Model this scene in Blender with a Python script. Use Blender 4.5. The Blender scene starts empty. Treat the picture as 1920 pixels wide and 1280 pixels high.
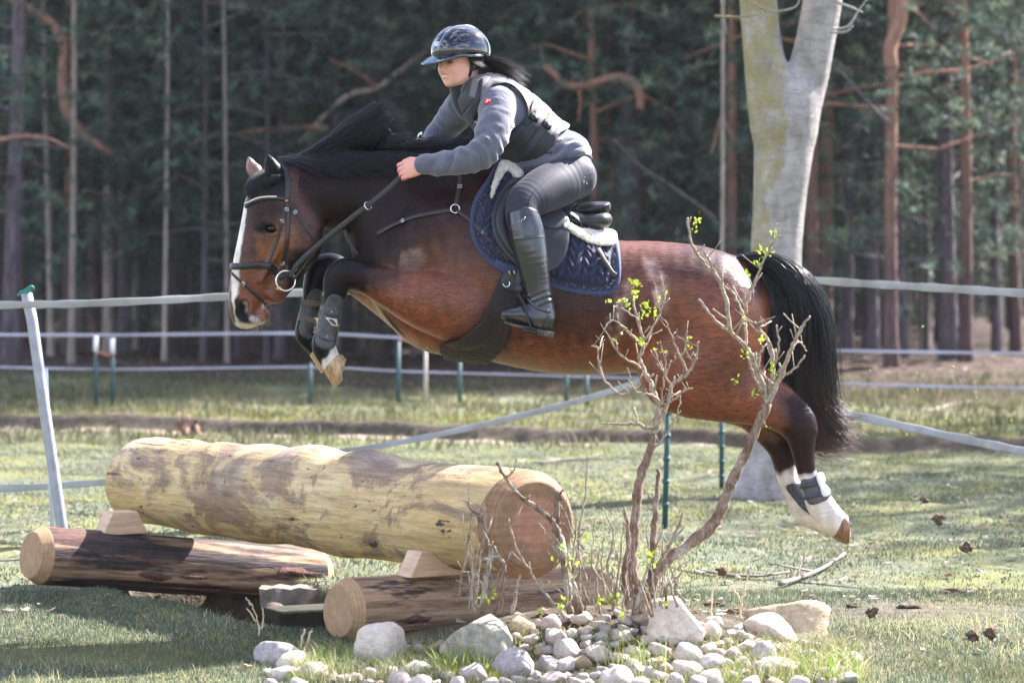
import bpy, bmesh, math, random
import numpy as np
from mathutils import Vector, Matrix, noise as mnoise
from mathutils.bvhtree import BVHTree

random.seed(7); RNG = np.random.default_rng(7)
scene = bpy.context.scene
COL = scene.collection
rad = math.radians

# ------------------------------------------------------------------ camera
F, CAMH, HOR = 5333.0, 1.5, 500.0        # focal length in photo pixels, eye height, horizon row
cam_d = bpy.data.cameras.new('camera')
cam = bpy.data.objects.new('camera', cam_d); COL.objects.link(cam)
cam.location = (0, 0, CAMH); cam.rotation_euler = (rad(90), 0, 0)
cam_d.sensor_width = 36.0; cam_d.lens = F / 1920 * 36.0
cam_d.shift_y = -(640 - HOR) / 1920
cam_d.clip_start = 0.1; cam_d.clip_end = 1500
cam_d.dof.use_dof = True; cam_d.dof.focus_distance = 11.85; cam_d.dof.aperture_fstop = 3.2
scene.camera = cam

# ------------------------------------------------------------------ sky, sun, exposure
SUN_AZ = Vector((0.80, 0.60)).normalized(); SUN_EL = 41.0
w = bpy.data.worlds.new('World'); scene.world = w; w.use_nodes = True
wn = w.node_tree.nodes; wl = w.node_tree.links
bg = wn['Background']; bg.inputs['Strength'].default_value = 0.085
sky = wn.new('ShaderNodeTexSky'); sky.sky_type = 'NISHITA'; sky.sun_disc = False
sky.sun_elevation = rad(SUN_EL); sky.sun_rotation = math.atan2(SUN_AZ.x, SUN_AZ.y)
sky.air_density = 1.0; sky.dust_density = 0.7; sky.ozone_density = 2.5
# broken white clouds over the blue, all round the sky
tcw = wn.new('ShaderNodeTexCoord'); mpw = wn.new('ShaderNodeMapping'); mpw.inputs['Scale'].default_value = (1, 1, 2.2)
nzw = wn.new('ShaderNodeTexNoise'); nzw.inputs['Scale'].default_value = 2.6; nzw.inputs['Detail'].default_value = 7
rpw = wn.new('ShaderNodeValToRGB'); rpw.color_ramp.elements[0].position = 0.50; rpw.color_ramp.elements[1].position = 0.64
mxw = wn.new('ShaderNodeMixRGB'); mxw.inputs['Color2'].default_value = (8.8, 8.3, 10.0, 1)
wl.new(tcw.outputs['Generated'], mpw.inputs['Vector']); wl.new(mpw.outputs['Vector'], nzw.inputs['Vector'])
wl.new(nzw.outputs['Fac'], rpw.inputs['Fac']); wl.new(rpw.outputs['Color'], mxw.inputs['Fac'])
wl.new(sky.outputs['Color'], mxw.inputs['Color1']); wl.new(mxw.outputs['Color'], bg.inputs['Color'])
sun_d = bpy.data.lights.new('sun', 'SUN'); sun_d.energy = 5.0; sun_d.angle = rad(0.55); sun_d.color = (1.0, 0.945, 0.95)
sun = bpy.data.objects.new('sun', sun_d); COL.objects.link(sun)
_sd = Vector((SUN_AZ.x * math.cos(rad(SUN_EL)), SUN_AZ.y * math.cos(rad(SUN_EL)), math.sin(rad(SUN_EL))))
sun.rotation_euler = _sd.to_track_quat('Z', 'Y').to_euler(); sun.location = _sd * 60
scene.view_settings.view_transform = 'Standard'; scene.view_settings.look = 'None'
scene.view_settings.gamma = 1.0; scene.view_settings.use_curve_mapping = False
scene.view_settings.exposure = 2.5
scene.cycles.max_bounces = 6; scene.cycles.diffuse_bounces = 3; scene.cycles.transparent_max_bounces = 6
scene.cycles.caustics_reflective = False; scene.cycles.caustics_refractive = False
scene.cycles.sample_clamp_indirect = 6.0

# ------------------------------------------------------------------ helpers
def P(px, py, d):
    """the place, at distance d from the lens, that photo pixel (px, py) looks at"""
    return np.array([(px - 960) * d / F, d, CAMH - (py - HOR) * d / F])
def V(a): return Vector((float(a[0]), float(a[1]), float(a[2])))
def gxy(px, py): 
    d = F * CAMH / (py - HOR); return np.array([(px - 960) * d / F, d])
def smooth01(x, a, b):
    t = np.clip((np.asarray(x, float) - a) / (b - a), 0, 1); return t * t * (3 - 2 * t)

def tag(o, label=None, cat=None, group=None, kind=None):
    if label: o['label'] = label
    if cat: o['category'] = cat
    if group: o['group'] = group
    if kind: o['kind'] = kind
    return o
def empty(name, loc=(0, 0, 0), label=None, cat=None, group=None):
    o = bpy.data.objects.new(name, None); COL.objects.link(o); o.location = loc; o.empty_display_size = .1
    return tag(o, label, cat, group)
def link(name, me, m=None, parent=None):
    o = bpy.data.objects.new(name, me); COL.objects.link(o)
    if m is not None:
        for q in (m if isinstance(m, (list, tuple)) else [m]): me.materials.append(q)
    if parent is not None:
        o.parent = parent
        if parent.parent is None: o.matrix_parent_inverse = Matrix.Translation(-parent.location)
    return o
def mesh(name, verts, faces, smooth=True, cols=None):
    """verts n x 3; faces: list of arrays (each m x 3 or m x 4) or list of tuples"""
    me = bpy.data.meshes.new(name)
    verts = np.asarray(verts, np.float32)
    if len(faces) and isinstance(faces[0], np.ndarray) and faces[0].ndim == 2:
        loops = np.concatenate([f.ravel() for f in faces]).astype(np.int32)
        tot = np.concatenate([np.full(len(f), f.shape[1], np.int32) for f in faces])
    else:
        loops = np.array([i for f in faces for i in f], np.int32); tot = np.array([len(f) for f in faces], np.int32)
    me.vertices.add(len(verts)); me.vertices.foreach_set('co', verts.ravel())
    me.loops.add(len(loops)); me.loops.foreach_set('vertex_index', loops)
    me.polygons.add(len(tot)); st = np.zeros(len(tot), np.int32); st[1:] = np.cumsum(tot)[:-1]
    me.polygons.foreach_set('loop_start', st); me.polygons.foreach_set('loop_total', tot)
    me.polygons.foreach_set('use_smooth', np.full(len(tot), smooth, bool))
    me.update(calc_edges=True); me.validate()
    if cols is not None: vcol(me, cols)
    return me
def vcol(me, cols, name='col'):
    a = me.color_attributes.new(name, 'FLOAT_COLOR', 'POINT')
    c = np.ones((len(me.vertices), 4), np.float32); c[:, :cols.shape[1]] = cols
    a.data.foreach_set('color', c.ravel())

class Geo:
    """collects tubes, boxes and slabs into ONE mesh"""
    def __init__(s): s.v = []; s.f = []
    def add(s, v, f):
        b = len(s.v); s.v += [tuple(map(float, q)) for q in v]; s.f += [tuple(i + b for i in q) for q in f]; return s
    def tube(s, pts, rr, n=8, cap=True, flat=1.0, up=(0, 0, 1)):
        pts = [np.asarray(p, float) for p in pts]; m = len(pts)
        if not hasattr(rr, '__len__'): rr = [rr] * m
        vs = []; a = None
        for i in range(m):
            t = pts[min(i + 1, m - 1)] - pts[max(i - 1, 0)]; t = t / (np.linalg.norm(t) + 1e-9)
            if a is None:
                u = np.asarray(up, float)
                if abs(t @ u) > .95: u = np.array([1., 0, 0]) if abs(t[0]) < .9 else np.array([0, 1., 0])
                a = u - t * (t @ u)
            else: a = a - t * (t @ a)
            a = a / (np.linalg.norm(a) + 1e-9); b = np.cross(t, a)
            for k in range(n):
                th = 2 * math.pi * k / n; vs.append(pts[i] + rr[i] * (math.cos(th) * a * flat + math.sin(th) * b))
        fs = [(i * n + k, i * n + (k + 1) % n, (i + 1) * n + (k + 1) % n, (i + 1) * n + k) for i in range(m - 1) for k in range(n)]
        if cap: fs += [tuple(range(n - 1, -1, -1)), tuple((m - 1) * n + k for k in range(n))]
        return s.add(vs, fs)
    def box(s, c, h, rot=None):
        R = np.eye(3) if rot is None else np.array(rot)
        vs = [np.asarray(c) + R @ (np.array([x, y, z]) * np.asarray(h)) for x in (-1, 1) for y in (-1, 1) for z in (-1, 1)]
        return s.add(vs, [(0, 1, 3, 2), (4, 6, 7, 5), (0, 4, 5, 1), (2, 3, 7, 6), (0, 2, 6, 4), (1, 5, 7, 3)])
    def ribbon(s, pts, nrm, wid, thick):
        """a strap: centre line pts, outward normals nrm, width and thickness"""
        m = len(pts); vs = []
        if not hasattr(wid, '__len__'): wid = [wid] * m
        for i in range(m):
            t = pts[min(i + 1, m - 1)] - pts[max(i - 1, 0)]; t = t / (np.linalg.norm(t) + 1e-9)
            n_ = nrm[i] - t * (t @ nrm[i]); n_ = n_ / (np.linalg.norm(n_) + 1e-9); b = np.cross(t, n_); h = wid[i] / 2
            for (p, q) in ((-1, 0), (-1, .7), (-.8, 1), (.8, 1), (1, .7), (1, 0)): vs.append(pts[i] + b * p * h + n_ * q * thick)
        k = 6
        fs = [(i * k + j, i * k + (j + 1) % k, (i + 1) * k + (j + 1) % k, (i + 1) * k + j) for i in range(m - 1) for j in range(k)]
        fs += [tuple(range(k - 1, -1, -1)), tuple((m - 1) * k + j for j in range(k))]
        return s.add(vs, fs)
    def ring(s, c, r, rt, axis, n=20, m=6, arc=1.0, tilt=None):
        ax = np.asarray(axis, float); ax = ax / np.linalg.norm(ax); u = np.cross(ax, (0, 0, 1.0)); u = u / (np.linalg.norm(u) + 1e-9); v = np.cross(ax, u)
        k = n if arc >= 1 else int(n * arc) + 1
        pts = [np.asarray(c) + r * (math.cos(2 * math.pi * arc * i / (k if arc >= 1 else k - 1)) * u + math.sin(2 * math.pi * arc * i / (k if arc >= 1 else k - 1)) * v) for i in range(k)]
        if arc >= 1: pts.append(pts[0]); pts.append(pts[1])
        return s.tube(pts, rt, m, cap=arc < 1, up=ax)
    def ball(s, c, r, n=8, m=6):
        r = np.asarray(r, float) * np.ones(3); vs = []; c = np.asarray(c, float)
        for i in range(m + 1):
            ph = math.pi * i / m
            for k in range(n):
                th = 2 * math.pi * k / n; vs.append(c + r * np.array([math.sin(ph) * math.cos(th), math.sin(ph) * math.sin(th), math.cos(ph)]))
        return s.add(vs, [(i * n + k, (i + 1) * n + k, (i + 1) * n + (k + 1) % n, i * n + (k + 1) % n) for i in range(m) for k in range(n)])
    def obj(s, name, m=None, parent=None, smooth=True):
        return link(name, mesh(name, s.v, s.f, smooth), m, parent)

def spline(pts, n):
    """Catmull-Rom through rows of pts, n samples per span"""
    p = np.asarray(pts, float); out = []
    q = np.vstack([2 * p[0] - p[1], p, 2 * p[-1] - p[-2]])
    for i in range(1, len(q) - 2):
        for t in np.arange(n) / n:
            a, b, c, d = q[i - 1], q[i], q[i + 1], q[i + 2]
            out.append(.5 * (2 * b + (c - a) * t + (2 * a - 5 * b + 4 * c - d) * t * t + (3 * b - a - 3 * c + d) * t ** 3))
    out.append(p[-1]); return np.array(out)

# ------------------------------------------------------------------ materials
class NT:
    def __init__(s, name):
        s.m = bpy.data.materials.new(name); s.m.use_nodes = True; s.t = s.m.node_tree; s.n = s.t.nodes
        s.b = s.n['Principled BSDF']; s.tc = s.n.new('ShaderNodeTexCoord')
    def L(s, a, b): s.t.links.new(a, b)
    def vec(s, scale=(1, 1, 1), src='Object', rot=(0, 0, 0)):
        mp = s.n.new('ShaderNodeMapping'); mp.inputs['Scale'].default_value = scale; mp.inputs['Rotation'].default_value = rot
        s.L(s.tc.outputs[src], mp.inputs['Vector']); return mp.outputs['Vector']
    def noise(s, sc=5, det=4, rough=.55, v=None, dist=0):
        n = s.n.new('ShaderNodeTexNoise'); n.inputs['Scale'].default_value = sc; n.inputs['Detail'].default_value = det
        n.inputs['Roughness'].default_value = rough; n.inputs['Distortion'].default_value = dist
        s.L(v if v is not None else s.tc.outputs['Object'], n.inputs['Vector']); return n.outputs['Fac']
    def voro(s, sc=5, v=None, feat='F1'):
        n = s.n.new('ShaderNodeTexVoronoi'); n.inputs['Scale'].default_value = sc; n.feature = feat
        s.L(v if v is not None else s.tc.outputs['Object'], n.inputs['Vector']); return n.outputs['Distance']
    def wave(s, sc, v=None, dist=2, det=2, typ='RINGS', dsc=1.0, axis='Z'):
        n = s.n.new('ShaderNodeTexWave'); n.wave_type = typ; n.inputs['Scale'].default_value = sc; n.inputs['Distortion'].default_value = dist
        n.inputs['Detail'].default_value = det; n.inputs['Detail Scale'].default_value = dsc
        if typ == 'RINGS': n.rings_direction = axis
        else: n.bands_direction = axis
        s.L(v if v is not None else s.tc.outputs['Object'], n.inputs['Vector']); return n.outputs['Fac']
    def ramp(s, fac, stops):
        n = s.n.new('ShaderNodeValToRGB'); e = n.color_ramp.elements
        while len(e) < len(stops): e.new(.5)
        for k, (p, c) in enumerate(stops):
            e[k].position = p; e[k].color = (*c, 1) if hasattr(c, '__len__') else (c, c, c, 1)
        s.L(fac, n.inputs['Fac']); return n.outputs['Color']
    def mix(s, fac, a, b, mode='MIX'):
        n = s.n.new('ShaderNodeMixRGB'); n.blend_type = mode
        for k, x in ((0, fac), (1, a), (2, b)):
            if isinstance(x, (int, float)): n.inputs[k].default_value = x if k == 0 else (x, x, x, 1)
            elif isinstance(x, tuple): n.inputs[k].default_value = (*x, 1)
            else: s.L(x, n.inputs[k])
        return n.outputs['Color']
    def attr(s, name='col'):
        n = s.n.new('ShaderNodeAttribute'); n.attribute_name = name; return n.outputs['Color']
    def sep(s, v):
        n = s.n.new('ShaderNodeSeparateXYZ'); s.L(v, n.inputs[0]); return n.outputs
    def math(s, op, a, b=0.0):
        n = s.n.new('ShaderNodeMath'); n.operation = op
        for k, x in ((0, a), (1, b)):
            if isinstance(x, (int, float)): n.inputs[k].default_value = x
            else: s.L(x, n.inputs[k])
        return n.outputs[0]
    def objrand(s):
        n = s.n.new('ShaderNodeObjectInfo'); return n.outputs['Random']
    def bump(s, h, st=.3, dist=.01, nrm=None):
        n = s.n.new('ShaderNodeBump'); n.inputs['Strength'].default_value = st; n.inputs['Distance'].default_value = dist
        s.L(h, n.inputs['Height'])
        if nrm is not None: s.L(nrm, n.inputs['Normal'])
        return n.outputs['Normal']
    def out(s, col=None, rough=None, nrm=None, spec=None, metal=None, coat=None, sheen=None, trans=None):
        for key, x in (('Base Color', col), ('Roughness', rough), ('Specular IOR Level', spec), ('Metallic', metal), ('Coat Weight', coat), ('Sheen Weight', sheen)):
            if x is None: continue
            i = s.b.inputs[key]
            if isinstance(x, (int, float)): i.default_value = x
            elif isinstance(x, tuple): i.default_value = (*x, 1)
            else: s.L(x, i)
        if nrm is not None: s.L(nrm, s.b.inputs['Normal'])
        if trans is not None:                      # thin leaves and blades let some light through
            tr = s.n.new('ShaderNodeBsdfTranslucent'); mx = s.n.new('ShaderNodeMixShader'); mx.inputs[0].default_value = trans
            o = s.n['Material Output']
            if not isinstance(col, tuple): s.L(col, tr.inputs['Color'])
            else: tr.inputs['Color'].default_value = (*col, 1)
            s.L(s.b.outputs[0], mx.inputs[1]); s.L(tr.outputs[0], mx.inputs[2]); s.L(mx.outputs[0], o.inputs['Surface'])
        return s.m
def plain(name, c, rough=.5, spec=.5, metal=0.0, var=.25, sc=30, bump=.15, bd=.002, coat=None):
    t = NT(name); f = t.noise(sc, 5, .6)
    k = t.ramp(f, [(.25, tuple(x * (1 - var) for x in c)), (.75, tuple(min(1, x * (1 + var)) for x in c))])
    return t.out(k, rough, t.bump(f, bump, bd), spec, metal, coat)

# ------------------------------------------------------------------ solids from distance fields
class SDF:
    def __init__(s, lo, hi, vox):
        s.vox = vox; s.lo = np.asarray(lo, np.float32); s.n = np.ceil((np.asarray(hi) - lo) / vox).astype(int) + 1
        s.v = np.full(tuple(s.n), 1.0, np.float32)
        s.ax = [s.lo[i] + vox * np.arange(s.n[i], dtype=np.float32) for i in range(3)]
    def sub(s, lo, hi):
        a = np.clip(np.floor((np.asarray(lo) - s.lo) / s.vox).astype(int), 0, s.n); b = np.clip(np.ceil((np.asarray(hi) - s.lo) / s.vox).astype(int) + 1, 0, s.n)
        sl = tuple(slice(a[i], b[i]) for i in range(3))
        X, Y, Z = np.meshgrid(*[s.ax[i][sl[i]] for i in range(3)], indexing='ij', sparse=True); return sl, X, Y, Z
    def chain(s, st, k=.03, lat=(0, 1, 0), sub=4, op='add', tgt=None):
        """st rows: x y z r w - a tapering limb of elliptical section; r in the picture plane, w along lat; smooth union of width k"""
        st = np.asarray(st, float); st = spline(st, sub) if len(st) > 2 and sub > 1 else st
        lat = np.asarray(lat, float); lat = lat / np.linalg.norm(lat)
        m = np.maximum(st[:, 3], st[:, 4]) + k + 3 * s.vox + .01
        lo = (st[:, :3] - m[:, None]).min(0); hi = (st[:, :3] + m[:, None]).max(0)
        sl, X, Y, Z = s.sub(lo, hi); best = np.full([q.stop - q.start for q in sl], 9.0, np.float32)
        if best.size == 0: return
        for a, b in zip(st[:-1], st[1:]):
            mm = max(a[3], a[4], b[3], b[4]) + k + 3 * s.vox + .01
            l2 = np.minimum(a[:3], b[:3]) - mm; h2 = np.maximum(a[:3], b[:3]) + mm
            s2, X, Y, Z = s.sub(np.maximum(l2, lo + .5 * s.vox), np.minimum(h2, hi - .5 * s.vox)); loc = tuple(slice(max(0, s2[i].start - sl[i].start), max(0, s2[i].stop - sl[i].start)) for i in range(3))
            d = b[:3] - a[:3]; L2 = float(d @ d) + 1e-12
            x, y, z = X - a[0], Y - a[1], Z - a[2]
            t = np.clip((x * d[0] + y * d[1] + z * d[2]) / L2, 0, 1).astype(np.float32)
            x = x - t * d[0]; y = y - t * d[1]; z = z - t * d[2]
            r = a[3] + (b[3] - a[3]) * t; ww = a[4] + (b[4] - a[4]) * t
            q = x * lat[0] + y * lat[1] + z * lat[2]; rat = r / ww
            dist = np.sqrt(np.maximum(x * x + y * y + z * z + q * q * (rat * rat - 1), 0)) - r
            dist *= np.minimum(1, 1 / rat)
            np.minimum(best[loc], dist, out=best[loc])
        s.merge(sl, best, k, op, tgt)
    def merge(s, sl, b, k, op='add', tgt=None):
        a = s.v[sl]
        if op == 'cut': b = -b; h = np.clip(.5 - .5 * (b - a) / k, 0, 1); s.v[sl] = b * (1 - h) + a * h + k * h * (1 - h)
        else: h = np.clip(.5 + .5 * (b - a) / k, 0, 1); s.v[sl] = b * (1 - h) + a * h - k * h * (1 - h)
    def ball(s, c, r, k=.03, R=None, op='add'):
        """ellipsoid: centre c, radii r, rotation R (columns = axes)"""
        c = np.asarray(c, float); r = np.asarray(r, float) * np.ones(3); m = r.max() + k + 3 * s.vox
        sl, X, Y, Z = s.sub(c - m, c + m); x, y, z = X - c[0], Y - c[1], Z - c[2]
        if R is not None:
            R = np.asarray(R, float); x, y, z = (x * R[0, i] + y * R[1, i] + z * R[2, i] for i in range(3))
        q = np.sqrt((x / r[0]) ** 2 + (y / r[1]) ** 2 + (z / r[2]) ** 2); g = np.sqrt((x / r[0] ** 2) ** 2 + (y / r[1] ** 2) ** 2 + (z / r[2] ** 2) ** 2)
        s.merge(sl, (q * (q - 1) / np.maximum(g, 1e-6)).astype(np.float32), k, op)
    def pix(s):
        X, Y, Z = np.meshgrid(*s.ax, indexing='ij', sparse=True); return 960 + F * X / Y, HOR + F * (CAMH - Z) / Y
    def mesh(s, field=None, lo=None):
        """surface nets"""
        v = s.v if field is None else field; lo = s.lo if lo is None else lo
        ins = v < 0; c = np.zeros(tuple(np.array(v.shape) - 1), np.uint8)
        for i in (0, 1):
            for j in (0, 1):
                for k in (0, 1): c += ins[i:v.shape[0] - 1 + i, j:v.shape[1] - 1 + j, k:v.shape[2] - 1 + k]
        act = np.argwhere((c > 0) & (c < 8)); idx = np.full(c.shape, -1, np.int32); idx[tuple(act.T)] = np.arange(len(act))
        cor = {(i, j, k): v[act[:, 0] + i, act[:, 1] + j, act[:, 2] + k] for i in (0, 1) for j in (0, 1) for k in (0, 1)}
        pos = np.zeros((len(act), 3)); cnt = np.zeros(len(act))
        for a in cor:
            for ax in range(3):
                if a[ax] == 0:
                    b = list(a); b[ax] = 1; va, vb = cor[a], cor[tuple(b)]; hit = (va < 0) != (vb < 0)
                    t = np.where(hit, va / np.where(hit, va - vb, 1), 0); p = np.tile(np.array(a, float), (len(act), 1)); p[:, ax] = t
                    pos += p * hit[:, None]; cnt += hit
        P_ = (act + pos / cnt[:, None]) * s.vox + lo
        faces = []
        for ax in range(3):
            o = [q for q in range(3) if q != ax]; sl0 = [slice(1, -1)] * 3; sl0[ax] = slice(0, -1); sl1 = list(sl0); sl1[ax] = slice(1, None)
            A, B = ins[tuple(sl0)], ins[tuple(sl1)]; e = np.argwhere(A != B); fl = A[tuple(e.T)]
            e = e.copy(); e[:, o[0]] += 1; e[:, o[1]] += 1
            q = []
            for (du, dv) in ((-1, -1), (0, -1), (0, 0), (-1, 0)):
                w_ = e.copy(); w_[:, o[0]] += du; w_[:, o[1]] += dv; q.append(idx[tuple(w_.T)])
            q = np.stack(q, 1); flip = fl if ax != 1 else ~fl; q[~flip] = q[~flip][:, ::-1]; faces.append(q)
        f = np.concatenate(faces); f = f[(f >= 0).all(1)]
        return P_, f
def poly_sd(px, py, poly):
    """signed distance (pixels, negative inside) of arrays px, py to a closed polygon"""
    px, py = np.broadcast_arrays(px, py); d = np.full(px.shape, 1e9, np.float32); s_ = np.ones(px.shape, np.float32)
    p = np.asarray(poly, float); n = len(p)
    for i in range(n):
        a, b = p[i], p[(i + 1) % n]; e = b - a; wx, wy = px - a[0], py - a[1]
        t = np.clip((wx * e[0] + wy * e[1]) / (e @ e), 0, 1); d = np.minimum(d, (wx - e[0] * t) ** 2 + (wy - e[1] * t) ** 2)
        c1, c2, c3 = py >= a[1], py < b[1], e[0] * wy > e[1] * wx
        s_ = np.where((c1 & c2 & c3) | (~c1 & ~c2 & ~c3), -s_, s_)
    return np.sqrt(d) * s_
def round_poly(pts, n=5):
    p = list(pts); q = spline(p + [p[0]], n) if False else None
    a = np.asarray(p, float); m = len(a); out = []
    for i in range(m):
        A, B, C, D = a[i - 1], a[i], a[(i + 1) % m], a[(i + 2) % m]
        for t in np.arange(n) / n: out.append(.5 * (2 * B + (C - A) * t + (2 * A - 5 * B + 4 * C - D) * t * t + (3 * B - A - 3 * C + D) * t ** 3))
    return np.array(out)
def vnoise(p, sc, seed=0):
    """cheap smooth noise on n x 3 points, about -1..1"""
    r = np.random.default_rng(seed); o = np.zeros(len(p))
    for k in range(5):
        a = r.normal(size=3); a = a / np.linalg.norm(a); o += np.sin(p @ a * sc * (1 + .35 * k) + r.uniform(0, 7))
    return o / 3
def to_px(p): return 960 + F * p[:, 0] / p[:, 1], HOR + F * (CAMH - p[:, 2]) / p[:, 1]
# ================================================================== GROUND, TRACK, WOODLAND FLOOR
DITCH = np.array([gxy(225, 1128), gxy(340, 1142), gxy(480, 1192), gxy(600, 1215), gxy(650, 1180), gxy(640, 1120), gxy(560, 1092), gxy(400, 1088), gxy(250, 1098)])
def track_mid(x): return 24.6 - .42 * np.asarray(x) + .10 * np.sin(np.asarray(x) * 1.9)      # the track crosses at a slant, nearer at the right
MOUND = gxy(1130, 1205)
def ground_z(x, y):
    x = np.asarray(x, float); y = np.asarray(y, float)
    z = .030 * np.sin(x * 1.7 + y * .9) * np.sin(y * 1.3 - x * .6) + .012 * np.sin(x * 5.1 + 2) * np.sin(y * 4.3) + .006 * np.sin(x * 13 + y * 7) 
    z = z * smooth01(np.abs(y - 11) + np.abs(x) * .2, 0, 5)
    z = z + .19 * np.exp(-((x - MOUND[0]) / .82) ** 2 - ((y - 11.0) / .40) ** 2)
    d = poly_sd(x, y, DITCH); z = z - .30 * smooth01(-d, -.03, .10)
    z = z + .05 * np.exp(-((d - .10) / .16) ** 2) * (y < 12.9)
    t = y - track_mid(x); z = z - .03 * smooth01(t, -.7, -.2) + .13 * smooth01(t, .30, .44)
    z = z + .10 * smooth01(y, 30, 36) + .06 * np.sin(x * .5 + y * .3) * smooth01(y, 28, 34)
    return z
def sheet(x0, x1, nx, ys):
    xs = np.linspace(x0, x1, nx); X, Y = np.meshgrid(xs, ys); Z = ground_z(X, Y); n = len(ys)
    v = np.stack([X, Y, Z], -1).reshape(-1, 3); i = np.arange(n * nx).reshape(n, nx)
    return v, np.stack([i[:-1, :-1], i[:-1, 1:], i[1:, 1:], i[1:, :-1]], -1).reshape(-1, 4)
ys = np.concatenate([np.linspace(-60, 8.9, 24), np.arange(9.0, 13.6, .03), np.arange(13.6, 21.5, .10), np.arange(21.5, 28.5, .05), np.arange(28.5, 40, .16), np.linspace(40.5, 90, 60), np.geomspace(92, 900, 30)])
xs_ = np.concatenate([-np.geomspace(900, 6.2, 36), np.arange(-6, -3, .08), np.arange(-3, 3, .03), np.arange(3, 6, .08), np.geomspace(6.2, 900, 36)])
X, Y = np.meshgrid(xs_, ys); Z = ground_z(X, Y); i = np.arange(X.size).reshape(X.shape)
gv = np.stack([X, Y, Z], -1).reshape(-1, 3); gf = np.stack([i[:-1, :-1], i[:-1, 1:], i[1:, 1:], i[1:, :-1]], -1).reshape(-1, 4)
x, y = gv[:, 0], gv[:, 1]; t_ = y - track_mid(x) + .03 * np.sin(x * 7.1)
mask = np.zeros((len(gv), 3))
mask[:, 0] = smooth01(t_, -.6, -.2) * (1 - smooth01(t_, .42, .60))                     # bare track
mask[:, 1] = smooth01(t_, 5.5, 8.5)                                                         # leaf litter under the pines
mask[:, 2] = smooth01(-poly_sd(x, y, DITCH), -.10, .03) + np.exp(-((x - MOUND[0]) / 1.05) ** 4 - ((y - 10.85) / .62) ** 4) * 1.0
wear = np.exp(-((x - gxy(1750, 1150)[0]) / .9) ** 2 - ((y - 12.4) / .45) ** 2) + np.exp(-((x - gxy(1350, 1150)[0]) / .4) ** 2 - ((y - 12.2) / .3) ** 2); bank = smooth01(t_, .24, .32) * (1 - smooth01(t_, .50, .62)); mask[:, 0] *= 1 - bank; mask[:, 2] = np.clip(mask[:, 2] + wear * .75 + bank, 0, 1)
t = NT('meadow'); m = t.sep(t.attr()); n1 = t.noise(1.1, 5, .6); n2 = t.noise(9, 5, .65); n3 = t.noise(60, 4, .6)
turf = t.ramp(n2, [(.25, (.068, .070, .046)), (.45, (.092, .105, .064)), (.6, (.125, .130, .078)), (.8, (.23, .195, .14))]); turf = t.mix(t.ramp(n1, [(.45, 0.0), (.62, .75)]), turf, (.150, .152, .045))
soil = t.ramp(n2, [(.3, (.040, .029, .022)), (.7, (.110, .082, .062))]); trk = t.ramp(n2, [(.3, (.15, .115, .085)), (.7, (.30, .24, .185))]); lit = t.ramp(n2, [(.3, (.030, .021, .015)), (.55, (.062, .043, .030)), (.75, (.11, .072, .050))])
c = t.mix(t.math('MULTIPLY', m[2], t.ramp(n3, [(.3, .6), (.6, 1.0)])), turf, soil); c = t.mix(t.ramp(t.math('ADD', m[0], t.math('MULTIPLY', n2, .3)), [(.5, 0.0), (.75, 1.0)]), c, trk); c = t.mix(t.ramp(t.math('ADD', m[1], t.math('MULTIPLY', n1, .6)), [(.5, 0.0), (.95, 1.0)]), c, lit)
c = t.mix(.6, c, t.ramp(n3, [(.3, .6), (.7, 1.35)]), 'MULTIPLY')
b = t.bump(n3, .6, .02); b = t.bump(n2, .5, .06, b)
tag(link('ground', mesh('ground', gv, [gf], True, mask), t.out(c, .92, b, .15)), kind='structure')

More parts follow.
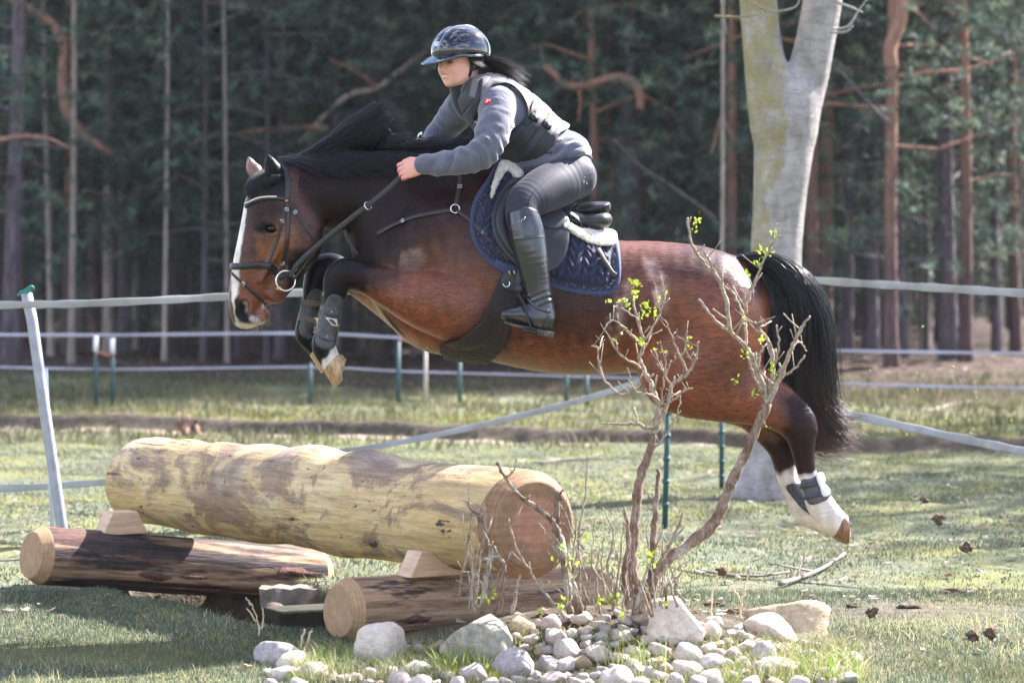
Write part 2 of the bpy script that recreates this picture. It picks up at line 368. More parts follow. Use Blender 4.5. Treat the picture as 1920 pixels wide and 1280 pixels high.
# ---- grass: short blades, thick near the lens and thinning with distance
def blades(n, xr, yr, hgt, wid, seed, keep=None, cols=None, lean=.6):
    g = np.random.default_rng(seed); y = yr[0] + (yr[1] - yr[0]) * g.uniform(size=n) ** .8; half = 960 * y / F * 1.12 + .2
    x = g.uniform(-1, 1, n) * half if xr is None else g.uniform(xr[0], xr[1], n)
    k = np.ones(n, bool) if keep is None else keep(x, y, g); x, y = x[k], y[k]; n = len(x); z = ground_z(x, y)
    h = hgt * g.uniform(.4, 1.25, n) * (1 + .5 * vnoise(np.stack([x, y, 0 * x], 1), 2.2, seed)); a = g.uniform(0, 6.28, n); ln = g.uniform(.1, lean, n) * h; w_ = wid * g.uniform(.6, 1.3, n); b = g.uniform(0, 6.28, n)
    p0 = np.stack([x, y, z - .004], 1); dx = np.stack([np.cos(a), np.sin(a), 0 * a], 1); ld = np.stack([np.cos(b), np.sin(b), 0 * b], 1); up_ = np.array([0, 0, 1.0])
    v = np.stack([p0 - dx * w_[:, None] / 2, p0 + dx * w_[:, None] / 2, p0 + ld * (ln * .35)[:, None] + up_ * (h * .55)[:, None] + dx * w_[:, None] * .38, p0 + ld * (ln * .35)[:, None] + up_ * (h * .55)[:, None] - dx * w_[:, None] * .38, p0 + ld * ln[:, None] + up_ * (h * .95)[:, None]], 1).reshape(-1, 3)
    i = np.arange(n)[:, None] * 5; q = i + np.array([[0, 1, 2, 3]]); tr = i + np.array([[3, 2, 4]])
    pal = np.array(cols or [(.066, .098, .060), (.096, .126, .074), (.165, .17, .095), (.062, .092, .064), (.31, .275, .21)]); wts = np.array([.29, .29, .18, .14, .10])[:len(pal)]; wts = wts / wts.sum()
    c = pal[g.choice(len(pal), n, p=wts)] * g.uniform(.75, 1.25, (n, 1)); q_ = np.stack([x, y, 0 * x], 1); m1 = smooth01(vnoise(q_, 2.6, 91), .1, .8)[:, None]; m2 = smooth01(vnoise(q_, 4.1, 92), .1, .9)[:, None]; c = c * (1 - .55 * m1) + np.array([.160, .162, .062]) * .55 * m1; c = c * (1 - .32 * m2) + np.array([.20, .165, .125]) * .32 * m2; c = c * (1 + .25 * vnoise(q_, 6.5, 93))[:, None]; c = np.clip(c, .01, .8); return v, q, tr, np.repeat(c, 5, 0)
def notrock(x, y, g):
    m = 1.5 * np.exp(-((x - MOUND[0]) / 1.0) ** 4 - ((y - 10.75) / .55) ** 4); d = poly_sd(x, y, DITCH); t = y - track_mid(x); wr = np.exp(-((x - gxy(1750, 1150)[0]) / .9) ** 2 - ((y - 12.4) / .45) ** 2) 
    return (d > -.02) & (g.uniform(size=len(x)) > m * 1.1) & ((t < -.35 + .1 * np.sin(x * 5)) | (t > .5)) & (g.uniform(size=len(x)) > wr * .95)
tg_ = NT('grass_blade'); c = tg_.attr(); gm_ = tg_.out(c, .55, None, .25, trans=.35)
def grass(name, *a, **k):
    v, q, tr, c = blades(*a, **k); tag(link(name, mesh(name, v, [q, tr], True, c), gm_), kind='stuff')
grass('grass', 200000, None, (9.4, 13.2), .021, .0038, 1, keep=notrock)
grass('grass', 130000, None, (13.2, 26), .022, .0075, 2, keep=notrock)
grass('grass', 26000, None, (23.5, 34), .085, .014, 3, keep=notrock, cols=[(.065, .072, .035), (.11, .11, .045), (.10, .092, .050), (.05, .052, .028), (.16, .125, .08)])
grass('grass', 7000, None, (9.4, 12.2), .050, .003, 4, keep=notrock, cols=[(.34, .28, .15), (.42, .36, .20), (.12, .16, .04)], lean=1.2)
moss_cols = [(.18, .175, .040), (.22, .205, .05), (.14, .15, .04)]
grass('moss', 26000, None, (16, 26), .022, .010, 5, keep=lambda x, y, g: notrock(x, y, g) & (vnoise(np.stack([x, y, 0 * x], 1), 1.6, 9) > .15), cols=moss_cols)
grass('moss', 16000, None, (22.5, 30), .04, .018, 6, keep=lambda x, y, g: (y - track_mid(x) > .45) & (y - track_mid(x) < 2.2), cols=moss_cols)
# ---- fallen leaves lying about the turf
def litter(name, n, yr, size, seed, cols, keep=None):
    g = np.random.default_rng(seed); y = g.uniform(*yr, n); x = g.uniform(-1, 1, n) * (960 * y / F * 1.1)
    if keep is not None: k = keep(x, y, g); x, y = x[k], y[k]; n = len(x)
    z = ground_z(x, y) + .018; a = g.uniform(0, 6.28, n); s = size * g.uniform(.5, 1.3, n); vs = np.zeros((n, 6, 3)); 
    base = np.array([(-1, 0, 0), (-.35, .5, .12), (.4, .45, .1), (1, 0, .25), (.4, -.45, .14), (-.35, -.5, .1)])
    for j, b in enumerate(base):
        bx, by, bz = b; bx = bx + g.normal(size=n) * .12; bz = bz * g.uniform(-1, 2.5, n)
        vs[:, j] = np.stack([x + s * (bx * np.cos(a) - by * np.sin(a)), y + s * (bx * np.sin(a) + by * np.cos(a)), z + s * bz], 1)
    i = np.arange(n)[:, None] * 6; c = np.array(cols)[g.integers(0, len(cols), n)] * g.uniform(.7, 1.2, (n, 1))
    tag(link(name, mesh(name, vs.reshape(-1, 3), [i + np.array([[0, 1, 2, 3]]), i + np.array([[0, 3, 4, 5]])], False, np.repeat(c, 6, 0)), gm_), kind='stuff')
litter('fallen_leaves', 1300, (12.2, 22), .028, 11, [(.30, .24, .20), (.22, .14, .09), (.36, .30, .27), (.16, .10, .07)], keep=notrock)
litter('fallen_leaves', 900, (10.2, 11.6), .020, 14, [(.34, .26, .18), (.20, .13, .08), (.42, .34, .25), (.12, .08, .05)], keep=lambda x, y, g: np.exp(-((x - MOUND[0]) / 1.0) ** 2 - ((y - 11.0) / .4) ** 2) > g.uniform(size=len(x)))
litter('fallen_leaves', 2600, (30, 44), .05, 12, [(.12, .075, .05), (.17, .10, .065), (.07, .045, .03), (.22, .14, .10)])
# ================================================================== THE PINE WOOD
def barkmat(name, cols, hi=None):
    """plated bark; pines go orange and papery higher up"""
    t = NT(name); v = t.vec((1, 1, .28)); a = t.noise(14, 6, .7, v); b = t.voro(22, v); g = t.noise(1.2, 3, .5)
    c = t.ramp(a, [(.28, cols[0]), (.5, cols[1]), (.75, cols[2])])
    if hi is not None:
        z = t.sep(t.tc.outputs['Object'])[2]; f = t.ramp(t.math('ADD', t.math('MULTIPLY', z, .16), t.math('MULTIPLY', g, .5)), [(.35, 0.0), (.85, 1.0)]); c = t.mix(f, c, t.ramp(a, [(.25, hi[0]), (.7, hi[1])]))
    c = t.mix(.5, c, t.ramp(t.objrand(), [(0, .7), (1, 1.35)]), 'MULTIPLY')
    return t.out(c, .9, t.bump(b, .7, .04, t.bump(a, .6, .03)), .15)
BARK = {'dark': barkmat('bark_dark', [(.035, .028, .032), (.105, .084, .090), (.20, .165, .17)]),
        'orange': barkmat('bark_orange', [(.045, .032, .030), (.100, .066, .058), (.170, .118, .102)], [(.16, .082, .058), (.34, .19, .13)]),
        'pale': barkmat('bark_pale', [(.15, .115, .10), (.36, .30, .25), (.56, .48, .41)])}
tn = NT('pine_needles'); c = tn.attr(); c = tn.mix(.8, c, tn.ramp(tn.objrand(), [(0, .75), (1, 1.3)]), 'MULTIPLY'); NEED = tn.out(c, .6, None, .2, trans=.3)
def spray_mesh(seed, n, size, needle=.10):
    """needles in flat drooping fans: what one whorl of pine twigs looks like"""
    g = np.random.default_rng(seed); m = n // 26; tips = []; c_ = []
    for k in range(m):
        u = g.normal(size=3) * np.array(size) * .48; tips.append(u)
    tips = np.array(tips); vs = []; cs = []
    for u in tips:
        ax = g.normal(size=3) * np.array([1, 1, .5]) + u * .8; ax /= np.linalg.norm(ax); sh = g.uniform(.6, 1.35)
        base = np.array([.074, .108, .080]) * sh if g.uniform() < .75 else np.array([.125, .160, .100]) * sh
        for q in range(26):
            p = u + ax * g.uniform(-.16, .10); d = ax * .6 + g.normal(size=3) * .75; d /= np.linalg.norm(d); s = np.cross(d, g.normal(size=3)); s /= np.linalg.norm(s) + 1e-6
            L = needle * g.uniform(.8, 1.6); w_ = .0085 * g.uniform(.7, 1.5); vs += [p - s * w_, p + s * w_, p + d * L]; cs += [base * g.uniform(.8, 1.2)] * 3
    return np.array(vs), np.array(cs)
SPRAYS = [spray_mesh(30 + k, 680, (1.5, 1.5, .55)) for k in range(6)]
def crown_mesh(name, seed, blobs):
    """blobs: (x, y, z, scale) places in the crown where a bough ends"""
    g = np.random.default_rng(seed); V_, C_ = [], []
    for (x, y, z, s) in blobs:
        v, c = SPRAYS[g.integers(len(SPRAYS))]; a = g.uniform(0, 6.28); ca, sa = math.cos(a), math.sin(a); R = np.array([[ca, -sa, 0], [sa, ca, 0], [0, 0, 1]])
        V_.append(v @ R.T * s + np.array([x, y, z])); C_.append(c)
    v = np.concatenate(V_); c = np.concatenate(C_); return mesh(name, v, [np.arange(len(v)).reshape(-1, 3)], False, c)
def trunk_geo(g, h, r, seed, lean=(0, 0), wob=.12, n=10):
    rr = np.random.default_rng(seed); pts, rs = [], []; ph = rr.uniform(0, 6.28, 2); k = 14
    for i in range(k + 1):
        q = (i / k) ** 1.25; z = -.15 + (h + .15) * q; pts.append((lean[0] * z + wob * math.sin(z * .55 + ph[0]) * q ** .5, lean[1] * z + wob * math.sin(z * .45 + ph[1]) * q ** .5, z)); rs.append(r * (1 - .72 * q) * (1 + .35 * math.exp(-max(z, 0) / .25)))
    g.tube(pts, rs, n); return pts
# eight pine shapes, shared by the copies
PINES = []
for k in range(8):
    rr = np.random.default_rng(50 + k); h = rr.uniform(11, 15); g = Geo(); pts = trunk_geo(g, h, .15, 60 + k)
    blobs = []; bg_ = Geo()
    low = [1.9, 2.8, 1.4, 3.4, 2.3, 4.2, 1.7, 2.6][k]; nb = 36
    for b in range(nb):
        z = low + (h - low) * (b / nb) ** .9; a = rr.uniform(0, 6.28); L = rr.uniform(.9, 2.3) * (1.1 - .5 * b / nb); j = min(int((z / h) ** .8 * 14), 14); bx, by = np.interp(z, [p[2] for p in pts], [p[0] for p in pts]), np.interp(z, [p[2] for p in pts], [p[1] for p in pts])
        mid = np.array([bx + math.cos(a) * L * .5, by + math.sin(a) * L * .5, z + rr.uniform(-.1, .25)]); end = np.array([bx + math.cos(a) * L, by + math.sin(a) * L, z + rr.uniform(-.35, .35)])
        bg_.tube([(bx, by, z), mid, end], [.035, .022, .008], 5, cap=False)
        for f_ in ((1.0, .8), (.62, .62)) if b % 2 else ((1.0, .95),): q = np.array([bx, by, z]) * (1 - f_[0]) + end * f_[0]; blobs.append((*q, f_[1] * rr.uniform(.9, 1.5)))
    dead = Geo()
    for b in range(4):
        z = rr.uniform(.9, low + 1.5); a = rr.uniform(0, 6.28); L = rr.uniform(.3, 1.2); bx, by = np.interp(z, [p[2] for p in pts], [p[0] for p in pts]), np.interp(z, [p[2] for p in pts], [p[1] for p in pts])
        dead.tube([(bx, by, z), (bx + math.cos(a) * L * .5, by + math.sin(a) * L * .5, z + .10), (bx + math.cos(a) * L, by + math.sin(a) * L, z + rr.uniform(-.25, .25))], [.018, .012, .004], 4, cap=False)
    PINES.append((mesh('pine_trunk', g.v, g.f), mesh('pine_boughs', bg_.v, bg_.f), mesh('pine_twigs', dead.v, dead.f), crown_mesh('pine_crown', 70 + k, blobs)))
BM = {k: None for k in BARK}
def setmat(me, m):
    me.materials.clear(); me.materials.append(m)
_cache = {}
def pine_parts(k, bark):
    if (k, bark) not in _cache:
        a = [q.copy() for q in PINES[k][:3]]; [q.materials.append(BARK[bark]) for q in a]; c = PINES[k][3]
        if not len(c.materials): c.materials.append(NEED)
        _cache[(k, bark)] = a + [c]
    return _cache[(k, bark)]
def pine(px, d, rpx, bark, label, group, k=None, lean=0.0, crown=True, twig=True, hs=1.0, rot=None, name='pine_tree'):
    """a pine whose trunk stands at photo column px, d metres away, rpx photo pixels thick"""
    k = random.randrange(8) if k is None else k; x = (px - 960) * d / F; t = empty(name, (x, d, float(ground_z(x, d))), label, 'tree', group)
    t.rotation_euler = (random.uniform(-.015, .015), lean, random.uniform(0, 6.28) if rot is None else rot)
    s = rpx * d / F / .30; parts = pine_parts(k, bark)
    for nm, me, on in (('trunk', parts[0], 1), ('boughs', parts[1], crown), ('dead_twigs', parts[2], twig), ('crown', parts[3], crown)):
        if not on: continue
        o = bpy.data.objects.new(nm, me); COL.objects.link(o); o.parent = t; 
        if nm in ('dead_twigs', 'boughs', 'crown'): o['kind'] = 'stuff'
        if nm == 'trunk': o.scale = (s, s, hs)
        else: o.scale = (1, 1, hs)
    return t
GRP = 'pines at the edge of the wood'
# trunks one can tell apart in the photograph: column, width, distance, bark, what it looks like
KNOWN = [(20, 34, 36, 'dark', 'thick dark pine beside the tilted metal fence post, close to the edge of the frame'), (126, 22, 41, 'orange', 'orange barked pine with crooked boughs above the metal fence post'), (183, 26, 43, 'orange', 'stout pinkish pine between the fence post and the head of the horse'), (271, 13, 44, 'orange', 'thin orange pine with sunlit flecks up its trunk'),
         (308, 9, 38, 'pale', 'slim pale stem standing free behind the fence tape, short of the nose of the horse'), (426, 9, 38, 'pale', 'very slim pale stem right behind the face of the horse'), (345, 12, 46, 'orange', 'slender reddish pine in front of the horse face'), (480, 24, 45, 'dark', 'dark purple pine above the ears of the horse'), (575, 12, 48, 'orange', 'thin pine with orange flecks above the mane'),
         (710, 30, 42, 'orange', 'broad reddish pine trunk between mane and rider'), (655, 16, 50, 'dark', 'narrow dark pine just before the lifted mane'), (776, 11, 47, 'pale', 'thin pale stem beside the helmet peak'), (1178, 48, 40, 'dark', 'very thick dark pine behind the back of the rider'), (1372, 21, 38, 'orange', 'reddish pine close beside the forked grey trunk'), (1352, 9, 34, 'pale', 'thin grey sapling stem touching the forked grey trunk'),
         (1521, 23, 37, 'orange', 'orange pine half hidden by the forked grey trunk'), (1586, 24, 40, 'dark', 'dark brown pine above the tail of the horse'), (1672, 27, 36, 'orange', 'tall rusty orange pine whose top bends to one side'), (1781, 34, 38, 'dark', 'thick dark pine with a second pale stem beside it'), (1810, 26, 37, 'orange', 'dusky reddish stem leaning on the thick dark pine'), (1868, 18, 44, 'dark', 'dark pine near the end of the upper fence tape'), (1905, 22, 42, 'orange', 'reddish pine cut by the edge of the picture'),
         (95, 12, 40, 'pale', 'pale stem standing behind the two green fence stakes, nearer the metal post'), (133, 13, 37, 'pale', 'pale crooked stem next to the metal fence post'), (232, 26, 42, 'dark', 'dark trunk behind the pair of green stakes'), (255, 11, 46, 'pale', 'faint pale stem just past the green stakes'), (598, 12, 44, 'orange', 'small orange pine behind the lifted knees of the horse'), (800, 10, 50, 'pale', 'faint pale stem under the chest of the horse'), (930, 14, 43, 'pale', 'pale stem low under the belly of the horse'), (1290, 16, 46, 'dark', 'slim dark pine above the croup of the horse')]
for i, (px, wd, d, bk, lb) in enumerate(KNOWN):
    pine(px, d, wd, bk, lb, GRP, k=i % 8, lean=random.uniform(-.02, .03), crown=bk != 'pale' or d > 42, twig=bk != 'pale')
WORDS = {'dark': 'dark brown pine', 'orange': 'rusty pine', 'pale': 'pale grey stem'}
r_ = np.random.default_rng(17); used = [k[0] for k in KNOWN]; nn = 0
WHERE = [(0, 60, 'left of the metal fence post'), (60, 150, 'behind the metal fence post'), (150, 230, 'behind the two green stakes'), (230, 320, 'just past the green stakes'), (320, 420, 'before the face of the horse'), (420, 500, 'behind the face of the horse'), (500, 600, 'above the crest of the neck'), (600, 700, 'behind the lifted mane'), (700, 800, 'between mane and rider'), (800, 900, 'behind the helmet of the rider'), (900, 1010, 'behind the ponytail of the rider'), (1010, 1120, 'behind the lower back of the rider'), (1120, 1230, 'behind the saddle'), (1230, 1330, 'over the loin of the horse'), (1330, 1420, 'beside the forked grey trunk'), (1420, 1540, 'behind the forked grey trunk'), (1540, 1630, 'above the tail of the horse'), (1630, 1720, 'by the tall bent rusty pine'), (1720, 1820, 'by the thick dark pine'), (1820, 1921, 'by the end of the fence tape')]
SZ = {0: 'slender', 1: 'middling', 2: 'stout'}
for row, (d0, d1, n) in enumerate(((38.5, 47, 50), (47, 60, 50), (60, 78, 50))):
    for i in range(n):
        px = (i + r_.uniform(.1, .9)) / n * 2200 - 140; d = r_.uniform(d0, d1)
        if row == 0 and min(abs(px - u) for u in used) < 16: continue
        bk = r_.choice(['dark', 'orange', 'pale'], p=[.5, .38, .12]); wh = [q[2] for q in WHERE if q[0] <= min(max(px, 0), 1919) < q[1]][0]
        rp = r_.uniform(9, 30); lb = '%s %s %s, %s' % (SZ[int(min(2, (rp - 9) / 7.01))], WORDS[bk], ('near the wood edge', 'some rows back', 'deep in the wood')[row], wh)
        pine(px, d, rp * 40 / d, bk, lb, 'pines like the ' + lb, lean=r_.uniform(-.03, .03))
# young trees filling the wood below the crowns
for i in range(64):
    px = (i + r_.uniform(.1, .9)) / 64 * 2100 - 90; d = r_.uniform(41, 58); wh = [q[2] for q in WHERE if q[0] <= min(max(px, 0), 1919) < q[1]][0]; s = r_.uniform(.30, .55)
    x = (px - 960) * d / F; k = i % 8; lb = '%s bushy young pine %s, %s' % (('low', 'half-grown', 'taller')[int(min(2, (s - .3) / .084))], ('near the edge', 'further in')[d > 49], wh); t = empty('young_pine', (x, d, float(ground_z(x, d))), lb, 'tree', 'young pines like the ' + lb); t.rotation_euler = (0, 0, r_.uniform(0, 6.28))
    parts = pine_parts(k, 'dark')
    for nm, me in (('trunk', parts[0]), ('crown', parts[3])):
        o = bpy.data.objects.new(nm, me); COL.objects.link(o); o.parent = t; o.scale = (s * 1.0, s * 1.0, s) if nm == 'crown' else (s * .7, s * .7, s)
        if nm == 'crown': o.location = (0, 0, -.25 * s * 3)
# the rest of the wood behind, one mass
g = Geo(); 
for i in range(150):
    d = r_.uniform(78, 125); x = r_.uniform(-1, 1) * d * .24; g.tube([(x, d, -.2), (x + r_.normal() * .2, d, 6), (x + r_.normal() * .4, d, 15)], [.19, .15, .06], 6, cap=False)
tag(g.obj('far_wood_trunks', BARK['dark']), kind='stuff')
blobs = [(0, 0, 0, 1)]
bl = []
for i in range(1500):
    d = r_.uniform(74, 130); x = r_.uniform(-1, 1) * d * .25; z = r_.uniform(.3, 17); bl.append((x, d, z, r_.uniform(1.5, 3.0)))
o = link('far_wood_foliage', crown_mesh('far_wood_foliage', 99, bl), NEED); tag(o, kind='stuff')
# crooked boughs that show against the dark: parts of the pines they grow from
def bough(pts, rs, d, parent_px, mname='orange', name='crooked_bough'):
    d = d - 1.9; g = Geo(); q = spline([P(x, y, d) for x, y in pts], 5); rr = np.interp(np.linspace(0, 1, len(q)), np.linspace(0, 1, len(rs)), rs); g.tube(list(q), list(rr * d / F), 7)
    best = min([o for o in bpy.data.objects if o.name.startswith('pine_tree') and o.parent is None], key=lambda o: abs(960 + F * o.location.x / o.location.y - parent_px) + 4 * abs(o.location.y - d - 1.9))
    o = bpy.data.objects.new(name, mesh(name, g.v, g.f)); COL.objects.link(o); o.data.materials.append(BARK[mname]); o.parent = best; bpy.context.view_layer.update(); o.matrix_parent_inverse = best.matrix_world.inverted(); return o
bough([(8, -8), (52, 14), (95, 42), (118, 84), (118, 150), (126, 210), (160, 255), (212, 290)], [7, 8, 9, 10, 11, 11, 9, 7], 40.5, 126)
bough([(-10, 264), (50, 256), (95, 262), (135, 280)], [5, 5, 4, 2], 35.5, 20)
bough([(350, 275), (385, 258), (440, 252), (500, 244), (560, 240), (615, 240)], [3, 4.5, 5, 5.5, 6, 6], 41.5, 710)
bough([(560, 268), (620, 205), (660, 176), (705, 166), (742, 140), (772, 116), (800, 96)], [3, 5, 6, 6, 6, 5, 4], 41.6, 710, 'pale')
bough([(618, 112), (650, 126), (686, 146), (705, 166)], [3, 4, 5, 6], 41.6, 710)
bough([(1018, 122), (1040, 140), (1062, 160), (1100, 160), (1148, 146), (1182, 152), (1200, 176), (1200, 205)], [6, 7, 8, 8, 9, 10, 9, 8], 39.6, 1178)
bough([(1085, 162), (1088, 190), (1084, 230)], [3.5, 3, 2], 39.6, 1178, 'orange')
bough([(1150, 262), (1200, 310), (1260, 350), (1310, 385), (1340, 410)], [2, 2.4, 2.8, 3, 3.5], 37, 1372, 'dark', 'bare_bough')
bough([(1555, 112), (1590, 150), (1640, 205), (1672, 240)], [1.5, 2, 2.4, 3], 36, 1672, 'dark', 'bare_bough')
bough([(1600, 240), (1640, 210), (1672, 232)], [1.2, 2, 2.4], 36, 1672, 'dark', 'bare_bough')
bough([(1576, 320), (1580, 380), (1600, 430), (1640, 450)], [1.5, 2.4, 2, 1.5], 39.5, 1586, 'dark', 'bare_bough')
bough([(1672, 130), (1668, 92), (1680, 60), (1690, 30), (1688, -10)], [13, 13, 13, 12, 11], 35.9, 1672)
bough([(1838, 180), (1850, 210), (1852, 255)], [1.5, 2.5, 2], 37, 1810, 'dark', 'bare_bough')
bough([(1372, 250), (1352, 225), (1342, 260), (1332, 290)], [3, 3, 2.5, 2], 37.6, 1372, 'orange')
bough([(275, 358), (300, 338), (330, 318)], [2, 4, 3], 43.5, 271)

# ---- the big forked grey trunk on the meadow
tb_ = NT('smooth_grey_bark'); a = tb_.noise(9, 6, .65, tb_.vec((1, 1, .5))); r2 = tb_.wave(3.4, tb_.vec((1, 1, 1)), 6, 4, 'BANDS', 1.6, 'Z'); ft = tb_.noise(15, 5, .75, tb_.vec((1, 1, 3.2))); li = tb_.noise(2.2, 5, .62)
c = tb_.ramp(a, [(.28, (.18, .165, .15)), (.5, (.32, .295, .27)), (.72, (.44, .41, .37))]); c = tb_.mix(tb_.ramp(r2, [(.84, 0.0), (.99, .24)]), c, (.15, .13, .11)); c = tb_.mix(tb_.ramp(ft, [(.54, 0.0), (.70, .6)]), c, (.10, .085, .075))
sd = tb_.sep(tb_.tc.outputs['Object']); lf = tb_.math('ADD', tb_.math('MULTIPLY', sd[0], -2.6), tb_.math('MULTIPLY', li, 1.6)); lf = tb_.math('ADD', lf, tb_.math('MULTIPLY', tb_.math('SUBTRACT', sd[2], 1.9), .26)); c = tb_.mix(tb_.math('MULTIPLY', tb_.ramp(lf, [(.95, 0.0), (1.5, .85)]), tb_.ramp(tb_.noise(6, 6, .75), [(.38, .15), (.60, 1.0)])), c, (.25, .21, .07))
li2 = tb_.noise(5.5, 3, .6); c = tb_.mix(tb_.ramp(li2, [(.68, 0.0), (.74, .8)]), c, (.34, .26, .06))
GREY = tb_.out(c, .85, tb_.bump(ft, .9, .02, tb_.bump(r2, .06, .02, tb_.bump(a, .4, .02))), .2)
d = 18.6; bx = (1456 - 960) * d / F; big = empty('forked_tree', (bx, d, 0.0), 'big pale grey tree with forked trunk and yellow lichen behind the tail of the horse', 'tree')
B2 = SDF((bx - .75, d - .45, -.2), (bx + .85, d + .45, 3.9), .02)
def ts(rows, dd=0): return [(*P(a, b, d + dd), r * d / F, r * d / F) for a, b, r in rows]
B2.chain(ts([(1446, 945, 70), (1447, 900, 56), (1450, 830, 49), (1453, 700, 46), (1454, 560, 47), (1457, 440, 48), (1466, 330, 52), (1472, 240, 58), (1472, 190, 58)]), .06)
B2.chain(ts([(1452, 230, 44), (1438, 150, 41), (1428, 70, 36), (1420, -10, 35), (1410, -90, 35)], -.05), .07); B2.chain(ts([(1488, 240, 42), (1512, 150, 40), (1530, 70, 37), (1544, -10, 37), (1558, -90, 37)], .03), .07)
for a, b in ((1395, 935), (1500, 940), (1450, 960)): B2.chain(ts([(1450, 880, 30), (a, b, 26), (a + (a - 1450) * .9, b + 24, 12)], -.1 if b > 950 else 0), .10)
v_, f_ = B2.mesh(); n_ = vnoise(v_, 9, 2); v_ = v_ + .006 * n_[:, None] * np.array([1, 1, 0]); v_ = v_ - np.array([bx, d, 0])
o = link('trunk', mesh('trunk', v_, [f_]), None); o.data.materials.append(GREY); o.parent = big; o.matrix_parent_inverse = Matrix.Identity(4)
def limb(pts, rs, name='limb', dd=0):
    g = Geo(); q = spline([P(a, b, d + dd) - np.array([bx, d, 0]) for a, b in pts], 5); rr = np.interp(np.linspace(0, 1, len(q)), np.linspace(0, 1, len(rs)), rs) * d / F; g.tube(list(q), list(rr), 8); o = bpy.data.objects.new(name, mesh(name, g.v, g.f)); COL.objects.link(o); o.data.materials.append(GREY); o.parent = big; return o
limb([(1415, -60), (1390, -400), (1340, -900), (1300, -1500)], [40, 32, 20, 6]); limb([(1552, -60), (1590, -420), (1660, -900), (1690, -1500)], [40, 32, 20, 6])
for i in range(16):
    s = -1 if i % 2 else 1; y0 = -250 - i * 75; x0 = (1400 - i * 6) if s < 0 else (1570 + i * 7); limb([(x0, y0), (x0 + s * r_.uniform(60, 160), y0 - r_.uniform(60, 200)), (x0 + s * r_.uniform(160, 420), y0 - r_.uniform(150, 420))], [13, 7, 2], 'limb', r_.uniform(-.6, .6))
for pts in ([(1390, -20), (1420, 10), (1450, 22), (1490, 14), (1500, -4)], [(1340, 30), (1390, 32), (1430, 26)], [(1350, -10), (1356, 20), (1362, 60)], [(1560, 55), (1590, 50), (1610, 20), (1625, 0)], [(1570, 5), (1600, 16), (1618, 24)], [(1556, 62), (1586, 60), (1600, 48)]): limb(pts, [2.6, 2.2, 1.2], 'twig', -.35)

# pines of the meadow's other edge, outside the frame towards the sun: their shade lies over the grass behind the horse
for i, (x, d, s, k) in enumerate(((2.7, 14.9, 12.5, 2), (3.7, 14.4, 12.5, 0), (2.3, 16.9, 12.5, 6), (3.9, 17.2, 12, 3), (4.3, 19.4, 12.5, 1), (1.9, 19.6, 13, 7), (3.0, 21.6, 12.5, 4))):
    x, d = x + .8 * s, d + .6 * s; pine(960 + F * x / d, d, .34 * F / d, 'orange', 'tall pine at the sunny edge of the meadow, outside the frame', 'pines at the sunny edge of the meadow', k=k, hs=.82)
# ================================================================== FENCES
GALV = plain('galvanised_tube', (.25, .255, .27), .5, .5, .3, .25, 18, .15, .003)
tt = NT('fence_tape'); vv_ = tt.vec((3, 3, 3)); a = tt.noise(3, 4, .6); TAPE = tt.out(tt.ramp(a, [(.3, (.20, .20, .18)), (.55, (.34, .34, .325)), (.8, (.24, .24, .195))]), .6, None, .3, trans=.25)
BLUE = plain('blue_white_rope', (.32, .32, .39), .6, .3, 0, .15, 4); GRN = plain('green_stake', (.020, .060, .062), .6, .4, 0, .4, 5); WHT = plain('white_plastic', (.72, .72, .74), .5, .4, 0, .1, 10)
def ground_at(px, d): x = (px - 960) * d / F; return float(ground_z(x, d))
# tilted metal post
po = empty('fence_post', P(118, 1000, 14.7), 'tilted grey metal tube post carrying the broad fence tape', 'post')
g = Geo(); b = P(122, 1030, 14.6); g.tube([b - np.array([.0, 0, .25]), b, P(84, 770, 14.7), P(60, 600, 14.75), P(50, 551, 14.77)], [.030, .030, .0295, .029, .029], 14); g.obj('tube', GALV, po)
g = Geo(); g.tube([P(100, 1000, 15.0) - np.array([0, 0, .2]), P(94, 880, 15.0), P(86, 690, 15.0)], .011, 8); g.obj('brace', plain('pale_rod', (.5, .54, .62), .5, .5, .3), po)
g = Geo(); g.tube(spline([P(36, 549, 14.7), P(46, 545, 14.7), P(58, 537, 14.7), P(62, 541, 14.72), P(50, 548, 14.75), P(34, 553, 14.8)], 4), [.007] * 21, 7); g.obj('knotted_cord', plain('teal_cord', (.02, .17, .13), .6, .3, 0, .3, 60), po)
def tape(label, pts, wd, m, group=None, name='fence_tape', tw=.0):
    q = spline([P(*p) for p in pts], 8); g = Geo(); n = len(q)
    nn = [np.array([.02, -1, .15 * math.sin(i * .55) + tw]) for i in range(n)]; g.ribbon(list(q), nn, [wd * .84 * (1 + .10 * math.sin(i * 1.3)) for i in range(n)], .003); return tag(g.obj(name, m), label, 'fence tape', group)
tape('broad pale tape running from the metal post behind the face of the horse', [(-140, 576, 14.7), (40, 571, 14.68), (130, 570, 14.67), (300, 563, 14.9), (430, 556, 15.1), (560, 549, 15.3), (680, 545, 15.5), (900, 540, 15.7), (1120, 536, 16)], .047, TAPE)
tape('broad pale tape stretched from the tail of the horse across the dark trunks', [(1255, 520, 16.4), (1400, 522, 16.2), (1500, 524, 16), (1640, 533, 15.5), (1780, 541, 15), (1920, 550, 14.6), (2080, 560, 14.2)], .052, TAPE)
tape('slack twisted tape rising from behind the big log to under the horse belly', [(350, 905, 17.5), (480, 880, 17.2), (600, 853, 16.9), (700, 838, 16.8), (820, 815, 16.6), (960, 783, 16.5), (1090, 750, 16.5), (1195, 718, 16.4), (1254, 705, 16.4)], .046, TAPE, tw=.5)
tape('low pale tape sloping down past the hind foot over the track', [(1355, 740, 16.6), (1450, 752, 16.2), (1560, 770, 15.9), (1700, 800, 15.4), (1830, 828, 15), (1930, 848, 14.7), (2080, 880, 14.2)], .056, TAPE, tw=.3)
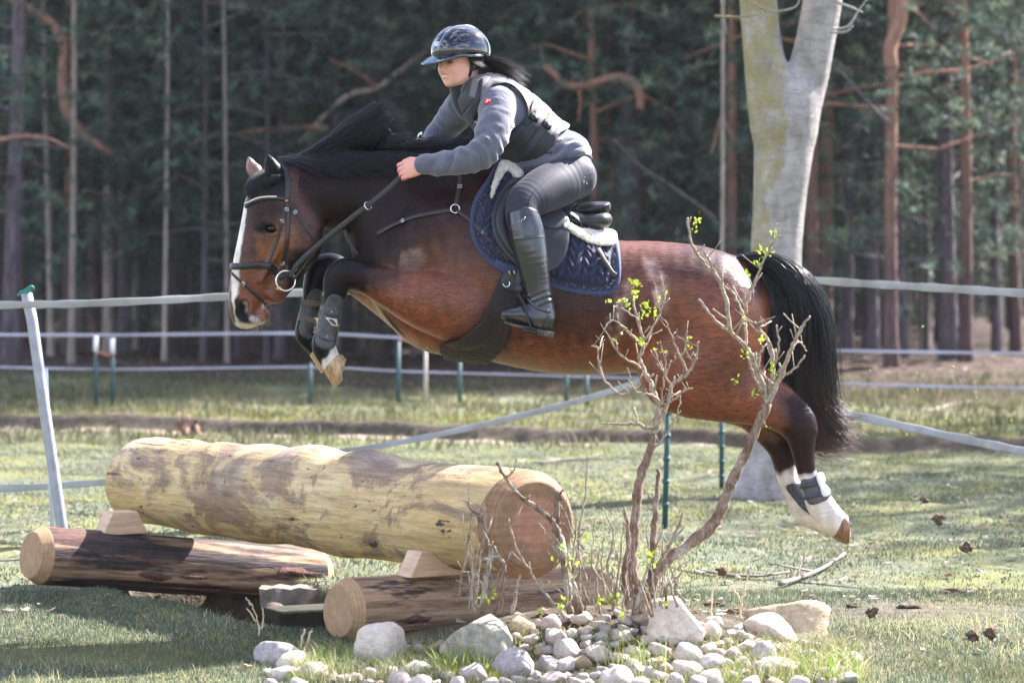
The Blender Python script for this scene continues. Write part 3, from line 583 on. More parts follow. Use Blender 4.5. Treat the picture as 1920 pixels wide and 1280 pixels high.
tape('low grey tape near the ground beside the foot of the metal post', [(-140, 920, 15.5), (60, 913, 15.4), (150, 907, 15.4), (260, 900, 15.5), (350, 905, 17.5)], .046, plain('grey_tape', (.30, .31, .30), .7, .2, 0, .2, 5))
for x0, y0, y1, d, lb in ((1254, 700, 985, 16.4, 'dark green plastic stake standing behind the shrub and under the horse belly'), (1353, 735, 911, 19.4, 'dark green stake further back, between the shrub stems and the forked tree')):
    t = empty('fence_stake', (P(x0, y1, d)[0], d, ground_at(x0, d)), lb, 'stake', 'green stakes of the meadow fence'); g = Geo(); a = P(x0 - 8 * (d < 17), y1, d); a[2] = ground_at(x0, d) - .05; g.tube([a, P(x0, y0, d)], [.017, .015], 8)
    for k in range(6):
        p = a + (P(x0, y0, d) - a) * (.2 + k * .14); g.tube([p - np.array([0, 0, .012]), p + np.array([0, 0, .012])], .021, 8)
    g.obj('rod', GRN, t)
    if d < 17: g = Geo(); g.tube([P(x0, 700, d), P(x0, 716, d)], .022, 8); g.obj('clip', WHT, t)
# thin far ropes and stakes along the wood
FD = 29.0
for lb, pts, wd in (('upper pale blue rope of the far fence, passing under the head of the horse', [(-150, 627, 27.5), (200, 628, 28.5), (570, 625, FD), (760, 633, FD), (1000, 640, FD), (1230, 648, FD)], .034), ('lower pale blue rope of the far fence, passing behind the fore hooves', [(-150, 684, 27.5), (200, 692, 28.5), (575, 688, FD), (760, 696, FD), (1000, 703, FD), (1230, 710, FD)], .024),
                 ('upper far rope beyond the tail of the horse', [(1230, 648, FD), (1560, 657, 28.5), (1750, 660, 28), (2080, 665, 27)], .036), ('lower far rope beyond the tail of the horse', [(1230, 710, FD), (1560, 718, 28.5), (1750, 724, 28), (2080, 730, 27)], .030)):
    tape(lb, pts, wd, BLUE, name='fence_rope')
for i, (x, top, d, wh, lb) in enumerate(((180, 633, 28.4, 1, 'white capped green stake, taller of the pair beyond the metal post'), (211, 637, 28.4, 1, 'white capped green stake, second of the pair, just past its twin'), (582, 680, FD, 0, 'green stake behind the fore hooves of the horse'), (747, 640, FD, 0, 'green stake behind the breast of the horse, next to an orange tie'), (798, 648, FD, 2, 'pale wooden stake between two green ones under the breast'), (862, 668, FD, 0, 'green stake under the girth of the horse'), (1062, 690, FD, 0, 'green stake far behind, under the horse belly'), (1100, 700, FD, 0, 'green stake far behind, close to the tip of the slack tape'))):
    t = empty('fence_stake', (P(x, 0, d)[0], d, ground_at(x, d)), lb, 'stake', 'stakes of the far fence'); a = P(x, 700, d); a[2] = ground_at(x, d) - .05; g = Geo(); g.tube([a, P(x, top, d)], [.022, .018], 8); g.obj('rod', plain('pale_wood', (.36, .31, .26), .9) if wh == 2 else GRN, t)
    if wh == 1: g = Geo(); g.tube([P(x, top - 3, d - .001), P(x, top + 26, d)], [.022, .026], 8); g.obj('cap', WHT, t)
for lb, pts, d in (('frayed orange tape tied between the white capped stakes', [(178, 664, 0), (188, 660, 0), (200, 666, 0), (212, 662, 0)], 28.3), ('scrap of orange tape tied to a stake under the breast of the horse', [(748, 636, 0), (768, 640, 0), (790, 646, 0), (800, 640, 0)], FD - .1)):
    g = Geo(); q = spline([P(a, b, d) for a, b, c in pts], 5); g.ribbon(list(q), [np.array([0, -1, .2])] * len(q), .022, .004); tag(g.obj('marker_tape', plain('faded_orange', (.30, .12, .08), .8)), lb, 'tape')
# ================================================================== THE LOG JUMP
def logmat(name, kind):
    t = NT(name); st = t.vec((1, 1, .10)); a = t.noise(16, 6, .7, st); m = t.noise(2.3, 5, .62, t.vec((1, 1, .55))); f = t.noise(60, 4, .7, t.vec((1, 1, .16)))
    if kind == 'yellow':
        p2 = t.noise(3.4, 6, .68, t.vec((1, 1, .6)), .6)
        c = t.ramp(m, [(.30, (.34, .22, .095)), (.50, (.47, .335, .155)), (.70, (.59, .46, .27))]); c = t.mix(t.ramp(p2, [(.475, 0.0), (.53, .75), (.62, .95)]), c, t.ramp(a, [(.3, (.13, .080, .055)), (.7, (.27, .18, .125))]))
        sp = t.noise(20, 3, .6, t.vec((1, 1, .4))); c = t.mix(t.ramp(sp, [(.66, 0.0), (.70, .9)]), c, (.035, .025, .020)); gy = t.noise(2.0, 3, .5); c = t.mix(t.ramp(gy, [(.54, 0.0), (.68, .55)]), c, (.42, .36, .30))
        f4 = t.noise(34, 4, .75, t.vec((1, 1, .07))); c = t.mix(.8, c, t.ramp(f4, [(.32, .55), (.5, 1.0), (.68, 1.3)]), 'MULTIPLY'); ck = t.noise(13, 3, .6, t.vec((1, 1, .06)), .4); c = t.mix(t.ramp(ck, [(.66, 0.0), (.69, .8)]), c, (.06, .04, .03)); c = t.mix(.5, c, t.ramp(f, [(.3, .72), (.7, 1.25)]), 'MULTIPLY'); return t.out(c, .72, t.bump(f, .6, .010, t.bump(p2, .5, .03)), .25)
    s2 = t.noise(7, 5, .7, t.vec((1, 1, .13)), .3)
    c = t.ramp(a, [(.25, (.12, .070, .045)), (.5, (.28, .18, .11)), (.75, (.44, .33, .22))]); c = t.mix(t.ramp(s2, [(.44, 0.0), (.53, .95)] if kind == 'dark' else [(.58, 0.0), (.63, .9)]), c, t.ramp(f, [(.3, (.012, .010, .012)), (.7, (.055, .045, .048))]))
    red = t.noise(3, 5, .7, t.vec((1, 1, .3))); k = (.56, .70) if kind == 'dark' else (.62, .7); c = t.mix(t.ramp(red, [(k[0], 0.0), (k[1], .9)]), c, t.ramp(a, [(.3, (.10, .035, .022)), (.7, (.27, .11, .065))]))
    g3 = t.noise(30, 4, .75, t.vec((1, 1, .05))); c = t.mix(.85, c, t.ramp(g3, [(.32, .38), (.5, 1.0), (.68, 1.45)]), 'MULTIPLY'); return t.out(c, .85, t.bump(g3, .8, .014, t.bump(s2, .5, .015, t.bump(f, .6, .012))), .2)
def endmat(name, c1, c2, heart, rs):
    t = NT(name); v = t.vec((1, 1, 0.02)); r = t.wave(rs, v, 2.4, 3, 'RINGS', 1.2, 'Z'); fine = t.wave(rs * 3.1, v, 1.5, 2, 'RINGS', 2.0, 'Z'); n = t.noise(24, 5, .7); xyz = t.sep(t.tc.outputs['Object']); rr = t.math('POWER', t.math('ADD', t.math('MULTIPLY', xyz[0], xyz[0]), t.math('MULTIPLY', xyz[1], xyz[1])), .5); rr = t.math('ADD', rr, t.math('MULTIPLY', t.noise(7, 3, .5), .05))
    c = t.mix(t.ramp(r, [(0, .3), (1, .7)]), c1, c2); c = t.mix(t.ramp(rr, heart[1]), c, heart[0]); c = t.mix(.4, c, t.ramp(fine, [(.2, .8), (.8, 1.1)]), 'MULTIPLY'); c = t.mix(.9, c, t.ramp(n, [(.3, .75), (.7, 1.2)]), 'MULTIPLY')
    crk = t.noise(9, 5, .8, t.vec((1.6, .35, .2), 'Object', (0, 0, .6))); c = t.mix(t.ramp(crk, [(.62, 0.0), (.70, .6)]), c, (.06, .035, .022)); saw = t.noise(3, 3, .6, t.vec((1, 22, 1), 'Object', (0, 0, .35))); c = t.mix(.5 if rs < 30 else .12, c, t.ramp(saw, [(.35, .7), (.65, 1.2)]), 'MULTIPLY'); return t.out(c, .8, t.bump(saw, .4, .006, t.bump(n, .4, .006)) if False else t.bump(n, .4, .006, t.bump(fine, .25, .004)), .2)
def log(name, label, A, Bp, rA, rB, m, mend, bumps, seed, ch=.05, cat='log', nseg=70, n=56):
    """a round log from A to B in its own frame (z along it), sides knobbly, both ends chamfered"""
    A, Bp = np.asarray(A, float), np.asarray(Bp, float); L = np.linalg.norm(Bp - A); w_ = (Bp - A) / L; root = empty(name, A, label, cat)
    zax = V(w_); xax = V(np.cross(w_, (0, 0, 1))).normalized(); yax = zax.cross(xax); root.rotation_euler = Matrix((xax, yax, zax)).transposed().to_euler()
    R = np.stack([xax, yax, zax], 1)
    zs = np.linspace(ch, L - ch, nseg); th = np.linspace(0, 2 * math.pi, n, endpoint=False); vs = []
    for z in zs:
        r = rA + (rB - rA) * z / L
        for a in th:
            k = 1 + .02 * math.sin(2 * a + z * 2.1 + seed) + .012 * math.sin(3 * a - z * 3.3) + .010 * math.sin(z * 9 + a)
            for (bz, ba, bw, bh) in bumps: 
                da = (a + ba + math.pi) % (2 * math.pi) - math.pi; k += .82 * bh * math.exp(-((z - bz) / bw) ** 2 - (da / .75) ** 2)
            vs.append((r * k * math.cos(a), r * k * math.sin(a), z))
    i = np.arange(nseg * n).reshape(nseg, n); nx_ = np.roll(i, -1, 1); f = np.stack([i[:-1], nx_[:-1], nx_[1:], i[1:]], -1).reshape(-1, 4)
    o = bpy.data.objects.new('bark_surface' if 'support' in name else 'peeled_surface', mesh('log_side', vs, [f])); COL.objects.link(o); o.data.materials.append(m); o.parent = root
    V0 = np.array(vs).reshape(nseg, n, 3)
    for end, (row, sgn) in enumerate(((0, -1), (nseg - 1, 1))):
        e = V0[row]; rings = [e * np.array([1, 1, 1])]; ztop = e[0, 2]
        rings.append(e * np.array([.985, .985, 1]) + np.array([0, 0, sgn * ch * .12])); rings.append(e * np.array([.80, .80, 1]) + np.array([0, 0, sgn * ch])); rings.append(e * np.array([.77, .77, 1]) + np.array([0, 0, sgn * ch * 1.03]))
        for q in (.6, .4, .2, .05): rings.append(e * np.array([q, q, 1]) + np.array([0, 0, sgn * (ch * 1.03 + .001)]))
        ev = np.concatenate(rings) - np.array([0, 0, ztop]); k = len(rings); ii = np.arange(k * n).reshape(k, n); nn2 = np.roll(ii, -1, 1); q = np.stack([ii[:-1], nn2[:-1], nn2[1:], ii[1:]], -1).reshape(-1, 4)
        if sgn < 0: q = q[:, ::-1]
        fs = [tuple(map(int, u)) for u in q] + [tuple(int(u) for u in (ii[-1] if sgn > 0 else ii[-1][::-1]))]
        oe = bpy.data.objects.new('sawn_end', mesh('sawn_end', ev, fs)); COL.objects.link(oe); oe.data.materials.append(mend); oe.parent = root; oe.location = (0, 0, ztop)
        for p_ in oe.data.polygons: p_.use_smooth = len(p_.vertices) == 4 and False
    return root, R, L
def world_at(A, Bp, q): return np.asarray(A) + (np.asarray(Bp) - np.asarray(A)) * q
BA, BB = P(262, 900, 13.75), P(1003, 984, 10.80)
YEL = logmat('peeled_yellow', 'yellow'); ENDB = endmat('end_grain_brown', (.17, .095, .052), (.30, .18, .10), ((.36, .18, .11), [(.09, .85), (.125, .6), (.14, 0.0)]), 26)
bl_ = [(.22, 1.57, .14, .06), (.56, 1.5, .13, .10), (.92, 1.3, .14, .09), (1.30, 1.7, .15, .10), (1.76, 1.5, .16, .13), (2.25, 1.5, .17, .14), (2.05, 4.5, .16, .09), (1.2, 4.8, .2, .06), (.7, 4.9, .2, .05), (1.55, 4.7, .14, -.05), (2.0, 1.5, .07, -.05), (2.52, 1.5, .09, -.05)]
biglog, _, _ = log('jump_log', 'huge peeled yellow log with brown stains, laid across the two darker logs', BA, BB, .206, .212, YEL, ENDB, bl_, 1, .065)
SA, SB = P(58, 1040, 12.86), P(604, 1078, 13.80); TA, TB = P(634, 1145, 10.98), P(1130, 1118, 11.78)
ENDL = endmat('end_grain_pale', (.27, .165, .085), (.39, .26, .145), ((.36, .22, .135), [(.045, .8), (.075, .5), (.09, 0.0)]), 44)
log('support_log', 'dark streaked log with red bark patches, under the far end of the big yellow log', SA, SB, .134, .128, logmat('dark_streaked', 'dark'), ENDL, [(.3, 1, .2, .02), (.8, 2, .2, .03)], 2, .05)
log('support_log', 'paler support log with black streaks, its sawn end beside the stone border', TA, TB, .128, .124, logmat('pale_streaked', 'pale'), ENDL, [(.4, 2, .2, .02)], 3, .045)
# flakes of loose bark on the dark logs
r_ = np.random.default_rng(5)
for (A, Bp, n, lo, hi, lb) in ((SA, SB, 8, .35, .95, 0), (TA, TB, 5, .12, .55, 1)):
    parent = bpy.data.objects['support_log' if lb == 0 else 'support_log.001']
    for i in range(n):
        L = np.linalg.norm(Bp - A); q = r_.uniform(lo, hi); a = (r_.uniform(-.3, 1.0) if lb == 0 else r_.uniform(.2, .9)); R0 = .131; vs, N = [], 11; zc = q * L; ln, wd = r_.uniform(.04, .14), r_.uniform(.07, .20)
        for j in range(N):
            t_ = 2 * math.pi * j / N; aa = a + wd * math.sin(t_) * r_.uniform(.45, 1.3); z = zc + ln * math.cos(t_) * r_.uniform(.55, 1.25); vs.append(((R0 + .003) * math.cos(aa), (R0 + .003) * math.sin(aa), z))
        vs2 = [(x * 1.022, y * 1.022, zc + (z - zc) * .92) for x, y, z in vs]; ft_ = [tuple(range(N, 2 * N))] + [(j, (j + 1) % N, N + (j + 1) % N, N + j) for j in range(N)]
        o = bpy.data.objects.new('bark_flake', mesh('bark_flake', vs + vs2, ft_)); COL.objects.link(o); o.data.materials.append(bpy.data.materials.get('red_bark') or plain('red_bark', (.105, .055, .042), .9, .2, 0, .6, 40, 1.0, .012)); o.parent = parent
# wedges that hold the big log
tw_ = NT('fresh_sawn_wood'); a = tw_.noise(9, 5, .6, tw_.vec((.3, 1, 5))); WEDGE = tw_.out(tw_.ramp(a, [(.3, (.42, .27, .17)), (.7, (.60, .43, .29))]), .75, tw_.bump(a, .3, .006), .25)
def wedge(px, top, bot, d, wt, wb, dep, lb, rz):
    t = Geo(); h0, h1 = P(px, bot, d), P(px, top, d); c, s = math.cos(rz), math.sin(rz); vs = []
    for z, w_, o in ((h0[2], wb, 0), (h1[2], wt, .01)):
        for x, y in ((-w_, -dep), (w_, -dep), (w_, dep), (-w_, dep)): vs.append((h0[0] + x * c - y * s, d + x * s + y * c, z))
    t.add(vs, [(3, 2, 1, 0), (4, 5, 6, 7), (0, 1, 5, 4), (1, 2, 6, 5), (2, 3, 7, 6), (3, 0, 4, 7)]); o = t.obj('wooden_wedge', WEDGE, None, False); bv_ = o.modifiers.new('edge', 'BEVEL'); bv_.width = .005; bv_.segments = 2; return tag(o, lb, 'wedge')
wedge(226, 958, 1000, 13.12, .062, .115, .055, 'pale sawn wooden wedge under the far end of the big yellow log', .56)
wedge(806, 1030, 1078, 11.16, .070, .120, .055, 'pale sawn wooden wedge under the near end of the big yellow log', .56)
# old stump piece and sleeper under the dark log
g = Geo(); N = 9; top = [P(486 + i * 15, 1102 + 2 * math.sin(i * 2.1), 13.30) for i in range(N)]; vs = []
for i, p in enumerate(top):
    o_ = .009 * math.sin(i * 2.7); vs += [p + np.array([0, o_ - .02, 0]), p + np.array([.012 * math.sin(i), .14, .0]), p + np.array([.010, o_ - .04, -.085 - .012 * math.sin(i * 1.7)]), p + np.array([.010, .14, -.10])]
fs = []
for i in range(N - 1): a, b = 4 * i, 4 * i + 4; fs += [(a, b, b + 2, a + 2), (a, a + 1, b + 1, b), (a + 2, b + 2, b + 3, a + 3), (a + 1, a + 3, b + 3, b + 1)]
fs += [(0, 2, 3, 1), (4 * N - 4, 4 * N - 3, 4 * N - 1, 4 * N - 2)]
g.add(vs, fs); tag(g.obj('split_wood_block', plain('weathered_grey_wood', (.17, .15, .125), .95, .2, 0, .6, 14, .9, .02), None, False), 'split grey weathered wood block wedged under the end of the dark log', 'wood block')
g = Geo(); c = P(565, 1178, 12.7); g.box(c + np.array([0, .1, -.03]), (.155, .10, .115), np.array([[.9, -.43, 0], [.43, .9, 0], [0, 0, 1]])); o = g.obj('mossy_sleeper', plain('mossy_dark_wood', (.036, .036, .022), .95, .2, 0, .5, 9, .7, .02), None, False); bv_ = o.modifiers.new('edge', 'BEVEL'); bv_.width = .012; bv_.segments = 2; tag(o, 'dark mossy squared timber in the hollow between the two support logs', 'timber')
g = Geo(); g.tube([P(503, 1200, 12.8), P(512, 1165, 12.85), P(516, 1138, 12.9)], [.055, .048, .045], 9); tag(g.obj('propping_post', plain('grey_brown_post', (.10, .07, .06), .95, .2, 0, .5, 12, .8, .02)), 'short grey post propping the dark log next to the mossy timber', 'post')
# ================================================================== THE HORSE
HD = 12.0; K = HD / F                       # metres per photo pixel where the horse jumps
def hp(px, py, dy=0.0): return P(px, py, HD + dy)
def hst(rows):                              # px, py, depth offset (m), in-plane radius (px), lateral radius (px)
    return [(*hp(a, b, dy), r * K, w_ * K) for (a, b, dy, r, w_) in rows]
hlo = hp(405, 1030); hhi = hp(1625, 200)
HS = SDF((hlo[0], HD - .43, hlo[2]), (hhi[0], HD + .43, hhi[2]), .0062)
# trunk, then neck, then quarters
HS.chain(hst([(776, 468, 0, 92, 58), (806, 470, 0, 140, 90), (870, 480, 0, 176, 112), (950, 510, 0, 170, 126), (1050, 560, 0, 141, 132), (1140, 578, 0, 124, 122), (1230, 580, 0, 117, 112), (1310, 592, 0, 121, 100), (1345, 600, 0, 92, 80)]), .02)
HS.chain(hst([(548, 370, -.03, 60, 36), (600, 364, -.02, 66, 40), (660, 362, -.01, 74, 45), (722, 378, 0, 92, 54), (790, 415, 0, 128, 72), (850, 440, 0, 140, 90)]), .05)
HS.chain(hst([(556, 318, -.03, 15, 14), (610, 300, -.02, 20, 17), (700, 292, 0, 20, 19), (800, 296, 0, 22, 24), (890, 322, 0, 26, 30), (960, 362, 0, 26, 44)]), .06)   # crest to withers
HS.chain(hst([(1150, 520, 0, 60, 84), (1230, 530, 0, 74, 104), (1320, 556, 0, 84, 106), (1372, 575, 0, 70, 88)]), .06)                # loin and croup
for s in (-1, 1):
    HS.ball(hp(1335, 620, .125 * s), np.array([98, 60, 116]) * K, .045)                        # haunch
    HS.ball(hp(1290, 680, .13 * s), np.array([78, 52, 70]) * K, .035)                           # thigh
    HS.ball(hp(1400, 640, .09 * s), np.array([30, 40, 80]) * K, .04)                            # buttock
    HS.ball(hp(790, 455, .15 * s), np.array([56, 50, 105]) * K, .035, R=np.array([[.88, 0, .47], [0, 1, 0], [-.47, 0, .88]]))   # shoulder
    HS.ball(hp(730, 490, .09 * s), np.array([36, 44, 44]) * K, .05)                            # point of shoulder
    HS.ball(hp(850, 560, .18 * s), np.array([64, 40, 56]) * K, .03)                            # upper arm
HS.chain(hst([(734, 548, 0, 26, 34), (756, 582, 0, 32, 44), (800, 615, 0, 40, 60), (880, 622, 0, 46, 70)]), .05)   # breast
HS.chain(hst([(1368, 505, 0, 22, 22), (1400, 505, 0, 21, 21), (1432, 520, 0, 18, 18), (1465, 560, 0, 14, 14)]), .03)   # dock of the tail
# near fore leg, folded under
NF, FF, NH, FH = -.20, .10, -.13, .12
HS.chain(hst([(870, 575, NF + .02, 72, 48), (800, 562, NF - .01, 57, 42), (745, 544, NF, 42, 33), (695, 526, NF, 30, 27), (655, 516, NF, 27, 26)]), .012)
HS.chain(hst([(668, 512, NF, 26, 25), (645, 511, NF, 27, 26), (633, 525, NF, 26, 25), (629, 546, NF, 21, 21)]), .018)
HS.chain(hst([(630, 545, NF, 19, 18), (622, 580, NF, 18.5, 16), (612, 620, NF, 18, 16), (607, 645, NF, 22, 20), (611, 660, NF, 21, 19), (619, 676, NF, 18, 17)]), .015)
HS.chain(hst([(617, 668, NF, 16, 17), (623, 684, NF, 19, 20)]), .012)
# far fore leg
HS.chain(hst([(845, 600, FF - .03, 62, 44), (775, 585, FF, 47, 38), (715, 552, FF, 36, 32), (660, 520, FF, 28, 27), (620, 500, FF, 25, 25)]), .035)
HS.chain(hst([(628, 500, FF, 22, 23), (606, 500, FF, 23, 24), (594, 514, FF, 23, 23), (588, 538, FF, 19, 20)]), .018)
HS.chain(hst([(588, 538, FF, 18, 17), (581, 575, FF, 17, 16), (573, 610, FF, 18, 17), (572, 626, FF, 19, 18), (582, 640, FF, 18, 17), (596, 655, FF, 17, 17)]), .015)
# hind legs, stretched out behind
for dy, ox, oy in ((NH, 0, 0), (FH, -34, 26)):
    HS.chain(hst([(1290, 690, dy, 92, 54), (1350, 720, dy, 70, 42), (1410, 746 + oy * .4, dy, 50, 33), (1455 + ox * .6, 770 + oy * .9, dy, 36, 27), (1490 + ox, 793 + oy, dy, 29, 24)]), .045)
    HS.chain(hst([(1420 + ox, 712 + oy, dy, 22, 14), (1470 + ox, 742 + oy, dy, 19, 12), (1508 + ox, 780 + oy, dy, 18, 14), (1519 + ox, 806 + oy, dy, 15, 15)]), .03)      # hamstring to the point of hock
    HS.chain(hst([(1488 + ox, 790 + oy, dy, 30, 24), (1502 + ox, 818 + oy, dy, 27, 23), (1506 + ox, 848 + oy, dy, 21, 20), (1512 + ox, 880 + oy * .9, dy, 18, 17), (1523 + ox * .9, 912 + oy * .7, dy, 18, 17), (1535 + ox * .8, 940 + oy * .6, dy, 25, 22), (1550 + ox * .45, 962 + oy * .3, dy, 26, 23), (1568 + ox * .15, 980 + oy * .1, dy, 24, 22)]), .016)
# head, carried low and turned a little to the lens
HY = rad(24); HB = hp(0, 0)
lat = np.array([math.sin(HY), -math.cos(HY), 0]); dors = np.array([-math.cos(HY), -math.sin(HY), 0])   # near side, front of face
def hh(px, py, s=0.0, dd=-.03): return hp(px, py, dd) + lat * s * K
def hs2(rows, s=0.0): return [(*hh(a, b, s), r * K, w_ * K) for (a, b, r, w_) in rows]
HS.chain(hs2([(524, 352, 40, 34), (513, 380, 52, 42), (508, 415, 55, 46), (498, 455, 53, 43), (484, 496, 48, 36), (471, 535, 41, 30), (462, 566, 34, 27), (459, 590, 26, 25)]), .03, lat=lat)
for s in (-1, 1):
    HS.ball(hh(556, 440, 24 * s), np.array([43, 22, 60]) * K, .035)                              # jowl
    HS.chain(hs2([(578, 462, 20, 14), (545, 508, 22, 12), (515, 552, 17, 10)], 12 * s), .03, lat=lat)     # jaw bars
    HS.chain(hs2([(508, 412, 10, 9), (492, 411, 10, 9), (478, 420, 7, 8)], 38 * s), .016, lat=lat)                  # brow over the eye
    HS.chain(hs2([(520, 448, 7, 6), (494, 490, 6, 6), (476, 526, 5, 5)], 39 * s), .02, lat=lat)      # cheek bone
    HS.ball(hh(452, 572, 20 * s), np.array([17, 12, 27]) * K, .02)                              # nostril wing
    HS.ball(hh(449, 579, 32 * s), np.array([7, 10, 17]) * K, .010, op='cut')                      # nostril
    HS.ball(hh(494, 429, 50 * s), np.array([13, 11, 9]) * K, .012, op='cut')                     # eye socket
    HS.chain([(*hh(481, 431, 43 * s), 4 * K, 4 * K), (*hh(488, 422, 46 * s), 4.5 * K, 5 * K), (*hh(498, 420, 47 * s), 4.5 * K, 5 * K), (*hh(508, 430, 44 * s), 4 * K, 4 * K)], .008)
    HS.chain([(*hh(484, 436, 43 * s), 3 * K, 3 * K), (*hh(495, 441, 44 * s), 3.5 * K, 4 * K), (*hh(506, 435, 44 * s), 3 * K, 3 * K)], .008)
    # ears
    e0, tip, ew = ((504, 348, 33), (489, 291), 17) if s > 0 else ((494, 340, 34), (479, 293), 14)
    HS.chain([(*hh(e0[0], e0[1], e0[2] * s), 9 * K, 9 * K), (*hh(e0[0] - 1, e0[1] - 18, (e0[2] + 6) * s), ew * K, 10 * K), (*hh(e0[0] * .5 + tip[0] * .5, e0[1] * .42 + tip[1] * .58, (e0[2] + 8) * s), ew * .88 * K, 8 * K), (*hh(tip[0], tip[1], (e0[2] + 6) * s), 2.0 * K, 2 * K)], .010, lat=lat)
    HS.chain([(*hh(e0[0] - 6, e0[1] - 14, (e0[2] + 6) * s + 11), 7 * K, 5 * K), (*hh(tip[0] - 3 + (e0[0] - tip[0]) * .3, tip[1] + 16, (e0[2] + 8) * s + 10), 3 * K, 4 * K)], .006, lat=lat, op='cut')
HS.ball(hh(466, 600, 0), np.array([24, 24, 13]) * K, .02)                                       # upper lip
HS.ball(hh(489, 592, 0), np.array([17, 17, 15]) * K, .02)                                       # chin
for s in (-1, 1): HS.chain(hs2([(474, 596, 2.6, 8), (484, 583, 2.6, 8), (497, 563, 2.4, 7)], 25 * s), .008, lat=lat, op='cut')  # corner of the mouth
hv, hf = HS.mesh()
hx, hy = to_px(hv)
HBVH = BVHTree.FromPolygons([tuple(map(float, q)) for q in hv], [tuple(map(int, q)) for q in hf])
def hit(px, py, bvh=None):
    """where the line of sight through a photo pixel meets a surface: point, outward normal"""
    o = Vector((0, 0, CAMH)); d = V(P(px, py, 10.0)) - o
    r = (bvh or HBVH).ray_cast(o, d.normalized())
    if r[0] is None: return None
    n = r[1]; n = n if n.dot(d) < 0 else -n
    return np.array(r[0]), np.array(n)

# coat: dark bay with black points, a blaze, clipped and rubbed patches
hn = vnoise(hv, 22, 3); hn2 = vnoise(hv, 60, 4); hn3 = vnoise(hv, 9, 5)
jx, jy = hx + hn2 * 5 + hn * 4, hy + hn2 * 4 - hn * 4
side = hv[:, 1] - HD
BAY = np.array([.092, .026, .0115]); DARK = np.array([.0115, .0046, .0044]); BLACK = np.array([.0040, .0034, .0044]); RED = np.array([.140, .038, .0135]); WHITE = np.array([.62, .545, .47])
col = np.tile(BAY, (len(hv), 1))
def paint(mask, c): 
    global col
    m = np.clip(mask, 0, 1)[:, None]; col = col * (1 - m) + np.asarray(c) * m
def blob(cx, cy, rx, ry, soft=.5): return 1 - smooth01(np.hypot((jx - cx) / rx, (jy - cy) / ry), 1 - soft, 1 + soft)
def inside(poly, soft=6): return 1 - smooth01(poly_sd(jx, jy, poly), -soft, soft)
paint(.55 * smooth01(hn3, -.4, 1.0), RED)
paint(.75 * (1 - smooth01(jy - (395 + .22 * (jx - 700)), 0, 130)) * (jx > 700), DARK)                   # darker along the top line
paint(blob(1240, 520, 90, 110, .7) * .75, RED); paint(blob(1330, 640, 130, 130, .7) * .7, RED); paint(blob(1100, 660, 230, 60, .7) * .7, RED)
paint(blob(1085, 590, 150, 60, .6) * .75, DARK); paint(blob(1320, 490, 100, 34, .7) * .75, DARK * 1.6); paint(blob(1370, 690, 60, 40, .7) * .4, DARK * 1.5)
paint((1 - smooth01(jx, 650, 790)) * (jx > 560) * (jy < 500) * 1.0, DARK * .85)                          # neck
paint(inside([(600, 260), (900, 260), (900, 380), (820, 420), (740, 500), (690, 500), (640, 440), (540, 330)], 45) * .9, DARK * .8)
paint(inside([(640, 500), (700, 512), (790, 548), (860, 600), (880, 640), (800, 640), (700, 590), (650, 548)], 14) * (side > -.10) * .55, DARK); paint(blob(860, 590, 110, 60, .6) * .5, RED); paint(blob(800, 560, 90, 30, .6) * .5, RED)  # first patch: shade below the near forearm, put into the coat colour
paint(inside([(890, 600), (960, 520), (960, 660), (860, 680), (820, 650)], 22) * .7, DARK)
# head
head = inside([(410, 350), (440, 300), (540, 320), (600, 420), (585, 500), (520, 590), (430, 640), (400, 560)], 10)
paint(head, np.array([.050, .017, .011])); paint(head * blob(520, 458, 34, 50, .5), np.array([.16, .055, .018])); paint(head * blob(480, 545, 46, 50, .6), np.array([.13, .04, .018]))
paint(head * blob(500, 395, 40, 40, .6) * .8, DARK)
paint(blob(494, 429, 20, 14, .35), BLACK)
fx = (hv[:, 0] - hh(500, 440)[0]) * lat[0] + (hv[:, 1] - hh(500, 440)[1]) * lat[1]                      # lateral place on the face
front = (hv - hh(500, 440))[:, :2] @ dors[:2]
faceline = np.interp(hy, [345, 372, 420, 500, 560, 615], [460, 462, 452, 440, 428, 440])
bl = (1 - smooth01(np.abs(fx / K + hn2 * 2) - np.interp(hy, [365, 400, 480, 540, 575, 620], [8, 14, 10, 7, 5, 7]), -2, 3)) * smooth01(jy, 382, 392) * (front > -.01 + .02 * (hy > 560)) * head
paint(bl, WHITE)
paint(head * blob(452, 580, 15, 26, .25), BLACK * 1.6); paint(head * blob(462, 600, 16, 10, .4), BLACK * 2); paint(head * blob(478, 600, 10, 9, .4) * .8, WHITE * .7)
paint(head * smooth01(hy, 604, 610) * .8, WHITE * .8)
paint(head * blob(497, 588, 11, 14, .4) * .8, np.array([.22, .09, .06]))
paint(inside([(455, 292), (480, 285), (492, 330), (478, 345)], 5) * (side > 0.0), np.array([.22, .12, .10]))
paint(inside([(492, 278), (540, 284), (538, 356), (494, 352)], 4) * (side < .04), BLACK * 1.2)
paint(inside([(474, 330), (500, 318), (540, 322), (540, 372), (500, 374), (468, 372)], 6) * .85, BLACK * 1.3)  # forelock root
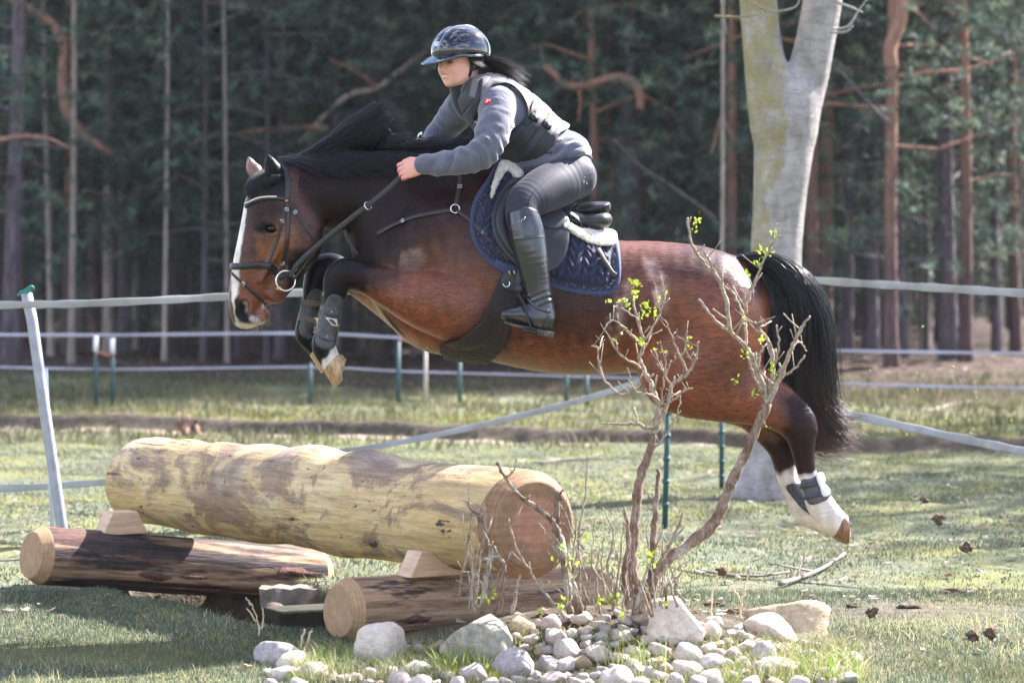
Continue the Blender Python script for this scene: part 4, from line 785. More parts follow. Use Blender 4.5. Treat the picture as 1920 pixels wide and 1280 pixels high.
# black points and white feet
leg_f = inside([(540, 470), (700, 478), (700, 530), (650, 560), (650, 700), (560, 700), (540, 560)], 10)
paint(leg_f, BLACK * 1.3); paint(blob(690, 520, 60, 26, .7) * .6, DARK); paint(inside([(560, 470), (640, 470), (600, 560), (560, 700)], 10) * (side > -.05), BLACK * 1.2)
paint(inside([(655, 540), (700, 560), (800, 640), (770, 650), (700, 610)], 8) * (side > -.04), np.array([.16, .085, .045]))
paint((side < -.05) * inside([(597, 690), (612, 664), (628, 652), (648, 668), (650, 700), (600, 720)], 4), WHITE * .8)
paint((side < -.05) * inside([(634, 650), (648, 655), (650, 690), (640, 676)], 3) * .9, BLACK * 1.5)
paint(inside([(1460, 735), (1540, 735), (1545, 905), (1490, 905), (1455, 830), (1475, 790)], 16) * .92, DARK * .7)
paint(inside([(1415, 830), (1470, 830), (1500, 880), (1460, 910)], 12) * .9, DARK)
sock = smooth01((jx - 1490) * .30 + (jy - 893) * .95, -4, 12) * (hx > 1440) * (hy > 840); paint(sock, WHITE * .95)
sock2 = (side > 0) * smooth01((jx - 1470) * .35 + (jy - 882) * .95, -4, 10) * (hx > 1440); paint(sock2, WHITE * .85)
paint((hx > 1400) * (hy < 560) * (hy > 480) * blob(1440, 530, 60, 40, .4), BLACK)
# clipped patch on the shoulder, rubbed grey hair behind the saddle
paint(inside([(752, 484), (765, 468), (792, 466), (798, 478), (796, 496), (775, 503), (752, 498)], 4) * (side < 0) * .95, np.array([.10, .060, .050]))
rub = np.maximum(inside([(1204, 482), (1225, 486), (1246, 520), (1250, 560), (1246, 590), (1232, 590), (1226, 540), (1212, 505)], 9), inside([(1165, 530), (1185, 535), (1170, 580), (1160, 640), (1150, 600)], 10) * .6)
paint(rub * (side < 0) * (.55 + .35 * hn2), np.array([.42, .28, .23]))
paint(rub * 0 + (blob(1420, 600, 24, 60, .6)) * .35, np.array([.30, .10, .04]))  # sun on the back of the buttock, put into the coat colour
paint((hx > 540) * (hx < 900) * (1 - smooth01(hy - np.interp(hx, [520, 600, 700, 800, 880, 940], [312, 297, 290, 292, 318, 350]), -6, 16)), BLACK)
col *= (1 + .14 * hn2 + .10 * hn)[:, None]; col = np.clip(col, .003, .9)

t = NT('bay_coat')
c = t.attr(); dn = t.n.new('ShaderNodeTexNoise'); dn.inputs['Scale'].default_value = 3.2; dn.inputs['Detail'].default_value = 2
t.L(t.tc.outputs['Object'], dn.inputs['Vector'])
wv = t.n.new('ShaderNodeVectorMath'); wv.operation = 'MULTIPLY_ADD'; wv.inputs[1].default_value = (.16, .16, .16); t.L(dn.outputs['Color'], wv.inputs[0]); t.L(t.tc.outputs['Object'], wv.inputs[2])
def flow(sx, sz, ang):
    mp = t.n.new('ShaderNodeMapping'); mp.inputs['Rotation'].default_value = (0, rad(ang), 0); mp.inputs['Scale'].default_value = (sx, sz, sz); t.L(wv.outputs[0], mp.inputs['Vector']); return mp.outputs['Vector']
f1 = t.noise(1.0, 3, .65, flow(22, 110, 32)); f2 = t.noise(9, 5, .65); f3 = t.noise(1.0, 2, .6, flow(60, 330, 32)); pale = t.ramp(t.sep(c)[0], [(.2, 0.0), (.5, .75)])
one = t.n.new('ShaderNodeRGB'); one.outputs[0].default_value = (1, 1, 1, 1)
c = t.mix(1.0, c, t.mix(pale, t.ramp(f1, [(.3, .52), (.7, 1.5)]), one.outputs[0]), 'MULTIPLY'); c = t.mix(.8, c, t.mix(pale, t.ramp(f3, [(.3, .6), (.7, 1.4)]), one.outputs[0]), 'MULTIPLY'); c = t.mix(.5, c, t.ramp(f2, [(.3, .75), (.7, 1.25)]), 'MULTIPLY')
b = t.bump(f1, .36, .006); b = t.bump(f3, .3, .003, b); b = t.bump(f2, .2, .012, b)
coat = t.out(c, t.ramp(f1, [(.3, .27), (.7, .42)]), b, t.ramp(t.sep(t.attr())[0], [(.01, .13), (.07, .34)]))
horse = empty('horse', hp(1000, 1160), 'dark bay horse in mid-jump over the log, white blaze and white hind socks', 'horse')
body = link('body', mesh('horse_body', hv, [hf], True, col), coat, horse)
# eyes, hooves
for s in (1, -1):
    g = Geo(); g.ball(hh(495, 429, 41 * s), np.array([.0245, .021, .0195]), 20, 14); g.obj('eye', plain('horse_eye', (.004, .003, .003), .16, .3, var=.1), horse)
th = NT('hoof_horn'); zz = th.noise(3, 4, .6, th.vec((30, 30, 6))); horn = th.out(th.ramp(zz, [(.3, (.14, .075, .035)), (.5, (.34, .20, .10)), (.75, (.46, .33, .20))]), .38, th.bump(zz, .3, .003))
def hoof(name_, a, bq, ra, rb, toe, dy, parent, mt):
    """a hoof: from the coronet a to the ground face b, wider at the sole, toe drawn out along 'toe'"""
    A, B = hp(*a, dy), hp(*bq, dy); n = (B - A) / np.linalg.norm(B - A); u = np.array([toe[0], 0, -toe[1]], float); u -= n * (u @ n); u /= np.linalg.norm(u); v = np.cross(n, u); vs = []; N = 22
    for j, (q, sc) in enumerate(((-.12, .86), (0, 1.0), (.08, 1.03), (.5, 1.0), (.95, 1.0), (1, .97), (.97, .7), (.93, .2))):
        r = ra + (rb - ra) * min(q, 1)
        for k in range(N):
            th_ = 2 * math.pi * k / N; ct, st_ = math.cos(th_), math.sin(th_)
            ex = (1.06 + .12 * max(q, 0)) * ct if ct > 0 else .92 * ct
            vs.append(A + (B - A) * q * (1 + .55 * ct * max(q, 0)) + (u * ex + v * st_ * .95) * r * sc * K)
    fs = [(j * N + k, j * N + (k + 1) % N, (j + 1) * N + (k + 1) % N, (j + 1) * N + k) for j in range(7) for k in range(N)] + [tuple(7 * N + k for k in range(N)), tuple(reversed(range(N)))]
    return link(name_, mesh(name_, vs, fs), mt, parent)
hoof('hoof', (624, 677), (641, 699), 22, 24, (-.3, 1), NF, horse, horn)
hoof('hoof', (597, 652), (614, 672), 20, 23, (-.3, 1), FF, horse, horn)
dk = NT('hoof_dark'); zz = dk.noise(3, 4, .6, dk.vec((30, 30, 6))); dhorn = dk.out(dk.ramp(zz, [(.3, (.07, .035, .02)), (.55, (.20, .095, .045)), (.75, (.32, .17, .08))]), .4, dk.bump(zz, .3, .003))
hoof('hoof', (1573, 983), (1591, 990), 23, 24, (.1, 1), NH, horse, dhorn)
hoof('hoof', (1569, 984), (1587, 991), 23, 24, (.1, 1), FH, horse, dhorn)

# ------------------------------------------------------------------ hair: each strand its own curve
def strands(name, pts, r0, m, parent, taper=.25):
    """pts: n strands x k points x 3"""
    n, k, _ = pts.shape; hc = bpy.data.hair_curves.new(name); hc.add_curves([k] * n)
    hc.attributes['position'].data.foreach_set('vector', pts.astype(np.float32).ravel())
    rr = hc.attributes.get('radius') or hc.attributes.new('radius', 'FLOAT', 'POINT')
    prof = r0 * (1 - (1 - taper) * np.linspace(0, 1, k) ** 1.5); rr.data.foreach_set('value', np.tile(prof, n).astype(np.float32))
    o = bpy.data.objects.new(name, hc); COL.objects.link(o); hc.materials.append(m)
    if parent is not None:
        o.parent = parent
        if parent.parent is None: o.matrix_parent_inverse = Matrix.Translation(-parent.location)
    return o
def hairmat(name, c1, c2, rough=.38):
    t = NT(name); f = t.noise(9, 3, .6); hi = t.n.new('ShaderNodeHairInfo')
    c = t.mix(hi.outputs['Random'], c1, c2); c = t.mix(.5, c, t.ramp(f, [(.3, .6), (.7, 1.4)]), 'MULTIPLY')
    return t.out(c, rough, None, .35)
def locks(guides, n, seed, spread=6, dspread=.03, k=12, wave=4.0, rag=0.0, lmin=.72, per=3):
    """hairs around guide curves given in pixels + depth offset; each lock is a row of (px, py, dy)"""
    g = np.random.default_rng(seed); G = [spline(np.asarray(q, float), 12) for q in guides]
    G = [q[np.linspace(0, len(q) - 1, k).astype(int)] for q in G]; G = np.array(G); m = len(G); out = []
    for i in range(n):
        a = g.uniform(0, m - 1.001); j = int(a); f = a - j; c = G[j] * (1 - f) + G[j + 1] * f; tt = np.linspace(0, 1, k)
        off = g.normal(size=3) * np.array([spread, spread, dspread]); key = round(a * per); rg = np.random.default_rng(seed * 977 + int(key)).normal(size=4)      # strands draw together into locks
        j2 = int(min(max(key / per, 0), m - 1.001)); f2 = min(max(key / per, 0), m - 1.001) - j2; c2 = G[j2] * (1 - f2) + G[j2 + 1] * f2
        w_ = (.80 * tt ** .6)[:, None]; c = c * (1 - w_) + c2 * w_
        ph = g.uniform(0, 6.28, 2); am = wave * g.uniform(.3, 1)
        c = c + off * (.35 + .65 * tt)[:, None]; c[:, 0] += am * np.sin(tt * 5 + ph[0]) * tt; c[:, 1] += am * np.sin(tt * 6 + ph[1]) * tt
        c[:, :2] += rag * tt[:, None] ** 1.4 * (rg[:2] + .35 * g.normal(size=2)); ln = g.uniform(lmin, 1.0) * (1 - .12 * abs(rg[2]) * (rag > 0)); ii = tt * ln * (k - 1); i0 = np.minimum(ii.astype(int), k - 2); fr = (ii - i0)[:, None]; c = c[i0] * (1 - fr) + c[i0 + 1] * fr
        out.append([hp(*q) for q in c])
    return np.array(out)
mane_m = hairmat('mane_hair', (.004, .004, .006), (.011, .010, .013)); tail_m = hairmat('tail_hair', (.004, .004, .007), (.014, .012, .014), .3); tip_m = hairmat('tail_tip_hair', (.025, .012, .009), (.11, .050, .032))
mg = []
for i, a in enumerate(np.linspace(0, 1, 8)):                     # roots along the crest; blown up and back
    rx, ry = 524 + a * 215, 312 - 22 * math.sin(a * 2.0)
    h = [16, 34, 58, 70, 72, 58, 30, 16][i]; L = [112, 116, 108, 90, 74, 50, 40, 36][i]
    mg.append([(rx, ry, -.02), (rx + L * .25, ry - h * .50, -.045), (rx + L * .62, ry - h * .98, -.05), (rx + L * .9, ry - h * 1.10, -.04), (rx + L * 1.2, ry - h * 1.12, -.02)])
strands('mane', locks(mg, 5200, 1, 6, .036, 12, 9, 15, .55, 7), .0022, mane_m, horse)
mg3 = [[(730 + x, 286, -.01), (745 + x, 276, -.03), (766 + x, 268, -.04), (792 + x, 268, -.04)] for x in range(0, 150, 25)]
strands('mane', locks(mg3, 1300, 6, 5, .02, 9, 5, 8, .5, 4), .0017, mane_m, horse)
mg2 = [[(x, 300 - 14 * math.sin((x - 500) / 110), -.05), (x + 36, 306 - 10 * math.sin((x - 500) / 110), -.11), (x + 84, 314 + 0.02 * (x - 500), -.125), (x + 130, 318 + .04 * (x - 520), -.125)] for x in range(520, 830, 30)]
strands('mane', locks(mg2, 1000, 2, 6, .012, 10, 7, 16, .4, 5), .0017, mane_m, horse)
fl = [[(500 + a, 318 + abs(a) * .3, -.05 - a * .002), (486 + a, 334, -.09 - a * .002), (474 + a * .8, 352, -.10), (472 + a * .7, 372, -.10)] for a in (-14, -6, 4, 14, 24, 32)]
strands('forelock', locks(fl, 900, 3, 3, .012, 10, 2), .0010, mane_m, horse)
tg = [[(1372, 488, 0), (1420, 482, -.02), (1468, 512, -.03), (1500, 590, -.03), (1500, 690, -.02), (1516, 770, 0), (1548, 822, 0)],
      [(1380, 486, 0), (1436, 482, -.03), (1490, 515, -.05), (1522, 590, -.05), (1524, 690, -.03), (1540, 780, 0), (1584, 812, 0)],
      [(1386, 485, 0), (1446, 484, -.02), (1512, 520, -.04), (1556, 600, -.04), (1552, 690, -.02), (1556, 760, 0), (1598, 800, 0)],
      [(1390, 490, 0), (1440, 500, .02), (1490, 545, .03), (1512, 640, .03), (1520, 740, .03), (1580, 815, .03)],
      [(1386, 500, 0), (1425, 520, -.01), (1450, 580, -.02), (1462, 660, -.02), (1480, 730, -.02), (1520, 790, 0)],
      [(1386, 510, 0), (1412, 540, .01), (1430, 600, .0), (1446, 680, 0), (1462, 740, 0), (1490, 790, 0)]]
strands('tail', locks(tg, 3800, 4, 6, .036, 16, 17, 22, .55, 8), .0018, tail_m, horse)
tg2 = [[(1505, 640, -.03), (1516, 720, -.02), (1530, 780, 0), (1560, 815, .01), (1612, 818, .02)], [(1530, 640, -.03), (1538, 720, -.02), (1552, 770, 0), (1580, 805, .01), (1604, 800, .02)], [(1490, 650, -.02), (1500, 740, -.01), (1515, 800, 0), (1545, 828, .0), (1600, 826, 0)], [(1500, 690, -.02), (1508, 770, 0), (1520, 820, 0), (1540, 842, 0), (1580, 850, 0)]]
strands('tail', locks(tg2, 1700, 5, 9, .03, 14, 12, 20, .6, 6), .0014, tip_m, horse)
wh = RNG.uniform(size=(60, 2)); 
strands('whiskers', np.array([[hh(470 + 30 * a, 606 - 10 * (a > .6), (b - .5) * 40) + np.array([0, 0, -1]) * q * .012 + np.array([-.3 + a, -.4 + b, 0]) * q * .008 for q in range(4)] for a, b in wh]), .0005, hairmat('whisker_hair', (.2, .15, .1), (.4, .3, .25)), horse)
# ================================================================== TACK
def shell(poly, o0, o1, dlo=-.43, dhi=.43, rnd=.006, extra=None, src=None, vox=None):
    """a layer that lies o0..o1 above the skin, cut to an outline drawn in photo pixels"""
    S = src or HS; poly = np.asarray(poly, float); a = hp(poly[:, 0].min() - 14, poly[:, 1].max() + 14); b = hp(poly[:, 0].max() + 14, poly[:, 1].min() - 14)
    sl, X, Y, Z = S.sub((a[0], HD + dlo, a[2]), (b[0], HD + dhi, b[2])); f = S.v[sl]
    px = 960 + F * X / Y; py = HOR + F * (CAMH - Z) / Y
    px, py = np.broadcast_arrays(px, py); f = np.broadcast_to(f, px.shape)
    d1 = np.abs(f - (o0 + o1) / 2) - (o1 - o0) / 2; d2 = poly_sd(px, py, poly) * K
    k = rnd; h = np.clip(.5 - .5 * (d2 - d1) / k, 0, 1); fld = d2 * (1 - h) + d1 * h + k * h * (1 - h)
    Yb = np.broadcast_to(Y, px.shape)
    fld = np.maximum(fld, np.maximum(HD + dlo + .01 - Yb, Yb - HD - dhi + .01))
    if extra is not None: fld = np.maximum(fld, extra(px, py, Yb))
    return S.mesh(fld.astype(np.float32), np.array([S.ax[i][sl[i]][0] for i in range(3)]))
def vnorm(v, f):
    n = np.zeros_like(v); t1 = v[f[:, 1]] - v[f[:, 0]]; t2 = v[f[:, 2]] - v[f[:, 0]]; fn = np.cross(t1, t2)
    for i in range(4): np.add.at(n, f[:, i], fn)
    return n / (np.linalg.norm(n, axis=1, keepdims=True) + 1e-12)
def leather(name, c=(.010, .010, .012), rough=.34, spec=.38, wear=(.05, .045, .045)):
    t = NT(name); f = t.noise(260, 3, .6); g = t.noise(11, 5, .65)
    k = t.mix(t.ramp(g, [(.45, 0.0), (.85, .55)]), c, wear); b = t.bump(f, .25, .0015); b = t.bump(g, .12, .01, b)
    return t.out(k, t.ramp(g, [(.3, rough * .8), (.7, rough * 1.35)]), b, spec)
LEA = leather('black_leather'); BRN = leather('dark_brown_leather', (.022, .014, .012), .42, .4, (.06, .045, .04)); METAL = plain('polished_steel', (.62, .60, .56), .22, .5, 1.0, .1, 60, .05)
BRASS = plain('brass', (.60, .40, .14), .3, .5, 1.0, .15, 60, .05)

# ---- saddle cloth
PAD = round_poly([(950, 292), (915, 335), (889, 376), (882, 420), (892, 462), (922, 496), (968, 514), (1025, 536), (1080, 550), (1128, 554), (1154, 545), (1163, 518), (1163, 484), (1158, 448), (1145, 380), (1060, 320)])
pv, pf = shell(PAD, .001, .014)
pn = vnorm(pv, pf); qx, qy = to_px(pv); dd = -poly_sd(qx, qy, PAD)
cx = (qx - 1000) / 30 + (qy - 500) * .006; fr = np.abs(cx - np.round(cx)) * 2
chev = np.abs(np.sin(np.pi * (qy / 17.0 - fr * 1.15))); groove = np.minimum(1, fr / .22) * np.minimum(1, (1 - fr) / .16 + .25)
field = smooth01(dd, 20, 24); amp = field * (chev ** .6) * np.clip(groove, .1, 1) * .017 + .005 * (smooth01(dd, 9, 11) - smooth01(dd, 17, 19)) * -1 + .005 * (1 - smooth01(dd, 5, 8))
out_ = np.abs(pn[:, 1]) > -1
pv2 = pv + pn * (amp - .002)[:, None]
NAVY = np.array([.013, .016, .038]); pcol = np.tile(NAVY, (len(pv), 1)); pcol[dd < 7] = (.030, .038, .085)
band = (dd > 9.5) & (dd < 17.5); pcol[band] = (.010, .012, .026)
t = NT('navy_quilt'); c = t.attr(); wv_ = t.noise(420, 2, .5); big = t.noise(16, 4, .6)
c = t.mix(.6, c, t.ramp(wv_, [(.35, .55), (.65, 1.35)]), 'MULTIPLY'); c = t.mix(t.ramp(big, [(.55, 0.0), (.9, .22)]), c, (.07, .075, .10))
navy = t.out(c, .75, t.bump(wv_, .35, .0015), .25, sheen=.2)
pad = empty('saddle_cloth', hp(1020, 520), 'navy chevron quilted saddle cloth with a sparkling border under the saddle', 'saddle cloth')
link('quilted_cloth', mesh('quilted_cloth', pv2, [pf], True, pcol), navy, pad)
g = Geo()                                                        # little glass stones sewn along the border
ring = spline(np.vstack([PAD[i * 5:i * 5 + 1] for i in range(len(PAD) // 5)]), 10); cnt_ = PAD.mean(0)
r_ = np.random.default_rng(3)
for q in ring:
    for k in range(2):
        dirn = (cnt_ - q) / np.linalg.norm(cnt_ - q); p = q + dirn * r_.uniform(11, 17) + r_.normal(size=2) * 1.5
        if p[1] < 340: continue
        z = hit(*p)
        if z is not None and r_.uniform() < .8: g.ball(z[0] + z[1] * .016, r_.uniform(.0010, .0019), 5, 4)
tag(g.obj('glass_stone', plain('glass_stones', (.62, .64, .74), .12, .9, .7, .1), pad), kind='stuff')
g = Geo(); a = [hit(*q) for q in ((1096, 466), (1122, 460), (1124, 476), (1112, 481))]
g.add([z[0] + z[1] * .026 for z in a] + [z[0] + z[1] * .016 for z in a], [(0, 1, 2, 3), (0, 4, 5, 1), (1, 5, 6, 2), (2, 6, 7, 3), (3, 7, 4, 0)]); g.obj('emblem_patch', plain('pale_patch', (.45, .40, .42), .5, .5, .2, .4, 300), pad)
g = Geo(); pp = [hit(*q) for q in ((928, 493), (945, 503), (964, 509), (984, 515))]; g.ribbon([z[0] + z[1] * .012 for z in pp], [z[1] for z in pp], .036, .005); g.obj('girth_loop', plain('navy_webbing', (.026, .034, .075), .7, .3, 0, .2, 200), pad)

# ---- sheepskin half pad
tf = NT('cream_sheepskin'); f = tf.noise(70, 6, .7); fleece_m = tf.out(tf.ramp(f, [(.3, (.40, .35, .24)), (.65, (.78, .73, .60))]), .95, tf.bump(f, .9, .012), .1, sheen=.6)
fl = empty('sheepskin_pad', hp(1100, 440), 'cream sheepskin half pad showing under the front and back of the saddle', 'saddle pad')
for nm_, poly in (('back_roll', [(1050, 404), (1082, 424), (1120, 430), (1148, 428), (1157, 440), (1155, 456), (1138, 462), (1105, 456), (1072, 438), (1046, 420)]), ('front_roll', [(940, 300), (978, 306), (982, 330), (966, 336), (952, 322), (938, 340), (926, 368), (919, 372), (922, 346)])):
    v_, f_ = shell(round_poly(poly, 3), .012, .044 if nm_ == 'back_roll' else .038, rnd=.02); n_ = vnorm(v_, f_)
    v_ = v_ + n_ * (.002 * vnoise(v_, 300, 8) + .002 * vnoise(v_, 150, 9))[:, None]; link(nm_, mesh(nm_, v_, [f_]), fleece_m, fl)

# ---- saddle
sad = empty('saddle', hp(1030, 420), 'black leather jumping saddle with a high cantle under the rider', 'saddle')
SS = SDF(hp(890, 540) * np.array([1, 0, 1]) + np.array([0, HD - .36, 0]), hp(1170, 290) * np.array([1, 0, 1]) + np.array([0, HD + .36, 0]), .005)
SS.chain(hst([(958, 330, 0, 12, 26), (985, 352, 0, 14, 32), (1020, 378, 0, 13, 46), (1060, 394, 0, 12, 60), (1098, 396, 0, 12, 66), (1126, 389, 0, 10, 62), (1138, 384, 0, 6, 54)]), .01)
for s in (-1, 1):
    SS.ball(hp(1112, 392, .075 * s), np.array([32, 30, 13]) * K, .02)
sv, sf = SS.mesh(); link('seat', mesh('seat', sv, [sf]), LEA, sad)
SP = SDF(hp(890, 540) * np.array([1, 0, 1]) + np.array([0, HD - .36, 0]), hp(1170, 290) * np.array([1, 0, 1]) + np.array([0, HD + .36, 0]), .005)
for s in (-1, 1):
    SP.chain(hst([(985, 378, .10 * s, 16, 22), (1030, 402, .12 * s, 15, 26), (1080, 414, .13 * s, 15, 27), (1122, 414, .12 * s, 17, 25), (1134, 412, .11 * s, 14, 20)]), .012)
SP.chain(hst([(970, 360, 0, 18, 50), (1040, 398, 0, 10, 58), (1120, 408, 0, 13, 50)]), .02)
sv, sf = SP.mesh(); link('panel', mesh('panel', sv, [sf]), LEA, sad)
g = Geo()
for z0 in (401, 405):
    for s in (-1, 1): g.tube([hp(x, y + (z0 - 401), s * w_) for x, y, w_ in ((1042, 398, .150), (1070, 405, .172), (1100, 408, .178), (1126, 403, .162), (1140, 398, .10))], .0032, 6)
g.obj('piping', LEA, sad)
FLAP = round_poly([(968, 334), (940, 352), (924, 385), (921, 420), (931, 455), (955, 487), (985, 508), (1018, 512), (1046, 502), (1062, 474), (1069, 438), (1066, 408), (1035, 376)])
for s, lim in ((-1, (-.43, -.02)), (1, (.02, .43))):
    v_, f_ = shell(FLAP, .028, .040, *lim); link('flap', mesh('flap', v_, [f_]), LEA, sad)
    v_, f_ = shell(round_poly([(978, 336), (950, 350), (932, 384), (928, 418), (938, 450), (962, 484), (974, 478), (958, 445), (952, 412), (958, 380), (975, 356), (992, 346)]), .034, .062, *lim, rnd=.02); link('knee_block', mesh('knee_block', v_, [f_]), LEA, sad)
    v_, f_ = shell(round_poly([(990, 340), (968, 352), (954, 384), (950, 416), (960, 448), (978, 474), (984, 470), (972, 442), (966, 414), (972, 386), (990, 362)]), .034, .052, *lim, rnd=.014); link('flap_roll', mesh('flap_roll', v_, [f_]), LEA, sad)
    v_, f_ = shell(round_poly([(1000, 372), (1030, 380), (1062, 404), (1056, 424), (1030, 430), (1004, 410)]), .036, .046, *lim); link('skirt', mesh('skirt', v_, [f_]), LEA, sad)
g = Geo(); pts = [(1052, 408, -.295), (1075, 425, -.315), (1096, 447, -.312), (1118, 478, -.305), (1142, 514, -.300), (1152, 522, -.298)]
q = spline([hp(*p) for p in pts], 5); zz = [hit(*np.array([960 + F * p[0] / p[1], HOR + F * (CAMH - p[2]) / p[1]])) for p in q]
q = [z[0] + z[1] * (.047 if i < len(zz) * .25 else .032) for i, z in enumerate(zz)]; g.ribbon(q, [z[1] for z in zz], .021, .004); g.obj('loose_strap', BRN, sad)
# girth with its broad belly guard
girth = empty('girth', hp(900, 640), 'black girth with a wide belly guard round the chest of the horse', 'girth')
v_, f_ = shell(round_poly([(946, 500), (982, 512), (974, 560), (962, 600), (950, 640), (918, 680), (858, 690), (822, 652), (868, 632), (905, 596), (926, 545)], 4), .001, .011); 
tg_ = NT('worn_black_girth'); f = tg_.noise(90, 5, .65); gm = tg_.out(tg_.ramp(f, [(.3, (.010, .009, .009)), (.75, (.032, .024, .020))]), .7, tg_.bump(f, .5, .004), .3)
n_ = vnorm(v_, f_); link('belly_guard', mesh('belly_guard', v_ + n_ * (.002 * vnoise(v_, 90, 2))[:, None], [f_]), gm, girth)
v_, f_ = shell(round_poly([(946, 508), (974, 516), (968, 548), (938, 540)], 3), .010, .017, -.43, 0); link('leather_end', mesh('leather_end', v_, [f_]), LEA, girth)
z = hit(951, 531); g = Geo(); g.ring(z[0] + z[1] * .022, .0135, .0028, z[1] + np.array([0, 0, .2]), 18, 6, .62); g.obj('ring', METAL, girth)
g = Geo()
for px in (955, 964, 972): zz = [hit(px + k * 1.5, 508 + k * 4) for k in range(3)]; g.ribbon([q[0] + q[1] * .019 for q in zz], [q[1] for q in zz], .006, .004)
g.obj('buckle', BRASS, girth)

# ---- straps laid on the horse
def strap(name, pts, w_, m, parent, off=.003, th=.004, n=6, bvh=None):
    q = spline(np.asarray(pts, float), n); a = [hit(*p, bvh) for p in q]; k = [z for z in a if z is not None]
    p = np.array([z[0] + z[1] * off for z in k]); nn = np.array([z[1] for z in k])
    for _ in range(2):
        p[1:-1] = (p[:-2] + 2 * p[1:-1] + p[2:]) / 4; nn[1:-1] = (nn[:-2] + 2 * nn[1:-1] + nn[2:]) / 4
    g = Geo(); g.ribbon(list(p), list(nn), w_, th); return g.obj(name, m, parent)
def buckle(px, py, parent, w_=.016, h=.012, off=.012, m=None, name='buckle', rot=0.0):
    z = hit(px, py); n = z[1]; u = np.cross(n, (0, 0, 1)); u /= np.linalg.norm(u); v = np.cross(n, u)
    u, v = u * math.cos(rot) + v * math.sin(rot), v * math.cos(rot) - u * math.sin(rot); c = z[0] + n * off; g = Geo()
    cs = [c + u * a * w_ / 2 + v * b * h / 2 for a, b in ((-1, -1), (1, -1), (1, 1), (-1, 1), (-1, -1), (1, -1))]; g.tube(cs, .0018, 6); g.tube([c - u * w_ / 2, c + u * w_ / 2], .0013, 5); return g.obj(name, m or METAL, parent)
br = empty('bridle', hh(510, 460, 40), 'black leather bridle with pearl browband and loose ring bit on the horse', 'bridle')
strap('headpiece', [(534, 306), (538, 330), (540, 356), (537, 376)], .024, LEA, br)
strap('browband', [(538, 374), (515, 371), (490, 373), (472, 380), (462, 388)], .017, LEA, br, .004, .006)
g = Geo()
for q in spline([(517, 369.5), (500, 370), (482, 374), (464, 383)], 6):
    z = hit(*q)
    if z: g.ball(z[0] + z[1] * .013, .0042, 7, 5)
tag(g.obj('pearl', plain('pearls', (.72, .66, .50), .25, .6, .35, .15), br), kind='stuff')
strap('cheekpiece', [(537, 378), (541, 405), (539, 440), (536, 470), (531, 500), (527, 524)], .015, LEA, br, .004)
strap('cheekpiece', [(534, 386), (529, 412), (521, 445), (510, 478), (502, 498)], .012, LEA, br, .003)
strap('throatlash', [(540, 380), (556, 398), (572, 424), (586, 446), (594, 460)], .012, LEA, br, .004)
strap('noseband', [(433, 500), (450, 499), (470, 497), (495, 497), (510, 502), (519, 512)], .027, LEA, br, .004, .009)
strap('flash_strap', [(432, 508), (448, 524), (466, 540), (484, 557), (498, 571)], .011, LEA, br, .004)
strap('chin_strap', [(530, 520), (548, 508), (566, 495), (580, 482), (590, 474)], .015, LEA, br, .004)
for q in ((537, 393, .1), (527, 414, .2), (532, 493, 0), (554, 399, .8), (457, 531, .9), (554, 502, .9)): buckle(q[0], q[1], br, rot=q[2])
z = hit(537, 377); g = Geo(); g.ball(z[0] + z[1] * .010, (.010, .007, .007), 10, 8); g.obj('rosette', plain('copper_knot', (.42, .18, .06), .35, .5, .6), br)
BIT = hh(521, 526, 44); g = Geo(); g.ring(BIT, 18.5 * K, .0040, lat + np.array([.1, -.6, .05]), 28, 8); g.obj('bit_ring', METAL, br)
g = Geo(); g.tube([hh(503, 541, 40), hh(513, 540, 44)], [.007, .009], 10); g.obj('bit_mouthpiece', BRASS, br)
# reins, from the bit to the hand
HAND = hp(757, 322, -.205)
rein = [BIT + np.array([.02, -.004, .015]), hp(560, 492, -.150), hp(610, 447, -.172), hp(660, 407, -.19), hp(705, 373, -.20), hp(742, 340, -.207), HAND]
g = Geo(); q = spline(rein, 8); g.ribbon(list(q), [np.array([0, -1, -.15])] * len(q), .019, .0045); g.obj('rein', plain('rubber_rein', (.035, .032, .032), .65, .4, 0, .3, 240, .5), br)
g = Geo(); q = spline([BIT + np.array([.03, -.002, 0]), hp(600, 462, -.150), hp(650, 420, -.175), hp(700, 378, -.195)], 6); g.ribbon(list(q), [np.array([0, -1, -.1])] * len(q), .010, .004); g.obj('rein_loop', LEA, br)
far = [hh(500, 532, -40), hp(600, 452, .12), hp(700, 372, .19), hp(780, 312, .20)]; g = Geo(); q = spline(far, 8); g.ribbon(list(q), [np.array([0, 1, 0])] * len(q), .019, .0045); g.obj('rein', plain('rubber_rein_far', (.035, .032, .032), .65, .4, 0, .3, 240, .5), br)
g = Geo(); g.ring(hp(690, 386, -.205), .017, .0028, (.5, -.6, .3), 20, 6); g.obj('martingale_ring', METAL, br)
